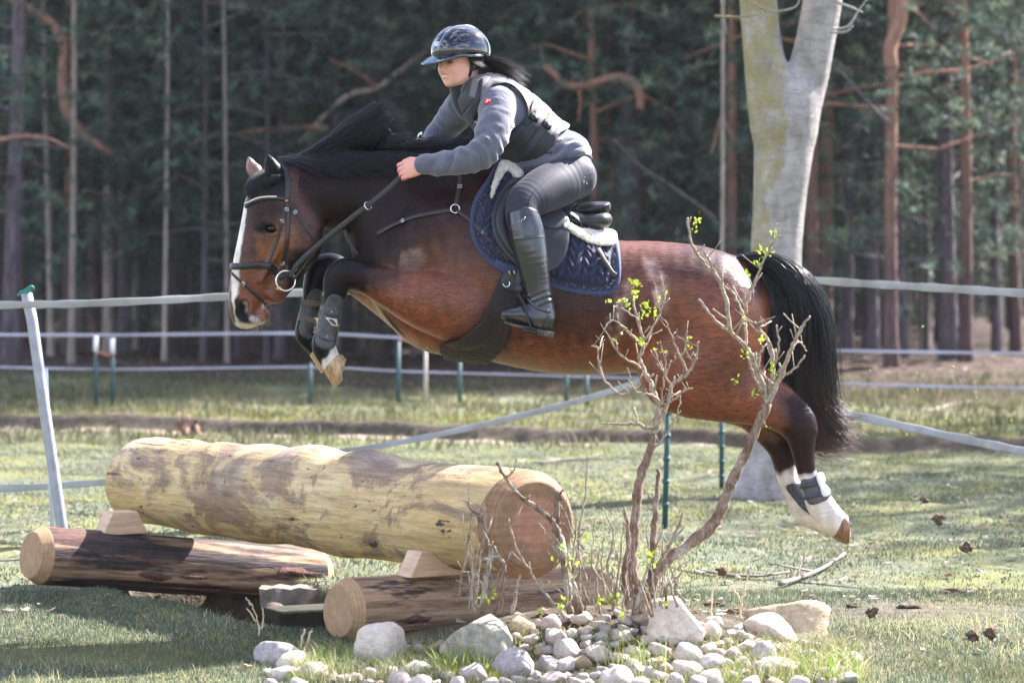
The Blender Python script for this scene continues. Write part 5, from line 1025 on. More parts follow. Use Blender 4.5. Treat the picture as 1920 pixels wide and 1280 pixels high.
# breastplate
bp = empty('breastplate', hp(852, 395, -.25), 'dark leather breastplate with steel ring on the shoulder of the horse', 'breastplate')
strap('shoulder_strap', [(707, 440), (735, 424), (775, 408), (815, 399), (850, 394)], .017, BRN, bp, .004)
strap('wither_strap', [(853, 390), (858, 365), (862, 340), (863, 318)], .016, BRN, bp, .004)
strap('saddle_strap', [(857, 396), (878, 412), (898, 430), (914, 446)], .015, BRN, bp, .010)
strap('saddle_strap', [(906, 440), (925, 458), (942, 476), (956, 490)], .014, BRN, bp, .020)
z = hit(853, 393); g = Geo(); g.ring(z[0] + z[1] * .012, .0185, .0030, z[1], 24, 6); g.obj('ring', METAL, bp)
for q in ((757, 416, .5, .012), (862, 352, 0, .012), (908, 438, .8, .02)): buckle(q[0], q[1], bp, .018, .014, q[3], rot=q[2])
g = Geo(); q = spline([hp(706, 441, -.135), hp(690, 452, -.06), hp(670, 448, 0), hp(648, 436, .02)], 6); g.ribbon(list(q), [np.array([-.5, -.8, 0])] * len(q), .016, .004); g.obj('chest_strap', BRN, bp)
g = Geo(); q = spline([hp(646, 430, -.05), hp(652, 450, -.06), hp(664, 468, -.07), hp(684, 486, -.08), hp(704, 500, -.08)], 6); g.ribbon(list(q), [np.array([-.2, -1, 0])] * len(q), .014, .005); g.obj('martingale_strap', LEA, bp)
g = Geo(); g.tube(spline([hp(676, 468, -.09), hp(684, 462, -.095), hp(690, 470, -.095), hp(686, 484, -.09), hp(688, 494, -.09)], 5), .0028, 6); g.tube(spline([hp(684, 478, -.092), hp(692, 470, -.092), hp(697, 461, -.092)], 4), .0024, 6); g.obj('clip', METAL, bp)
g = Geo(); q = spline([hp(712, 560, -.06), hp(722, 585, -.07), hp(744, 614, -.075), hp(772, 636, -.075), hp(804, 647, -.07), hp(838, 656, -.06), hp(860, 664, -.05)], 6); g.ribbon(list(q), [np.array([-.2, -.7, -.7])] * len(q), .018, .005); g.obj('belly_strap', BRN, bp)
g = Geo(); c_ = hp(803, 648, -.085); g.tube([c_ + np.array([a, 0, b]) for a, b in ((-.008, -.008), (.01, -.008), (.01, .008), (-.008, .008), (-.008, -.008))], .002, 6); g.obj('buckle', METAL, bp)

# ---- leg boots
webm_old = 0
tb = NT('black_boot_shell'); f = tb.noise(60, 5, .65); shellm = tb.out(tb.ramp(f, [(.35, (.014, .015, .018)), (.7, (.040, .040, .045))]), .42, tb.bump(f, .3, .003), .5)
WEB = NT('strap_webbing'); f = WEB.noise(1, 2, .5, WEB.vec((60, 60, 330))); webm = plain('strap_web', (.13, .105, .085), .8, .2, 0, .35, 300, .2)
def legboot(label, poly, lim, straps, plate=None, o1=.012, name='tendon_boot', mt=None):
    b = empty(name, hp(*poly[0], (lim[0] + lim[1]) / 2), label, 'leg boot')
    v_, f_ = shell(round_poly(poly, 3), .001, o1, *lim, rnd=.008); link('shell', mesh('shell', v_, [f_]), mt or shellm, b)
    for sp in straps: strap('strap', sp, .024, webm, b, .012, .004, 4)
    return b
b1 = legboot('black tendon boot on the near fore leg with a pale diamond emblem', [(618, 552), (640, 555), (645, 570), (636, 615), (632, 645), (618, 657), (600, 654), (590, 640), (598, 606), (604, 580)], (-.30, -.075), [[(597, 577), (606, 578), (618, 581), (630, 583)], [(587, 621), (596, 622), (608, 626), (622, 630)]])
for poly in ([(610, 573), (636, 580), (634, 592), (620, 594), (606, 586)], [(602, 618), (628, 628), (624, 640), (612, 640), (597, 632)]):
    v_, f_ = shell(round_poly(poly, 3), .008, .018, -.30, -.075, rnd=.004); link('strap_tab', mesh('strap_tab', v_, [f_]), shellm, b1)
for q in ((622, 584), (612, 632)): z = hit(*q); g = Geo(); g.ball(z[0] + z[1] * .020, .004, 8, 6); g.obj('stud', BRASS, b1)
g = Geo(); a = [hit(*q) for q in ((612, 595), (628, 597), (629, 610), (621, 610))]
g.add([z[0] + z[1] * .018 for z in a] + [z[0] + z[1] * .009 for z in a], [(0, 1, 2, 3), (0, 4, 5, 1), (1, 5, 6, 2), (2, 6, 7, 3), (3, 7, 4, 0)]); g.obj('emblem', plain('pale_emblem', (.55, .53, .50), .5, .5, 0, .15, 120), b1)
legboot('black tendon boot on the far fore leg with two printed straps', [(592, 540), (602, 545), (604, 560), (598, 600), (592, 630), (578, 636), (562, 628), (562, 600), (570, 570), (580, 548)], (.0, .24), [[(570, 567), (578, 567), (588, 568), (596, 569)], [(564, 596), (572, 597), (582, 599), (590, 601)]])
mt2 = plain('grey_boot_shell', (.06, .055, .055), .5, .4, 0, .3, 40)
b3 = legboot('grey fetlock boot with white rubber tabs on the near hind leg', [(1500, 900), (1520, 896), (1546, 886), (1560, 926), (1540, 942), (1518, 946), (1508, 930)], (-.30, -.02), [], name='fetlock_boot', mt=mt2)
strap('strap', [(1505, 911), (1512, 910), (1520, 908), (1527, 906)], .020, shellm, b3, .012, .005, 4)
strap('strap', [(1511, 932), (1518, 931), (1526, 929), (1534, 926)], .020, shellm, b3, .012, .005, 4)
v_, f_ = shell(round_poly([(1530, 889), (1542, 885), (1549, 896), (1546, 905), (1556, 916), (1554, 928), (1543, 931), (1537, 914), (1532, 902)], 3), .008, .024, -.30, -.02, rnd=.006); link('rubber_tab', mesh('rubber_tab', v_, [f_]), plain('white_rubber', (.55, .55, .56), .45, .5, 0, .1, 40), b3)
g = Geo()
for q in ((1541, 899), (1546, 908), (1548, 918), (1551, 925)):
    z = hit(*q)
    if z: g.ball(z[0] + z[1] * .020, .0032, 6, 5)
tag(g.obj('strap_hole', LEA, b3), kind='stuff')
legboot('black fetlock boot on the far hind leg behind the grey one', [(1472, 912), (1494, 903), (1512, 900), (1526, 925), (1534, 962), (1524, 968), (1504, 954), (1488, 936)], (-.01, .26), [], name='fetlock_boot')
# ================================================================== THE RIDER
person = empty('person', hp(1000, 560, -.35), 'rider in black helmet, grey fleece and body protector leaning forward over the horse', 'person')
VR = .0042
def box_sdf(x0, y0, x1, y1, d0, d1, vox=VR):
    a, b = hp(x0, max(y0, y1)), hp(x1, min(y0, y1)); return SDF((a[0], HD + d0, a[2]), (b[0], HD + d1, b[2]), vox)
# joints in photo pixels + depth offset
SHN, ELN, WRN = (930, 205, -.20), (905, 293, -.31), (800, 309, -.235)
SHF, ELF, WRF = (868, 200, .16), (822, 252, .27), (790, 296, .21)
HIPN, KNN, ANN = (1068, 326, -.11), (978, 392, -.365), (1006, 572, -.40)
HIPF, KNF, ANF = (1064, 326, .11), (978, 392, .365), (1004, 572, .40)
YAW = rad(40)                              # the head looks past the lens to the far side of the log
hl = np.array([math.sin(YAW), -math.cos(YAW), 0]); hfw = np.array([-math.cos(YAW), -math.sin(YAW), 0]); up = np.array([0, 0, 1.0])
tilt = rad(8); hf2 = hfw * math.cos(tilt) - up * math.sin(tilt); hu2 = up * math.cos(tilt) + hfw * math.sin(tilt)
HC = hp(862, 111, -.045)                   # centre of the skull
HRM = np.stack([hf2, hl, hu2], 1)
def hd(f, l, u): return HC + (hf2 * f + hl * l + hu2 * u) * .001   # millimetres: forward, to her right, up

def head_shape(S):
    S.ball(hd(-6, 0, 18), (.096, .076, .092), .02, HRM)
    S.ball(hd(30, 0, -38), (.060, .060, .074), .03, HRM)
    S.ball(hd(44, 0, -62), (.044, .046, .044), .025, HRM)                 # jaw and mouth
    S.ball(hd(70, 0, -95), (.019, .021, .016), .015, HRM)                  # chin
    S.chain([(*hd(10, s * 50, -52), .022, .022) for s in (1,)] + [(*hd(40, 38, -80), .018, .018)], .03)
    S.chain([(*hd(10, -50, -52), .022, .022), (*hd(40, -38, -80), .018, .018)], .03)
    S.ball(hd(58, 34, -36), (.026, .024, .022), .025, HRM); S.ball(hd(58, -34, -36), (.026, .024, .022), .025, HRM)   # cheeks
    S.chain([(*hd(84, 0, -2), .0078, .008), (*hd(96, 0, -20), .0088, .0088), (*hd(107, 0, -35), .0112, .0118), (*hd(95, 0, -43), .008, .010)], .008)
    for s in (1, -1):
        S.ball(hd(92, s * 10, -40), (.009, .0075, .007), .006, HRM)        # nostril wings
        S.ball(hd(83, s * 30, -2), (.012, .017, .010), .010, HRM, op='cut')   # eye hollows
        S.ball(hd(78, s * 30, 13), (.016, .024, .008), .012, HRM)         # brow
    S.ball(hd(88, 0, -57), (.009, .026, .0058), .005, HRM); S.ball(hd(87, 0, -69), (.010, .022, .0065), .005, HRM)     # lips
    S.chain([(*hd(90, -27, -60), .0024, .0024), (*hd(98, 0, -63.5), .0036, .0036), (*hd(90, 27, -60), .0024, .0024)], .002, op='cut')
    for s in (1, -1):
        S.ball(hd(-12, s * 74, -18), (.020, .008, .030), .008, HRM); S.ball(hd(-9, s * 82, -18), (.012, .005, .019), .006, HRM, op='cut')
    S.chain([(*hd(-12, 0, -60), .054, .054), (*hp(888, 186, -.02), .056, .056)], .03)

def hand_shape(S, wr, kn, sgn, out_):
    """a closed fist round the rein: wr wrist, kn knuckles; fingers curl down and back round the rein, thumb on top"""
    wr, kn = np.array(wr), np.array(kn); a = kn - wr; L = np.linalg.norm(a); a = a / L; n = np.array(out_, float); n -= a * (n @ a); n /= np.linalg.norm(n); b = np.cross(a, n); b = b if b[2] > 0 else -b
    S.chain([(*wr, .027, .021), (*(wr + a * L * .5), .036, .019), (*(kn - a * .004), .038, .017)], .012, lat=n)
    for i, (off, ln, rr) in enumerate(((.031, .92, .0082), (.0115, 1.0, .0086), (-.008, .95, .0082), (-.027, .78, .0073))):
        k0 = kn + b * off + n * .004; k1 = k0 + (a * .026 + n * .012 - b * .004) * ln; k2 = k1 + (-n * .026 + a * .008 - b * .003) * ln; k3 = k2 + (-n * .010 - a * .020) * ln
        S.chain([(*(k0 - a * .02), rr * 1.1, rr * 1.1), (*k0, rr * 1.12, rr * 1.12), (*k1, rr, rr), (*k2, rr * .93, rr * .93), (*k3, rr * .8, rr * .8)], .0015, sub=1)
    t0 = wr + a * L * .35 + b * .026 - n * .004
    S.chain([(*t0, .013, .013), (*(t0 + a * .030 + b * .014), .011, .011), (*(t0 + a * .058 + b * .012 - n * .004), .0098, .0098), (*(t0 + a * .078 + b * .002 - n * .006), .0078, .0078)], .006, sub=1)

# ---- one continuous body under the clothes
B = box_sdf(720, 660, 1150, 30, -.52, .52)
head_shape(B)
TOR = [(886, 186, -.02, 22, 26), (916, 192, -.015, 42, 66), (958, 224, -.015, 54, 70), (1004, 262, -.01, 50, 62), (1040, 298, 0, 50, 66), (1066, 322, 0, 42, 68)]
B.chain(hst(TOR), .03)
for sh, el, wr in ((SHN, ELN, WRN), (SHF, ELF, WRF)):
    B.chain(hst([(*sh, 20, 20), (sh[0] * .5 + el[0] * .5, sh[1] * .5 + el[1] * .5, (sh[2] + el[2]) / 2, 18, 18), (*el, 15, 15), (el[0] * .5 + wr[0] * .5, el[1] * .5 + wr[1] * .5, (el[2] + wr[2]) / 2, 14, 14), (*wr, 10.5, 10)]), .02)
hand_shape(B, hp(*WRN), hp(762, 319, -.222), 1, (-.1, -1, .1)); hand_shape(B, hp(*WRF), hp(766, 318, .20), -1, (-.1, 1, .1))
for hip, kn, an in ((HIPN, KNN, ANN), (HIPF, KNF, ANF)):
    B.chain(hst([(*hip, 40, 40), (kn[0] * .5 + hip[0] * .5, kn[1] * .5 + hip[1] * .5 - 4, (kn[2] + hip[2]) / 2, 33, 33), (*kn, 24, 24), (992, 450, an[2], 24, 24), (1002, 530, an[2], 15, 15), (*an, 13, 13), (1000, 590, an[2], 15, 15), (962, 594, an[2], 11, 13)]), .02)
bv, bf = B.mesh(); sk = np.tile(np.array([.63, .335, .255]), (len(bv), 1)); rel = (bv - HC) @ HRM * 1000
def sp(c, r, colr, k): 
    m = np.clip(1 - (np.linalg.norm((rel - np.array(c)) / np.array(r), axis=1)), 0, 1)[:, None] * k; return sk * (1 - m) + np.array(colr) * m
for s in (1, -1): sk = sp((62, 36 * s, -42), (40, 34, 30), (.62, .23, .19), .9)
sk = sp((100, 0, -38), (22, 20, 18), (.60, .24, .19), .7); sk = sp((-10, 78, -18), (25, 20, 32), (.62, .22, .18), .9)
lipm = (np.abs(rel[:, 1]) < 26) & (rel[:, 0] > 70) & (rel[:, 2] < -53 + np.abs(rel[:, 1]) * .1) & (rel[:, 2] > -75 + np.abs(rel[:, 1]) * .5)
sk[lipm] = (.52, .20, .18); sk[lipm & (np.abs(rel[:, 2] + 63.3) < 2.6) & (np.abs(rel[:, 1]) < 17)] = (.70, .60, .54)
for s in (1, -1):
    brow = (np.abs(rel[:, 1] - 30 * s) < 20) & (rel[:, 2] > 9) & (rel[:, 2] < 17) & (rel[:, 0] > 60); sk[brow] = (.06, .035, .03)
hx_, hy_ = to_px(bv); hm = (hx_ < 792)
sk[hm] = (sk[hm] * np.array([1.0, .92, .92])); kn_ = np.exp(-(((hx_ - 752) / 9) ** 2)) * hm; sk = sk * (1 - .3 * kn_[:, None]) + np.array([.60, .22, .18]) * (.3 * kn_[:, None])
t = NT('skin'); c = t.attr(); f = t.noise(90, 4, .6); t.b.inputs['Subsurface Weight'].default_value = .12; t.b.inputs['Subsurface Radius'].default_value = (.012, .005, .003); t.b.inputs['Subsurface Scale'].default_value = .6
skin = t.out(t.mix(.35, c, t.ramp(f, [(.3, .85), (.7, 1.12)]), 'MULTIPLY'), .5, t.bump(f, .15, .002), .35)
link('body', mesh('rider_body', bv, [bf], True, sk), skin, person)
for s in (1, -1):
    g = Geo(); g.ball(hd(73, 30 * s, -1), .0115, 14, 10); e = g.obj('eye', plain('eye_white', (.09, .07, .065), .2, .5, 0, .05), person)
    g = Geo(); g.ball(hd(79.5, 30 * s, -2), np.array([.0055, .0055, .0055]), 10, 8); g.obj('iris', plain('iris', (.05, .03, .02), .1, .6, 0, .1), e)

# ---- clothes
def fabric(name, c, var=.2, sc=500, big=12, rough=.85, sheen=.3, bs=.25, wr=.0):
    t = NT(name); f = t.noise(sc, 2, .5); g = t.noise(big, 5, .6); k = t.ramp(f, [(.3, tuple(x * (1 - var) for x in c)), (.7, tuple(x * (1 + var) for x in c))]); k = t.mix(.5, k, t.ramp(g, [(.3, .75), (.7, 1.25)]), 'MULTIPLY')
    b = t.bump(f, bs, .0015); 
    if wr: b = t.bump(t.noise(big * .9, 3, .5, t.vec((1, 1.6, 1)), 1.2), wr, .03, b)
    return t.out(k, rough, b, .2, sheen=sheen)
FLEECE = fabric('grey_fleece', (.085, .088, .112), .2, 240, 14, .95, .4, .6, .15)
J = box_sdf(770, 400, 1150, 120, -.48, .48)
J.chain(hst([(882, 174, -.03, 32, 36), (896, 182, -.02, 40, 58), (920, 194, -.015, 52, 84), (960, 228, -.01, 60, 78), (1004, 264, -.005, 57, 72), (1040, 290, 0, 54, 80), (1070, 286, 0, 38, 80)]), .02)
J.chain(hst([(985, 310, 0, 22, 66), (1040, 308, 0, 26, 84), (1086, 284, 0, 18, 74)]), .02)     # hem
armn = [(932, 196, -.165, 34, 30), (930, 226, -.225, 34, 30), (919, 260, -.28, 31, 29), (901, 290, -.31, 28, 27), (862, 302, -.29, 25, 25), (824, 308, -.255, 22, 22), (794, 308, -.236, 18, 18)]
armf = [(868, 196, .14, 32, 30), (856, 214, .20, 32, 32), (838, 236, .25, 29, 29), (820, 258, .27, 27, 27), (806, 276, .24, 22, 22), (796, 290, .215, 18, 18)]
J.chain(hst(armn), .022); J.chain(hst(armf), .022)
jv, jf = J.mesh(); jn = vnorm(jv, jf); jx_, jy_ = to_px(jv)
# folds: rings round the elbows and hips, long pulls on the upper arm
def fold(cx_, cy_, ang, per, amp, rx, ry, seed):
    u = (jx_ - cx_) * math.cos(ang) + (jy_ - cy_) * math.sin(ang); v = -(jx_ - cx_) * math.sin(ang) + (jy_ - cy_) * math.cos(ang)
    w_ = np.exp(-(u / rx) ** 2 - (v / ry) ** 2); n1 = vnoise(jv, 16, seed); n2 = vnoise(jv, 34, seed + 20); q = np.sin(2 * np.pi * (u + 5 * np.sin(v / 11 + seed) + 9 * n1) / (per * 1.5)); return amp * w_ * np.sign(q) * np.abs(q) ** 1.5 * np.clip(.55 + .7 * n2, 0, 1.3)
near_ = (jv[:, 1] < HD - .12)
d_ = (fold(905, 288, 2.5, 15, .011, 36, 46, 1) + fold(930, 245, 1.1, 20, .010, 44, 46, 2) + fold(845, 304, .12, 22, .007, 60, 40, 5)) * near_
d_ += fold(1060, 285, .9, 15, .011, 46, 30, 3) + fold(838, 236, 2.2, 15, .006, 40, 30, 4) * (jv[:, 1] > HD + .1) + fold(895, 190, .4, 16, .003, 30, 30, 6) + .0022 * vnoise(jv, 30, 7)
jv = jv + jn * d_[:, None]
link('jacket', mesh('jacket', jv, [jf]), FLEECE, person)
JB = BVHTree.FromPolygons([tuple(map(float, q)) for q in jv], [tuple(map(int, q)) for q in jf])
z = hit(914, 192, JB); n = z[1]; u = np.cross((0, 0, 1.0), n); u /= np.linalg.norm(u); v = np.cross(n, u); c0 = z[0] + n * .003
u = u if u[0] > 0 else -u; v = v if v[2] > 0 else -v
th_ = rad(-12); u, v = u * math.cos(th_) + v * math.sin(th_), v * math.cos(th_) - u * math.sin(th_)
g = Geo(); g.box(c0, (.0105, .0125, .0025), np.stack([u, v, n], 1)); pt = g.obj('red_badge', plain('red_badge', (.62, .02, .03), .6, .3, 0, .1, 300), person)
g = Geo(); nn_ = c0 + n * .0035
g.ball(nn_ + v * .003, np.array([.0034, .0012, .0034]), 8, 6); g.tube([nn_ + v * .008, nn_ - v * .008], [.0010, .0014], 6); g.tube([nn_ - u * .005, nn_ + u * .005], .0010, 6); g.obj('badge_mark', plain('badge_white', (.8, .78, .78), .6, .3, 0, .05), pt)
z = hit(1050, 262, JB); g = Geo(); n = z[1]; u = np.cross((0, 0, 1.0), n); u /= np.linalg.norm(u); v = np.cross(n, u); g.box(z[0] + n * .002, (.016, .006, .002), np.stack([u * .85 + v * .5, v * .85 - u * .5, n], 1)); g.obj('hem_label', plain('tan_label', (.52, .40, .30), .6, .3, 0, .15, 200), person)
# collar, dark snood
C = box_sdf(820, 240, 960, 130, -.22, .22); C.chain([(*hd(-4, 0, -92), .060, .058), (*hp(876, 184, -.04), .068, .066), (*hp(886, 198, -.03), .074, .074)], .01)
cv, cf = C.mesh(); link('snood', mesh('snood', cv, [cf]), fabric('black_snood', (.012, .012, .014), .3, 300, 20), person)
# ---- body protector
Vt = box_sdf(830, 350, 1110, 130, -.30, .30)
Vt.chain(hst([(880, 176, -.03, 22, 50), (898, 186, -.015, 46, 70), (921, 196, -.015, 59, 90), (960, 231, -.01, 68, 86), (1004, 266, -.005, 64, 81), (1036, 280, 0, 56, 82)]), .015)
AX, AY, AZ = Vt.ax; PX, PY = Vt.pix(); PX, PY = np.broadcast_arrays(PX, PY); f = Vt.v.copy()
nearh = np.broadcast_to(AY[None, :, None], f.shape) < HD
vest_poly = round_poly([(882, 140), (920, 126), (965, 140), (1000, 172), (1030, 196), (1064, 226), (1066, 240), (1046, 254), (1034, 292), (1010, 318), (960, 312), (905, 262), (872, 225), (858, 195)], 4)
f = np.maximum(f, poly_sd(PX, PY, vest_poly) * K)
arm = poly_sd(PX, PY, round_poly([(918, 168), (948, 160), (976, 182), (988, 215), (974, 246), (936, 256), (912, 232), (906, 196)], 4)) * K   # arm holes
armcut = np.where(np.broadcast_to(np.abs(AY[None, :, None] - HD), f.shape) > .09, arm, 1.0); f = np.maximum(f, -armcut)
neck = np.maximum(poly_sd(PX, PY, [(840, 120), (915, 120), (905, 165), (872, 215), (845, 215)]) * K, np.broadcast_to(np.abs(AY[None, :, None] - HD + .02), f.shape) - .075); f = np.maximum(f, -neck)
inner = Vt.v + .020; f = np.maximum(f, -inner)
vv, vf = Vt.mesh(f.astype(np.float32)); vn = vnorm(vv, vf); vx, vy = to_px(vv)
vc = np.tile(np.array([.016, .016, .018]), (len(vv), 1)); back = poly_sd(vx, vy, [(890, 120), (1100, 120), (1100, 252), (1036, 252), (1000, 232), (985, 190), (960, 160), (925, 150), (905, 190), (880, 180)]); m = smooth01(-back, -2, 2)[:, None]
vc = vc * (1 - m) + np.array([.115, .10, .105]) * m
seam = np.abs(((vx - 900) * .8 + (vy - 150) * .6) / 26 % 1 - .5); vv = vv - vn * (.003 * np.exp(-(seam / .06) ** 2))[:, None] + vn * (.0015 * vnoise(vv, 40, 4))[:, None]
t = NT('vest_cloth'); c = t.attr(); ff = t.noise(500, 2, .5); gg = t.noise(18, 4, .6); c = t.mix(.5, c, t.ramp(gg, [(.3, .7), (.7, 1.3)]), 'MULTIPLY'); vestm = t.out(c, .62, t.bump(gg, .25, .01, t.bump(ff, .2, .001)), .35, sheen=.15)
vest = link('vest', mesh('vest', vv, [vf], True, vc), vestm, person)
VB = BVHTree.FromPolygons([tuple(map(float, q)) for q in vv], [tuple(map(int, q)) for q in vf])
BELT = plain('dark_webbing', (.020, .024, .032), .6, .4, 0, .25, 300, .3); ORG = plain('orange_thread', (.42, .17, .05), .7, .3, 0, .1)
TRIM = plain('black_trim', (.010, .010, .012), .55, .4, 0, .2, 200)
for a in ([(1004, 192), (998, 210), (985, 232), (962, 256), (944, 276)], [(1034, 216), (1025, 232), (1010, 254), (990, 284), (978, 298)]):
    strap('side_strap', a, .030, BELT, vest, .003, .004, 5, VB)
    for k in (-5, 5):
        aa = [(x + k * .85, y + k * .5) for x, y in a[:2]]
        if len(aa) > 1:
            try: strap('thread', [aa[0], ((aa[0][0] + aa[1][0]) / 2, (aa[0][1] + aa[1][1]) / 2), aa[1]], .0035, ORG, vest, .008, .002, 4, VB)
            except Exception: pass
for q in ((1000, 222), (1024, 236)):
    z = hit(*q, VB)
    if z:
        n = z[1]; u = np.cross((0, 0, 1.0), n); u /= np.linalg.norm(u); v = np.cross(n, u); R_ = np.stack([u * .6 + v * .8, v * .6 - u * .8, n], 1); g = Geo(); g.box(z[0] + n * .009, (.014, .020, .006), R_); g.box(z[0] + n * .012, (.018, .005, .006), R_); g.obj('buckle', TRIM, vest)
def tryjs(name, pts, w_, m, par, off, th, bvh):
    try: return strap(name, pts, w_, m, par, off, th, 5, bvh)
    except Exception as e: print('strap', name, e)
tryjs('shoulder_strap', [(905, 150), (899, 172), (895, 195), (893, 222)], .022, TRIM, vest, .004, .005, VB)
tryjs('zip', [(858, 196), (868, 222), (884, 244)], .010, TRIM, vest, .003, .004, VB)
tryjs('arm_trim', [(915, 172), (930, 158), (955, 158), (978, 178), (990, 208), (984, 236)], .012, TRIM, vest, .002, .006, VB)
tryjs('tan_tab', [(893, 228), (901, 230)], .010, plain('tan_tab', (.45, .28, .10), .6), vest, .006, .003, VB)
# ---- breeches
BRE = fabric('slate_breeches', (.020, .020, .031), .12, 700, 9, .6, .08, .12, .0)
Q = box_sdf(930, 470, 1150, 270, -.48, .48)
Q.chain(hst([(1072, 300, 0, 36, 80), (1072, 330, 0, 42, 84)]), .03)
for s in (-1, 1):
    Q.ball(hp(1082, 334, .085 * s), np.array([35, 40, 38]) * K, .03)
    Q.chain(hst([(1076, 332, .11 * s, 40, 40), (1042, 346, .19 * s, 44, 40), (1006, 364, .28 * s, 40, 36), (982, 382, .345 * s, 32, 31), (978, 404, .372 * s, 29, 29), (986, 440, .385 * s, 25, 26)]), .02)
qv, qf = Q.mesh(); qn = vnorm(qv, qf); qx_, qy_ = to_px(qv); jx_, jy_, jv0 = qx_, qy_, jv; jv = qv
d_ = fold(978, 388, 1.2, 12, .0012, 14, 20, 3) + .0015 * vnoise(qv, 25, 3); jv = jv0
qv = qv + qn * d_[:, None]; bre = link('breeches', mesh('breeches', qv, [qf]), BRE, person)
QB = BVHTree.FromPolygons([tuple(map(float, q)) for q in qv], [tuple(map(int, q)) for q in qf])
tryjs('seam', [(1066, 306), (1040, 326), (1014, 346), (998, 366), (990, 384)], .004, TRIM, bre, .0005, .0015, QB)
tryjs('belt', [(1112, 302), (1104, 292), (1090, 288), (1076, 290)], .016, TRIM, bre, .003, .004, QB)
z = hit(1098, 337, QB); g = Geo(); r_ = np.random.default_rng(4)
for k in range(9):
    z = hit(1098 + r_.normal() * 6, 340 + r_.normal() * 9, QB)
    if z: g.ball(z[0] + z[1] * .0008, np.array([.003, .0014, .003]) * r_.uniform(.4, 1), 6, 4)
tag(g.obj('mud_fleck', plain('mud_fleck', (.45, .40, .36), .9), bre), kind='stuff')
# ---- tall boots
BOOT = leather('boot_leather', (.009, .010, .014), .22, .65, (.03, .032, .038))
SOLE = plain('worn_sole', (.10, .085, .07), .8, .2, 0, .5, 40, .5, .004)
stir = []
for s, nm in ((-1, 'near'), (1, 'far')):
    T = box_sdf(925, 660, 1060, 375, -.50 if s < 0 else .28, -.28 if s < 0 else .50, .0038)
    dz = .395 * s
    T.chain(hst([(980, 402, dz * .965, 29, 30), (986, 430, dz * .98, 32, 33), (994, 470, dz, 31, 32), (1002, 510, dz, 27, 27), (1008, 545, dz, 24, 23), (1012, 572, dz, 25, 22), (1015, 592, dz, 24, 21)]), .01)
    T.chain(hst([(1018, 600, dz, 22, 20), (1002, 598, dz, 23, 21), (984, 590, dz, 21, 22), (964, 589, dz, 16, 22), (948, 589, dz, 11, 19)]), .025)
    ff_ = T.v; PX, PY = T.pix(); PX, PY = np.broadcast_arrays(PX, PY)
    ff_ = np.maximum(ff_, (396 - PY - (PX - 980) * .05 + 8 * np.exp(-((PX - 985) / 16) ** 2) * -1) * K * .9)
    tv, tf_ = T.mesh(ff_.astype(np.float32)); tn = vnorm(tv, tf_); tx, ty = to_px(tv)
    cre = np.exp(-((ty - 563) / 15) ** 2) * np.sin((ty + (tx - 1000) * .5 + 7 * vnoise(tv, 20, 3)) / 2.3) * .0026 * np.clip(.6 + vnoise(tv, 30, 8), 0, 1.4) + .0016 * np.exp(-((ty - 520) / 30) ** 2) * vnoise(tv, 45, 5)
    cre += .002 * np.exp(-((ty - 446 + (tx - 990) * .08) / 1.6) ** 2)
    tv = tv + tn * cre[:, None]
    bt = link('boot', mesh('boot', tv, [tf_]), BOOT, person)
    g = Geo()                                                   # sole and heel
    A = [hp(946, 603, dz), hp(962, 609, dz), hp(984, 613, dz), hp(1002, 616, dz), hp(1020, 620, dz)]; g.tube(A, [.030, .044, .046, .040, .042], 14, flat=.16, up=(0, 0, 1))
    g.box(hp(1022, 625, dz), (.036, .040, .013), np.array([[.97, 0, .2], [0, 1, 0], [-.2, 0, .97]]))
    g.obj('sole', SOLE, bt)
    if s < 0:
        TBV = BVHTree.FromPolygons([tuple(map(float, q)) for q in tv], [tuple(map(int, q)) for q in tf_])
        g = Geo(); p = [hit(*q, TBV) for q in ((972, 418), (975, 413), (977, 417), (979, 411), (982, 413), (985, 407))]; p = [z[0] + z[1] * .002 for z in p if z]; g.tube(p, .0014, 5); g.obj('script_mark', plain('silver_script', (.55, .55, .56), .4, .5, .6, .1), bt)
        tryjs('spur_strap', [(988, 560), (1000, 572), (1014, 580), (1030, 584)], .014, BOOT, bt, .002, .004, TBV)
        tryjs('heel_seam', [(1031, 590), (1024, 596), (1018, 606), (1018, 616)], .004, TRIM, bt, .001, .002, TBV)
    # stirrup iron and leather
    so = empty('stirrup', hp(985, 600, dz), 'black stirrup iron under the %s boot of the rider' % ('near' if s < 0 else 'far, hidden'), 'stirrup')
    g = Geo(); R2 = np.array([[.97, 0, .22], [0, 1, 0], [-.22, 0, .97]])
    g.box(hp(994, 621, dz), (.030, .062, .008), R2)
    g.obj('tread', TRIM, so)
    ar = [hp(998, 620, dz - .062 * 1), hp(992, 596, dz - .064), hp(984, 572, dz - .050), hp(976, 556, dz - .02), hp(974, 552, dz), hp(978, 556, dz + .02), hp(988, 576, dz + .05), hp(994, 600, dz + .064), hp(998, 620, dz + .062)]
    q = spline(ar, 4); g = Geo(); g.ribbon(list(q), [np.array([-.95, 0, .25])] * len(q), .020, .007); g.obj('arch', TRIM, so)
    g = Geo(); q = spline([hp(974, 554, dz), hp(972, 540, dz + .01 * -s), hp(976, 510, dz - .03 * s), hp(986, 470, dz - .06 * s), hp(994, 420, dz - .085 * s)], 5); g.ribbon(list(q), [np.array([-.4, s, 0])] * len(q), .024, .008); g.obj('stirrup_leather', LEA, so)
    g = Geo(); g.box(hp(975, 542, dz), (.018, .010, .022), R2); g.obj('keeper', LEA, so)
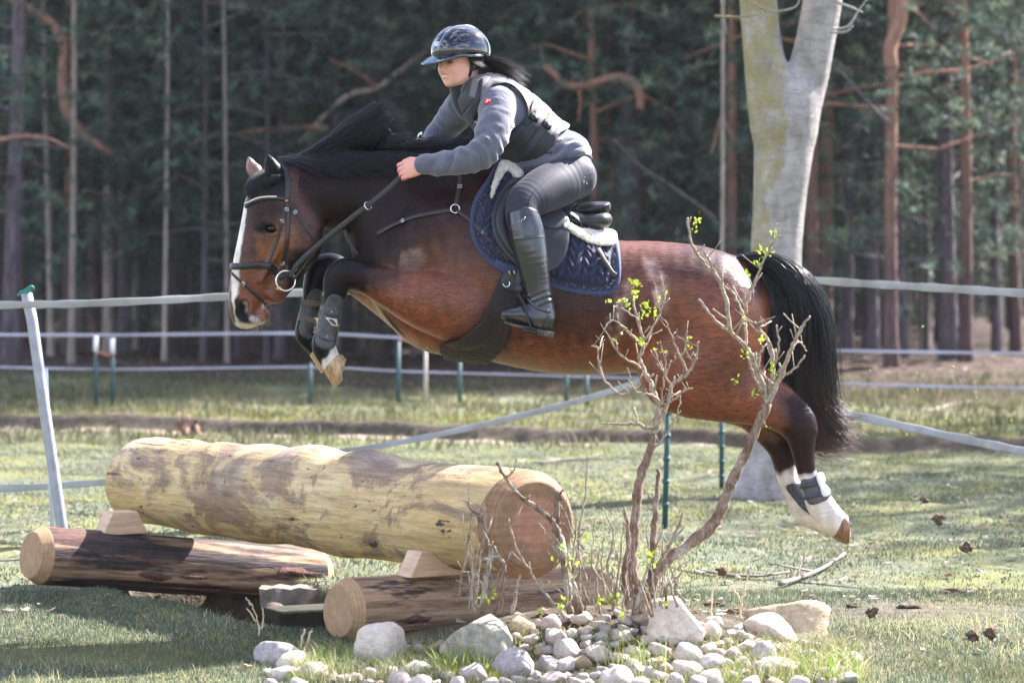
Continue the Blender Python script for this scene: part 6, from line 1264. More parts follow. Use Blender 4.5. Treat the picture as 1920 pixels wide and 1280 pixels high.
# ---- helmet
he = link('helmet', None, None, None) if False else None
Hh = SDF(HC - .2, HC + .2, .0034)
Hh.ball(hd(-10, 0, 38), (.134, .108, .104), .01, HRM)
Hh.ball(hd(-34, 0, 20), (.100, .100, .088), .02, HRM)
X, Y, Z = np.meshgrid(*Hh.ax, indexing='ij', sparse=True); x, y, z_ = X - HC[0], Y - HC[1], Z - HC[2]
fx_, lx_, ux_ = (x * HRM[0, i] + y * HRM[1, i] + z_ * HRM[2, i] for i in range(3))
rim = .022 - .035 * smooth01(-fx_, -.02, .10) - .0                    # lower edge drops towards the nape
f = np.maximum(Hh.v, rim - ux_); inn = np.sqrt(((fx_ + .010) / .118) ** 2 + (lx_ / .093) ** 2 + ((ux_ - .03) / .092) ** 2) - 1; f = np.maximum(f, -inn * .09)
ev, ef = Hh.mesh(f.astype(np.float32))
t = NT('helmet_gloss'); gl = t.out((.005, .006, .012), .07, None, .6, coat=.35)
hel = link('helmet', mesh('helmet', ev, [ef]), gl, person)
Vz = SDF(HC - .22, HC + .22, .003)                                     # broad peak
X, Y, Z = np.meshgrid(*Vz.ax, indexing='ij', sparse=True); x, y, z_ = X - HC[0], Y - HC[1], Z - HC[2]
fx_, lx_, ux_ = (x * HRM[0, i] + y * HRM[1, i] + z_ * HRM[2, i] for i in range(3))
lip = .031 - .50 * np.maximum(fx_ - .085, 0) ** 1.12 - 1.4 * lx_ ** 2 - .012 * smooth01(-fx_, -.07, .06)
out2 = np.sqrt(((fx_ - .030) / .152) ** 2 + (lx_ / .118) ** 2) - 1; in2 = np.sqrt(((fx_ + .010) / .106) ** 2 + (lx_ / .086) ** 2) - 1
f = np.maximum(np.maximum(np.abs(ux_ - lip) - .0065 + .003 * smooth01(fx_, .10, .16), out2 * .1), np.maximum(-in2 * .09, -(fx_ + .055))); v_, f_ = Vz.mesh(f.astype(np.float32)); link('visor', mesh('visor', v_, [f_]), gl, hel)
g = Geo()
EB = BVHTree.FromPolygons([tuple(map(float, q)) for q in ev], [tuple(map(int, q)) for q in ef])
def onhel(f_, l_, u_):
    d = V(hd(f_, l_, u_) - hd(-10, 0, 38)).normalized(); r = EB.ray_cast(V(hd(-10, 0, 38)) + d * .3, -d); return np.array(r[0]), np.array(r[1])
for s in (1, -1):
    pp = [onhel(*q) for q in ((125, 18 * s, 50), (112, 20 * s, 80), (80, 24 * s, 112), (30, 27 * s, 138), (-40, 27 * s, 138), (-90, 24 * s, 110))]
    q = spline([p[0] + p[1] * .0008 for p in pp], 6); g.tube(list(q), .0016, 6)
tag(g.obj('silver_line', plain('silver_line', (.42, .40, .42), .3, .5, .8, .1), hel), kind='stuff')
g = Geo(); c4 = [onhel(*q) for q in ((120, 16, 86), (120, -16, 86), (128, -12, 55), (128, 12, 55))]; g.add([a + n * .003 for a, n in c4] + [a for a, n in c4], [(0, 1, 2, 3), (0, 4, 5, 1), (1, 5, 6, 2), (2, 6, 7, 3), (3, 7, 4, 0)]); pl = g.obj('front_plate', plain('brushed_plate', (.52, .52, .56), .35, .5, .8, .15, 200), hel)
g = Geo(); c4 = [onhel(*q) for q in ((127, 11, 64), (127, -11, 64), (128, -9, 60), (128, 9, 60))]; g.add([a + n * .0045 for a, n in c4] + [a + n * .001 for a, n in c4], [(0, 1, 2, 3), (0, 4, 5, 1), (1, 5, 6, 2), (2, 6, 7, 3), (3, 7, 4, 0)]); g.obj('plate_slot', TRIM, pl)
HARN = leather('harness', (.012, .013, .017), .4, .5)
for s in (1, -1):
    def ribb(pts, w_): 
        q = spline([hd(*p) for p in pts], 5); g.ribbon(list(q), [hl * s] * len(q), w_, .004)
    g = Geo(); ribb([(14, 86 * s, 22), (12, 84 * s, -10), (8, 78 * s, -44), (16, 62 * s, -78), (30, 40 * s, -102), (36, 0, -112)], .016); g.obj('chin_strap', HARN, hel)
    g = Geo(); ribb([(-70, 78 * s, 10), (-52, 84 * s, -18), (-22, 84 * s, -44), (6, 79 * s, -50)], .011); g.obj('rear_strap', HARN, hel)
    g = Geo(); ribb([(-6, 88 * s, 20), (-40, 88 * s, 16), (-72, 76 * s, 2), (-84, 50 * s, -20), (-88, 0, -28)], .013); g.obj('cradle', HARN, hel)
# ---- her hair, tied back and blown
hh_m = hairmat('dark_hair', (.008, .006, .006), (.020, .014, .013), .5)
hg = [[(898, 110 + k * 3, -.05 + k * .015), (918, 110 + k * 3.5, -.06 + k * .015), (942, 118 + k * 3, -.07 + k * .014), (966, 130 + k * 3, -.07 + k * .014), (990, 150 + k * 3, -.07 + k * .016)] for k in range(6)]
strands('ponytail', locks(hg, 1100, 11, 4, .016, 12, 4, 9, .5, 4), .0011, hh_m, person)
hg = [[(878 + k * 5, 108, -.13 + k * .012), (888 + k * 4, 116 + k, -.13 + k * .014), (900 + k * 4, 124 + k * 2, -.11 + k * .014), (914 + k * 3, 128 + k * 2, -.08 + k * .012)] for k in range(5)]
strands('tied_back_hair', locks(hg, 500, 12, 3, .008, 8, 2), .0008, hh_m, person)
# ---- whip in the far hand
wp = empty('whip', hp(786, 262, .16), 'black riding whip with a silver knob beside the neck of the horse', 'whip')
g = Geo(); g.tube([hp(789, 256, .13), hp(772, 276, .155), hp(752, 300, .185), hp(716, 344, .22), hp(690, 380, .22)], [.0075, .0065, .006, .0035, .002], 10); g.obj('shaft', LEA, wp)
g = Geo(); g.tube([hp(792, 250, .122), hp(789, 253, .126), hp(784, 262, .135)], [.0085, .0115, .0085], 12); g.obj('knob', METAL, wp)
# ================================================================== STONE BORDER
def rockmat(name, c1, c2, c3):
    t = NT(name); a = t.noise(5, 6, .65); b = t.noise(26, 5, .7); s = t.noise(90, 3, .6); c = t.ramp(a, [(.3, c1), (.5, c2), (.72, c3)]); c = t.mix(.45, c, t.ramp(b, [(.3, .7), (.7, 1.25)]), 'MULTIPLY'); c = t.mix(t.ramp(s, [(.63, 0.0), (.72, .35)]), c, (.12, .11, .11))
    return t.out(c, .85, t.bump(b, .6, .012, t.bump(a, .5, .03)), .25)
ROCK = {'grey': rockmat('grey_stone', (.31, .275, .25), (.44, .40, .365), (.56, .52, .475)), 'pink': rockmat('pink_stone', (.38, .29, .245), (.52, .42, .36), (.63, .54, .475)), 'mauve': rockmat('mauve_stone', (.28, .235, .225), (.40, .35, .335), (.51, .465, .44)),
        'pale': rockmat('pale_stone', (.46, .375, .295), (.60, .515, .425), (.72, .635, .545)), 'tan': rockmat('tan_stone', (.34, .25, .14), (.46, .36, .22), (.56, .47, .33)), 'green': rockmat('olive_stone', (.20, .18, .135), (.34, .31, .245), (.47, .44, .375))}
def rock_mesh(seed, sx, sy, sz, facet, sub=3):
    """a field stone: a ball cut by a few flat planes, worn round, then roughened"""
    bm = bmesh.new(); bmesh.ops.create_icosphere(bm, subdivisions=sub, radius=1); v = np.array([q.co[:] for q in bm.verts]); f = [tuple(q.index for q in p.verts) for p in bm.faces]; bm.free(); r = np.random.default_rng(seed); d = v.copy(); rad_ = np.ones(len(v))
    for k in range(facet):
        n = r.normal(size=3); n /= np.linalg.norm(n); h = r.uniform(.52, .88); q = d @ n; lim = h / np.maximum(q, 1e-3); rad_ = np.where((q > 0) & (lim < rad_), lim + .035 * (rad_ - lim), rad_)
    rad_ = rad_ * (1 + .05 * vnoise(d, 2.6, seed) + .022 * vnoise(d, 7, seed + 1) + .010 * vnoise(d, 17, seed + 2)); return mesh('stone', d * rad_[:, None] * np.array([sx, sy, sz]), f, True)
STONES = [rock_mesh(200 + k, 1, .85 + .15 * (k % 3), .62 + .12 * (k % 4), 7 + k % 7, 3) for k in range(16)]
_sc = {}
def stone(px, py, w_, h_, d, kind, label, k=None, group=None, rz=None, tilt=0.0, name='stone', big=False, me=None):
    """a stone that fills a box w x h photo pixels centred on (px, py) at distance d"""
    k = random.randrange(12) if k is None else k; c = P(px, py, d)
    if me is None:
        if (k, kind) not in _sc: q = STONES[k].copy(); q.materials.append(ROCK[kind]); _sc[(k, kind)] = q
        me = _sc[(k, kind)]
    else: me.materials.append(ROCK[kind])
    o = bpy.data.objects.new(name, me); COL.objects.link(o); o.location = V(c); s = d / F / 2; co = np.array([v.co[:] for v in me.vertices]) if False else None
    bb = np.array([b[:] for b in o.bound_box]); ext = bb.max(0) - bb.min(0); o.scale = (w_ * s * 2 / ext[0], w_ * s * 2 / ext[1] * .9, h_ * s * 2 / ext[2]); o.rotation_euler = (random.uniform(-.2, .2) + tilt, random.uniform(-.2, .2), (random.choice((0, math.pi)) + random.uniform(-.3, .3)) if rz is None else rz); return tag(o, label, 'stone', group)
random.seed(21)
BIGS = [(1262, 1172, 106, 104, 10.75, 'pale', 'upright pale wedge-shaped stone standing at the foot of the shrub', 301, 7, (.95, .7, 1.0)), (893, 1214, 132, 106, 10.62, 'green', 'large grey-green angular boulder with a pointed top, middle of the border', 302, 9, (1, .8, .9)), (710, 1217, 96, 100, 10.62, 'pale', 'rounded dome-shaped boulder beside the sawn end of the paler support log', 303, 7, (.9, .8, 1.0)),
        (1484, 1168, 150, 92, 11.15, 'tan', 'big tan boulder lying on the grass beyond the end of the border', 304, 9, (1, .8, .62)), (970, 1250, 76, 66, 10.4, 'mauve', 'round lilac-grey boulder in front of the angular one', 305, 4, (1, .9, .85)), (1448, 1180, 104, 58, 10.9, 'pink', 'pinkish humped stone leaning against the tan boulder', 306, 5, (1, .8, .7)),
        (520, 1226, 84, 56, 10.75, 'mauve', 'blue-grey stone at the very start of the border near the hollow', 307, 6, (1, .8, .7)), (553, 1244, 66, 40, 10.55, 'pale', 'cream stone resting against the blue-grey one', 308, 6, (1, .8, .6)), (532, 1266, 58, 34, 10.4, 'pale', 'small cream stone in front of the two at the start of the border', 309, 6, (1, .8, .6)), (722, 1262, 54, 34, 10.36, 'mauve', 'flat mauve stone at the foot of the dome-shaped boulder', 310, 7, (1, .8, .6)),
        (1474, 1219, 58, 34, 10.55, 'pink', 'smooth oval pink stone in front of the pinkish humped one', 311, 2, (1, .7, .6)), (1478, 1252, 96, 36, 10.42, 'pale', 'long flat white stone at the grass end of the border', 312, 4, (1, .7, .4)), (1188, 1256, 52, 42, 10.4, 'pink', 'reddish angular stone low in the middle of the border', 313, 8, (1, .8, .75)), (1030, 1250, 44, 46, 10.45, 'grey', 'squarish stone next to the round lilac boulder', 314, 8, (.9, .8, .9)),
        (918, 1180, 50, 42, 10.9, 'grey', 'grey stone peeping over the angular boulder', 315, 6, (1, .8, .8)), (1178, 1202, 44, 44, 10.7, 'pale', 'tilted pale stone under the upright wedge-shaped one', 316, 8, (1, .8, .9)), (1330, 1190, 46, 46, 10.7, 'pale', 'pale stone right behind the upright wedge-shaped one', 317, 6, (.9, .8, 1))]
def on_ground(px, py):
    """how far away the ground lies that photo pixel (px, py) looks at, mound included"""
    ds = np.linspace(10.05, 11.9, 240); z = ground_z((px - 960) * ds / F, ds); yy = HOR + F * (CAMH - z) / ds; k = np.where(yy <= py)[0]; return float(ds[k[0]]) if len(k) else 11.2
for (px, py, w_, h_, d, kind, lb, sd, fc, sz) in BIGS:
    d2 = on_ground(px, py + h_ * .40) + .10 if 'tan boulder lying' not in lb else d
    stone(px, py + h_ * .04, w_ * 1.06, h_ * 1.14, d2, kind, lb, me=rock_mesh(sd, *sz, fc, 4), rz=0.0, name='boulder' if w_ > 90 else 'stone')
SEG = [(500, 760, 'between the dome boulder and the start of the border'), (760, 860, 'between the dome boulder and the angular boulder'), (860, 1000, 'around the round lilac boulder'), (1000, 1100, 'below the paler support log'), (1100, 1200, 'before the thick stems of the shrub'), (1200, 1320, 'round the foot of the upright pale stone'), (1320, 1420, 'between the upright pale stone and the tan boulder'), (1420, 1600, 'at the grass end, by the tan boulder')]
SIZ = {'grey': 'grey', 'pink': 'pinkish', 'mauve': 'mauve-grey', 'pale': 'whitish', 'tan': 'tan', 'green': 'olive-grey'}
r_ = np.random.default_rng(8); placed = [(b[0], b[1], b[2]) for b in BIGS]; cnt = 0; tries = 0
while cnt < 150 and tries < 9000:
    tries += 1; px = r_.uniform(500, 1600); e = math.exp(-((px - 1180) / 340) ** 2); top = 1240 - 92 * e; py = r_.uniform(top, 1284); w_ = (r_.uniform(22, 36) if r_.uniform() < .5 else r_.uniform(36, 64)) * (1.05 if py > 1220 else .95)
    if any(math.hypot(px - a, (py - b) * 1.5) < (w_ * .36 + c * .34) for a, b, c in placed): continue
    placed.append((px, py, w_)); cnt += 1; d = on_ground(px, py + w_ * .16); kind = r_.choice(['grey', 'pink', 'mauve', 'pale', 'tan', 'green'], p=[.14, .36, .04, .38, .06, .02])
    wh = [s[2] for s in SEG if s[0] <= max(px, 560) < s[1]][0]; sh = 'pebble' if w_ < 31 else 'stone'
    stone(px, py - w_ * .06, w_, w_ * r_.uniform(.62, .9), d, kind, '%s %s %s' % ({'pebble': 'small', 'stone': 'fist sized'}[sh], SIZ[kind] + ' rounded stone', wh), group='%s %s stones %s' % ({'pebble': 'small', 'stone': 'fist sized'}[sh], SIZ[kind], wh))
# ================================================================== THE SHRUB
tk = NT('shrub_bark'); a = tk.noise(30, 5, .7, tk.vec((1, 1, .35))); p = tk.noise(7, 4, .6); c = tk.ramp(a, [(.3, (.085, .052, .036)), (.5, (.20, .130, .092)), (.72, (.36, .28, .22))]); c = tk.mix(tk.ramp(p, [(.52, 0.0), (.62, .7)]), c, (.42, .40, .33)); fi = tk.noise(120, 4, .75, tk.vec((1, 1, .4))); c = tk.mix(.8, c, tk.ramp(fi, [(.35, .5), (.65, 1.35)]), 'MULTIPLY'); SHB = tk.out(c, .9, tk.bump(fi, 1.0, .006, tk.bump(a, 1.0, .010)), .15)
tk = NT('lichen_twig'); a = tk.noise(60, 4, .7); TWG = tk.out(tk.ramp(a, [(.3, (.135, .095, .068)), (.55, (.29, .235, .175)), (.75, (.46, .42, .335))]), .9, tk.bump(a, .8, .004), .15)
LEAF = NT('fresh_leaf'); lc = LEAF.attr(); LEAF = LEAF.out(lc, .5, None, .3, trans=.45)
shrub = empty('shrub', (P(1205, 0, 10.85)[0], 10.85, .2), 'gnarled bare shrub budding with yellow-green leaves in front of the hindquarters of the horse', 'shrub'); r_ = np.random.default_rng(12)
def stem(pts, r0, r1, d0, d1=None, m=None, nm='stem', par=None, knob=.09, side=True):
    d1 = d0 if d1 is None else d1; n = len(pts); q = spline([P(a, b, d0 + (d1 - d0) * i / max(n - 1, 1)) for i, (a, b) in enumerate(pts)], 6); k = len(q); wob = r_.normal(size=(k, 3)) * .0022; wob[0] = 0; q = q + wob
    rr = np.linspace(r0, r1, k) * .38 * d0 / F * (1 + knob * r_.normal(size=k)); g = Geo(); g.tube(list(q), list(np.maximum(rr, .0012)), 8)
    if side:                                                     # knobs and cut spurs along the wood
        for i in range(2, k - 1, 2):
            if r_.uniform() < .62:
                u = r_.normal(size=3); u[1] *= .6; u[2] = abs(u[2]) + .3; u /= np.linalg.norm(u); L = r_.uniform(.008, .035) if (r_.uniform() < .5 or r0 > 18) else r_.uniform(.03, .10); g.tube([q[i], q[i] + u * L * .6 + np.array([0, 0, .003]), q[i] + u * L + np.array([0, 0, .010])], [rr[i] * .55, rr[i] * .42, rr[i] * .30 + .0008], 5)
    g.obj(nm, m or SHB, par or shrub); return q
LV, LC, LF = [], [], []
def leaves(px, py, d, n=5, s=.013):
    c0 = P(px, py, d)
    for i in range(n):
        b = c0 + r_.normal(size=3) * np.array([.008, .008, .010]); u = r_.normal(size=3) * np.array([1, 1, .5]) + np.array([0, 0, .9]); u /= np.linalg.norm(u); w_ = np.cross(u, r_.normal(size=3)); w_ /= np.linalg.norm(w_); n_ = np.cross(u, w_); L = s * r_.uniform(.8, 1.9); W = L * .30; j = len(LV)
        LV.extend([b, b + u * L * .35 + w_ * W, b + u * L * .75 + w_ * W * .7 + n_ * L * .12, b + u * L + n_ * L * .25, b + u * L * .75 - w_ * W * .7 + n_ * L * .12, b + u * L * .35 - w_ * W]); LF.extend([(j, j + 1, j + 2, j + 3), (j, j + 3, j + 4, j + 5)]); cc = np.array([.40, .52, .05]) * r_.uniform(.7, 1.25); LC.extend([cc] * 6)
D = 10.9
stem([(1196, 1150), (1188, 1090), (1186, 1030), (1192, 960), (1200, 900), (1216, 850), (1226, 815)], 30, 20, 10.8, D)
stem([(1214, 1150), (1222, 1080), (1226, 1000), (1230, 940), (1234, 880)], 20, 10, 10.85, 10.95)
stem([(1205, 1120), (1245, 1055), (1290, 1022), (1335, 985), (1352, 955), (1372, 905), (1398, 850), (1420, 800), (1440, 758)], 30, 22, 10.85, D)
stem([(1180, 1140), (1170, 1080), (1178, 1010), (1170, 950)], 16, 8, 10.75)
stem([(1225, 1120), (1235, 1060), (1262, 1010), (1280, 960)], 12, 5, 10.8)
stem([(1212, 1160), (1206, 1125), (1200, 1090)], 16, 12, 10.6, m=TWG)
# the near fork: twigs up over the belly of the horse
for pts, a, b in (([(1226, 815), (1200, 795), (1165, 795), (1122, 792)], 12, 4), ([(1226, 815), (1232, 770), (1226, 735), (1210, 700), (1200, 670), (1206, 640), (1196, 600), (1186, 560)], 16, 5), ([(1206, 645), (1180, 625), (1150, 600), (1134, 618)], 8, 4), ([(1200, 690), (1160, 660), (1135, 620)], 7, 4), ([(1196, 600), (1170, 580), (1150, 575)], 5, 3), ([(1206, 640), (1232, 600), (1246, 560), (1240, 520)], 7, 3), ([(1200, 720), (1170, 740), (1140, 720), (1124, 690), (1122, 655), (1108, 648)], 7, 4), ([(1124, 655), (1130, 630)], 4, 3), ([(1228, 800), (1250, 760), (1262, 720), (1288, 700), (1306, 668), (1310, 640)], 13, 5), ([(1262, 725), (1240, 690), (1228, 655)], 7, 4), ([(1288, 700), (1272, 660), (1258, 628), (1246, 600)], 7, 3), ([(1300, 680), (1284, 650), (1290, 620)], 5, 3), ([(1250, 762), (1222, 740), (1196, 736), (1180, 712)], 8, 4), ([(1250, 760), (1280, 735), (1300, 726)], 6, 4), ([(1230, 790), (1240, 750), (1246, 700), (1250, 660)], 6, 3), ([(1216, 850), (1245, 820), (1268, 780), (1276, 740)], 7, 3)):
    stem(pts, a, b, D, D + r_.uniform(-.12, .12), TWG, 'twig')
# the far fork: taller twigs before the quarters and the tail
for pts, a, b in (([(1440, 758), (1430, 720), (1418, 690), (1398, 650), (1370, 622), (1340, 600), (1310, 560)], 16, 6), ([(1370, 622), (1360, 560), (1346, 520), (1318, 490), (1298, 460), (1288, 408)], 11, 6), ([(1346, 520), (1330, 490), (1320, 470)], 7, 5), ([(1398, 650), (1396, 600), (1378, 555), (1350, 530)], 9, 5), ([(1398, 590), (1400, 560), (1420, 520), (1440, 470), (1462, 440)], 9, 4), ([(1440, 480), (1450, 450), (1448, 425)], 4, 2), ([(1440, 758), (1446, 720), (1450, 680), (1440, 640), (1424, 615)], 14, 6), ([(1424, 615), (1446, 602)], 6, 4), ([(1440, 758), (1462, 710), (1480, 660), (1500, 620), (1518, 592)], 15, 6), ([(1480, 660), (1500, 640), (1512, 660)], 6, 4), ([(1462, 710), (1490, 690), (1508, 666)], 8, 4), ([(1450, 690), (1460, 650), (1456, 610)], 7, 4), ([(1420, 700), (1424, 670), (1432, 650)], 8, 5), ([(1424, 620), (1440, 640), (1454, 660)], 6, 4), ([(1396, 600), (1420, 606), (1452, 594)], 5, 3), ([(1430, 740), (1412, 700), (1404, 670)], 9, 5)):
    stem(pts, a, b, D, D + r_.uniform(-.15, .15), TWG, 'twig')
for (px, py, n) in [(1306, 416, 10), (1300, 430, 5), (1450, 440, 10), (1446, 470, 8), (1434, 482, 6), (1424, 470, 6), (1418, 500, 8), (1400, 516, 8), (1372, 510, 5), (1192, 532, 20), (1188, 552, 20), (1212, 575, 16), (1226, 590, 10), (1176, 575, 8), (1240, 560, 6), (1206, 590, 8), (1160, 570, 6), (1140, 566, 4), (1178, 560, 5), (1200, 640, 8), (1206, 650, 6), (1236, 655, 6), (1290, 640, 7), (1296, 658, 4), (1268, 668, 3), (1170, 620, 4), (1424, 638, 8), (1400, 665, 8), (1394, 600, 4), (1446, 694, 8), (1452, 712, 6), (1416, 735, 8), (1378, 715, 6), (1436, 796, 3), (1212, 868, 3), (1200, 905, 2), (1190, 1000, 3), (1196, 1040, 5), (1290, 655, 3), (1150, 640, 3)]: leaves(px, py, D - .03, n, .011)
# low pruned stumps and whips in front of the log end
for i, (pts, a, b, d0) in enumerate((([(1070, 1150), (1062, 1090), (1056, 1040), (1040, 985), (1010, 955), (975, 930), (948, 895), (932, 868)], 20, 7, 10.5), ([(948, 895), (965, 880), (968, 858)], 7, 4, 10.5), ([(1085, 1150), (1062, 1060), (1046, 990), (1044, 930), (1050, 935)], 22, 12, 10.55), ([(1060, 1060), (1030, 1010), (1010, 980)], 8, 4, 10.55), ([(905, 1150), (910, 1090), (920, 1040), (912, 1010), (896, 970), (870, 940)], 16, 5, 10.45), ([(912, 1000), (900, 960), (868, 938)], 5, 4, 10.45), ([(895, 1140), (888, 1080), (880, 1040), (866, 1005)], 9, 4, 10.4), ([(930, 1150), (940, 1095), (946, 1060), (930, 1045), (905, 1050)], 12, 8, 10.45), ([(1060, 1160), (1010, 1095), (975, 1040), (960, 1000), (958, 985)], 7, 4, 10.35), ([(1150, 1130), (1140, 1060), (1150, 1000), (1130, 950)], 8, 3, 10.7), ([(1125, 1150), (1118, 1080), (1126, 1020)], 7, 3, 10.7), ([(1090, 1140), (1084, 1010), (1098, 920), (1102, 845)], 7, 3, 10.75), ([(1095, 1030), (1072, 1000), (1060, 960), (1040, 940)], 5, 3, 10.7), ([(1110, 1060), (1160, 1140)], 6, 4, 10.6), ([(1275, 1120), (1262, 1080), (1250, 1050)], 8, 4, 10.7), ([(1262, 1090), (1280, 1070), (1290, 1050)], 6, 4, 10.7), ([(960, 1150), (968, 1110), (975, 1075)], 10, 6, 10.4))):
    s_ = empty('pruned_stump', P(pts[0][0], pts[0][1], d0), None) if False else None
    stem(pts, a, b, d0, None, TWG if a < 12 else SHB, 'whip' if a < 12 else 'stem')
for i in range(34):                                              # a thicket of thin straight whips round the foot
    x0 = r_.choice([900, 1060, 1130, 1215, 1250]) + r_.normal() * 24; y0 = 1140 + r_.normal() * 8; h = r_.uniform(60, 190); ln = r_.normal() * .22
    stem([(x0, y0), (x0 + ln * h * .5 + r_.normal() * 3, y0 - h * .5), (x0 + ln * h, y0 - h)], r_.uniform(4, 7.5), 2.2, 10.55 + r_.normal() * .12, None, TWG if r_.uniform() < .6 else SHB, 'whip')
for (px, py, n) in ((915, 1130, 9), (905, 1120, 6), (925, 1118, 5), (1050, 1140, 8), (1062, 1128, 8), (1040, 1060, 3), (1068, 1050, 7), (1058, 1030, 5), (1062, 1070, 5), (1100, 1010, 2), (1140, 1128, 10), (1128, 1132, 8), (1152, 1120, 7), (1216, 1050, 8), (1222, 1040, 6), (1226, 1060, 5), (1245, 1130, 5), (1165, 1150, 4), (1010, 1150, 5)): leaves(px, py, 10.45, n, .014)
lv = link('bud_leaves', mesh('bud_leaves', np.array(LV), LF, False, np.array(LC)), LEAF, shrub); tag(lv, kind='stuff')
# ---- clumps of grass, moss cushion and twigs among the stones
v, q, tr, c = blades(9000, (gxy(560, 1250)[0], gxy(1600, 1250)[0]), (10.15, 10.75), .075, .0032, 41, cols=[(.16, .24, .04), (.30, .27, .14), (.42, .36, .22), (.11, .17, .04)], lean=1.3); tag(link('grass', mesh('border_grass', v, [q, tr], True, c), gm_), kind='stuff')
for (px, n, h, sd) in ((870, 130, .13, 1), (1200, 26, .10, 2), (640, 130, .09, 3), (1160, 30, .15, 4)):
    p = gxy(px, 1240); v, q, tr, c = blades(n, (p[0] - .09, p[0] + .09), (10.30, 10.5), h, .006, 60 + sd, cols=[(.17, .25, .06), (.28, .32, .10)], lean=.9); tag(link('grass_tuft', mesh('grass_tuft', v, [q, tr], True, c), gm_), '%s tuft of fresh grass blades %s' % (('tall', 'bright', 'bushy', 'thin')[sd - 1], ('before the angular boulder', 'beside the upright pale stone', 'below the sawn end of the paler support log', 'before the shrub stems')[sd - 1]), 'grass tuft')
p = P(885, 1268, 10.34); v, q, tr, c = blades(1500, (p[0] - .11, p[0] + .10), (10.26, 10.42), .035, .005, 77, cols=[(.42, .40, .04), (.50, .46, .07)], lean=.5); tag(link('moss_cushion', mesh('moss_cushion', v, [q, tr], True, c), gm_), 'bright yellow moss cushion in front of the angular boulder', 'moss')
for lb, pts, d0 in (('dry forked weed stalk in the hollow before the dark log', [[(482, 1240), (486, 1190), (482, 1160), (470, 1130)], [(482, 1165), (462, 1140)], [(485, 1190), (494, 1160), (492, 1140)], [(470, 1134), (462, 1120)]], 11.2), ('two short bamboo-coloured stalks beside the mossy timber', [[(562, 1222), (572, 1178)], [(574, 1222), (584, 1180)]], 10.9), ('tall dry seed stalk between the shrub and the tan boulder', [[(1333, 1160), (1336, 1110), (1346, 1080)]], 10.9), ('arched dry stalk nearer the tan boulder', [[(1388, 1160), (1390, 1130), (1372, 1100), (1362, 1108)], [(1390, 1130), (1402, 1080), (1420, 1066)]], 10.9)):
    t = empty('dry_stalk', P(pts[0][0][0], pts[0][0][1], d0), lb, 'weed')
    for pp in pts: stem(pp, 8 if 'bamboo' in lb else 5, 6 if 'bamboo' in lb else 3, d0, None, plain('straw_stalk', (.50, .40, .25), .8, .2) if not bpy.data.materials.get('straw_stalk') else bpy.data.materials['straw_stalk'], 'stalk', t, .05, False)
# ================================================================== CLODS IN THE AIR, STICKS, LEAF HEAP
CLOD = plain('soil_clod', (.115, .080, .056), .95, .1, 0, .5, 60, .8, .01)
r_ = np.random.default_rng(31)
def clod(px, py, s, d, lb, cat='clod', m=None, name='soil_clod'):
    bm = bmesh.new(); bmesh.ops.create_icosphere(bm, subdivisions=3, radius=1); v = np.array([q.co[:] for q in bm.verts]); f = [tuple(q.index for q in p.verts) for p in bm.faces]; bm.free()
    k = r_.integers(0, 999); rr = .85 + .5 * vnoise(v, 3.2, k) + .32 * vnoise(v, 9, k + 1); rr = np.clip(rr, .25, 2); c = P(px, py, d); v = v * rr[:, None] * s * d / F * .5 * np.array([1, .8, .85]); g = Geo(); g.add(list(v + c), f)
    for i in range(5): u = r_.normal(size=3); u /= np.linalg.norm(u); L = s * d / F * .5; g.tube([c + u * L * .7, c + u * L * r_.uniform(1.2, 1.9) + np.array([0, 0, -.004])], [.0014, .0006], 4)
    return tag(g.obj(name, m or CLOD), lb, cat)
for px, py, s, d, lb in ((1354, 1071, 20, 11.3, 'soil clod with roots flying up beside the shrub'), (1760, 972, 22, 11.8, 'dark clod in the air beyond the hind hoof'), (1734, 937, 15, 12, 'crumb of turf flying highest beyond the hind hoof'), (1812, 1026, 20, 12, 'brown clod in the air low beyond the hind hoof'), (1635, 1147, 22, 11.4, 'clod of torn turf dropping near the tan boulder'), (1824, 1192, 24, 11, 'torn clod with grass just above the sunny turf'), (1856, 1186, 26, 11, 'dark clump of soil landing by the edge of the frame')): clod(px, py, s, d, lb)
for i, (px, py) in enumerate(((1786, 688), (1720, 730), (1730, 612), (1630, 695), (1830, 745), (1774, 785), (1820, 812), (1700, 815), (1848, 835), (1896, 788), (1718, 700))): clod(px, py, 5, 12.2, 'tiny bit of grass thrown up behind the tail of the horse', 'turf crumb', plain('thrown_grass', (.30, .33, .08), .8) if not bpy.data.materials.get('thrown_grass') else bpy.data.materials['thrown_grass'], 'turf_crumb')['group'] = 'bits of grass thrown up behind the horse'
for px, py, s, lb in ((1380, 1150, 60, 'dark lump of overturned soil behind the stone border, near the shrub'), (1340, 1136, 40, 'smaller lump of overturned soil by the shrub stems'), (1530, 1128, 34, 'lump of soil right behind the tan boulder'), (1700, 1142, 50, 'torn up soil on the worn patch of the meadow'), (1790, 1110, 44, 'dark hoof-torn soil further back on the worn patch'), (1600, 1140, 30, 'small dark soil lump between tan boulder and worn patch')):
    d = F * CAMH / (py - HOR); o = clod(px, py, s, d, lb); o.location = (0, d * .55, float(ground_z((px - 960) * d / F, d)) * .45); o.scale = (1, .45, .45); o.location.y = d * .55; o.location.z = .55 * float(ground_z((px - 960) * d / F, d))
STK = plain('dead_stick', (.20, .165, .14), .9, .2, 0, .35, 30, .6, .006)
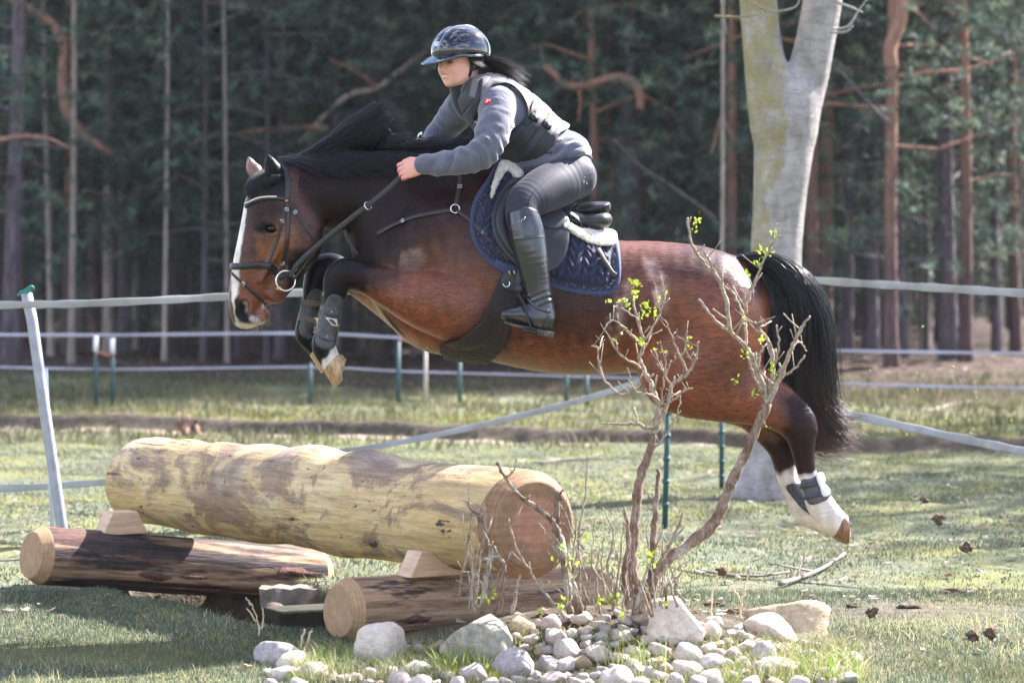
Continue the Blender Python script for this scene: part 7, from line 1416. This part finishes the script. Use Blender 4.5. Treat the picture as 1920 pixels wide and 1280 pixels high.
for lb, pts, rr, d in (('grey fallen stick on the turf below the hind hoof', [(1462, 1100), (1500, 1086), (1545, 1068), (1584, 1046)], (5, 4, 3), None), ('thin dark twig lying far across the meadow grass', [(1320, 1068), (1370, 1078), (1430, 1080), (1480, 1074)], (3, 2.5, 2), None), ('bare branch lying at the edge of the wood beyond the tail', [(1735, 795), (1790, 782), (1830, 780), (1890, 792)], (4, 5, 3), None), ('thin stick lying on the turf behind the big log end', [(1010, 876), (1060, 872), (1130, 874)], (2.5, 2.5, 2), None), ('dead bough on the track under the horse belly', [(1270, 780), (1300, 790), (1345, 805)], (7, 6, 5), None)):
    q = []
    for a, b in pts: p = gxy(a, b); q.append(np.array([p[0], p[1], float(ground_z(p[0], p[1])) + .022]))
    g = Geo(); q = spline(q, 5); g.tube(list(q), list(np.interp(np.linspace(0, 1, len(q)), np.linspace(0, 1, len(rr)), rr) * np.array([p[1] for p in q]) / F), 6)
    for i in (4, 8): u = r_.normal(size=3) * .12; u[2] = abs(u[2]) * .3; g.tube([q[i], q[i] + u], [.008 * q[i][1] / 15, .003], 5)
    tag(g.obj('fallen_stick', STK), lb, 'stick')
heap = empty('leaf_heap', (P(350, 0, 25.4)[0], 25.4, 0), 'small heap of brown dead leaves by the track above the big log', 'leaf heap'); hz = float(ground_z(heap.location.x, 25.4)); LHM = plain('dead_leaf', (.17, .095, .065), .8, .2, 0, .4, 20)
for i in range(40):
    c = np.array([heap.location.x + r_.normal() * .075, 25.4 + r_.normal() * .06, hz + .03 + abs(r_.normal()) * .05]); u = r_.normal(size=3); u /= np.linalg.norm(u); w_ = np.cross(u, r_.normal(size=3)); w_ /= np.linalg.norm(w_); n = np.cross(u, w_); s = r_.uniform(.035, .065)
    g = Geo(); g.add([c - u * s, c - u * s * .3 + w_ * s * .5 + n * .01, c + u * s * .5 + w_ * s * .4, c + u * s + n * .02, c + u * s * .5 - w_ * s * .4 + n * .012, c - u * s * .3 - w_ * s * .5], [(0, 1, 2, 3), (0, 3, 4, 5)]); g.obj('leaf', LHM, heap)
# ================================================================== A LITTLE SPRING HAZE
g = Geo(); g.box((0, 0, 12.0), (960, 960, 14.5)); hz_ = g.obj('haze', None, None, False); tag(hz_, kind='stuff')
m = bpy.data.materials.new('haze_air'); m.use_nodes = True; n_ = m.node_tree.nodes; n_.remove(n_['Principled BSDF']); pv_ = n_.new('ShaderNodeVolumePrincipled')
pv_.inputs['Color'].default_value = (.86, .90, 1.0, 1); pv_.inputs['Density'].default_value = .0002; pv_.inputs['Anisotropy'].default_value = .0
m.node_tree.links.new(pv_.outputs[0], n_['Material Output'].inputs['Volume']); hz_.data.materials.append(m)
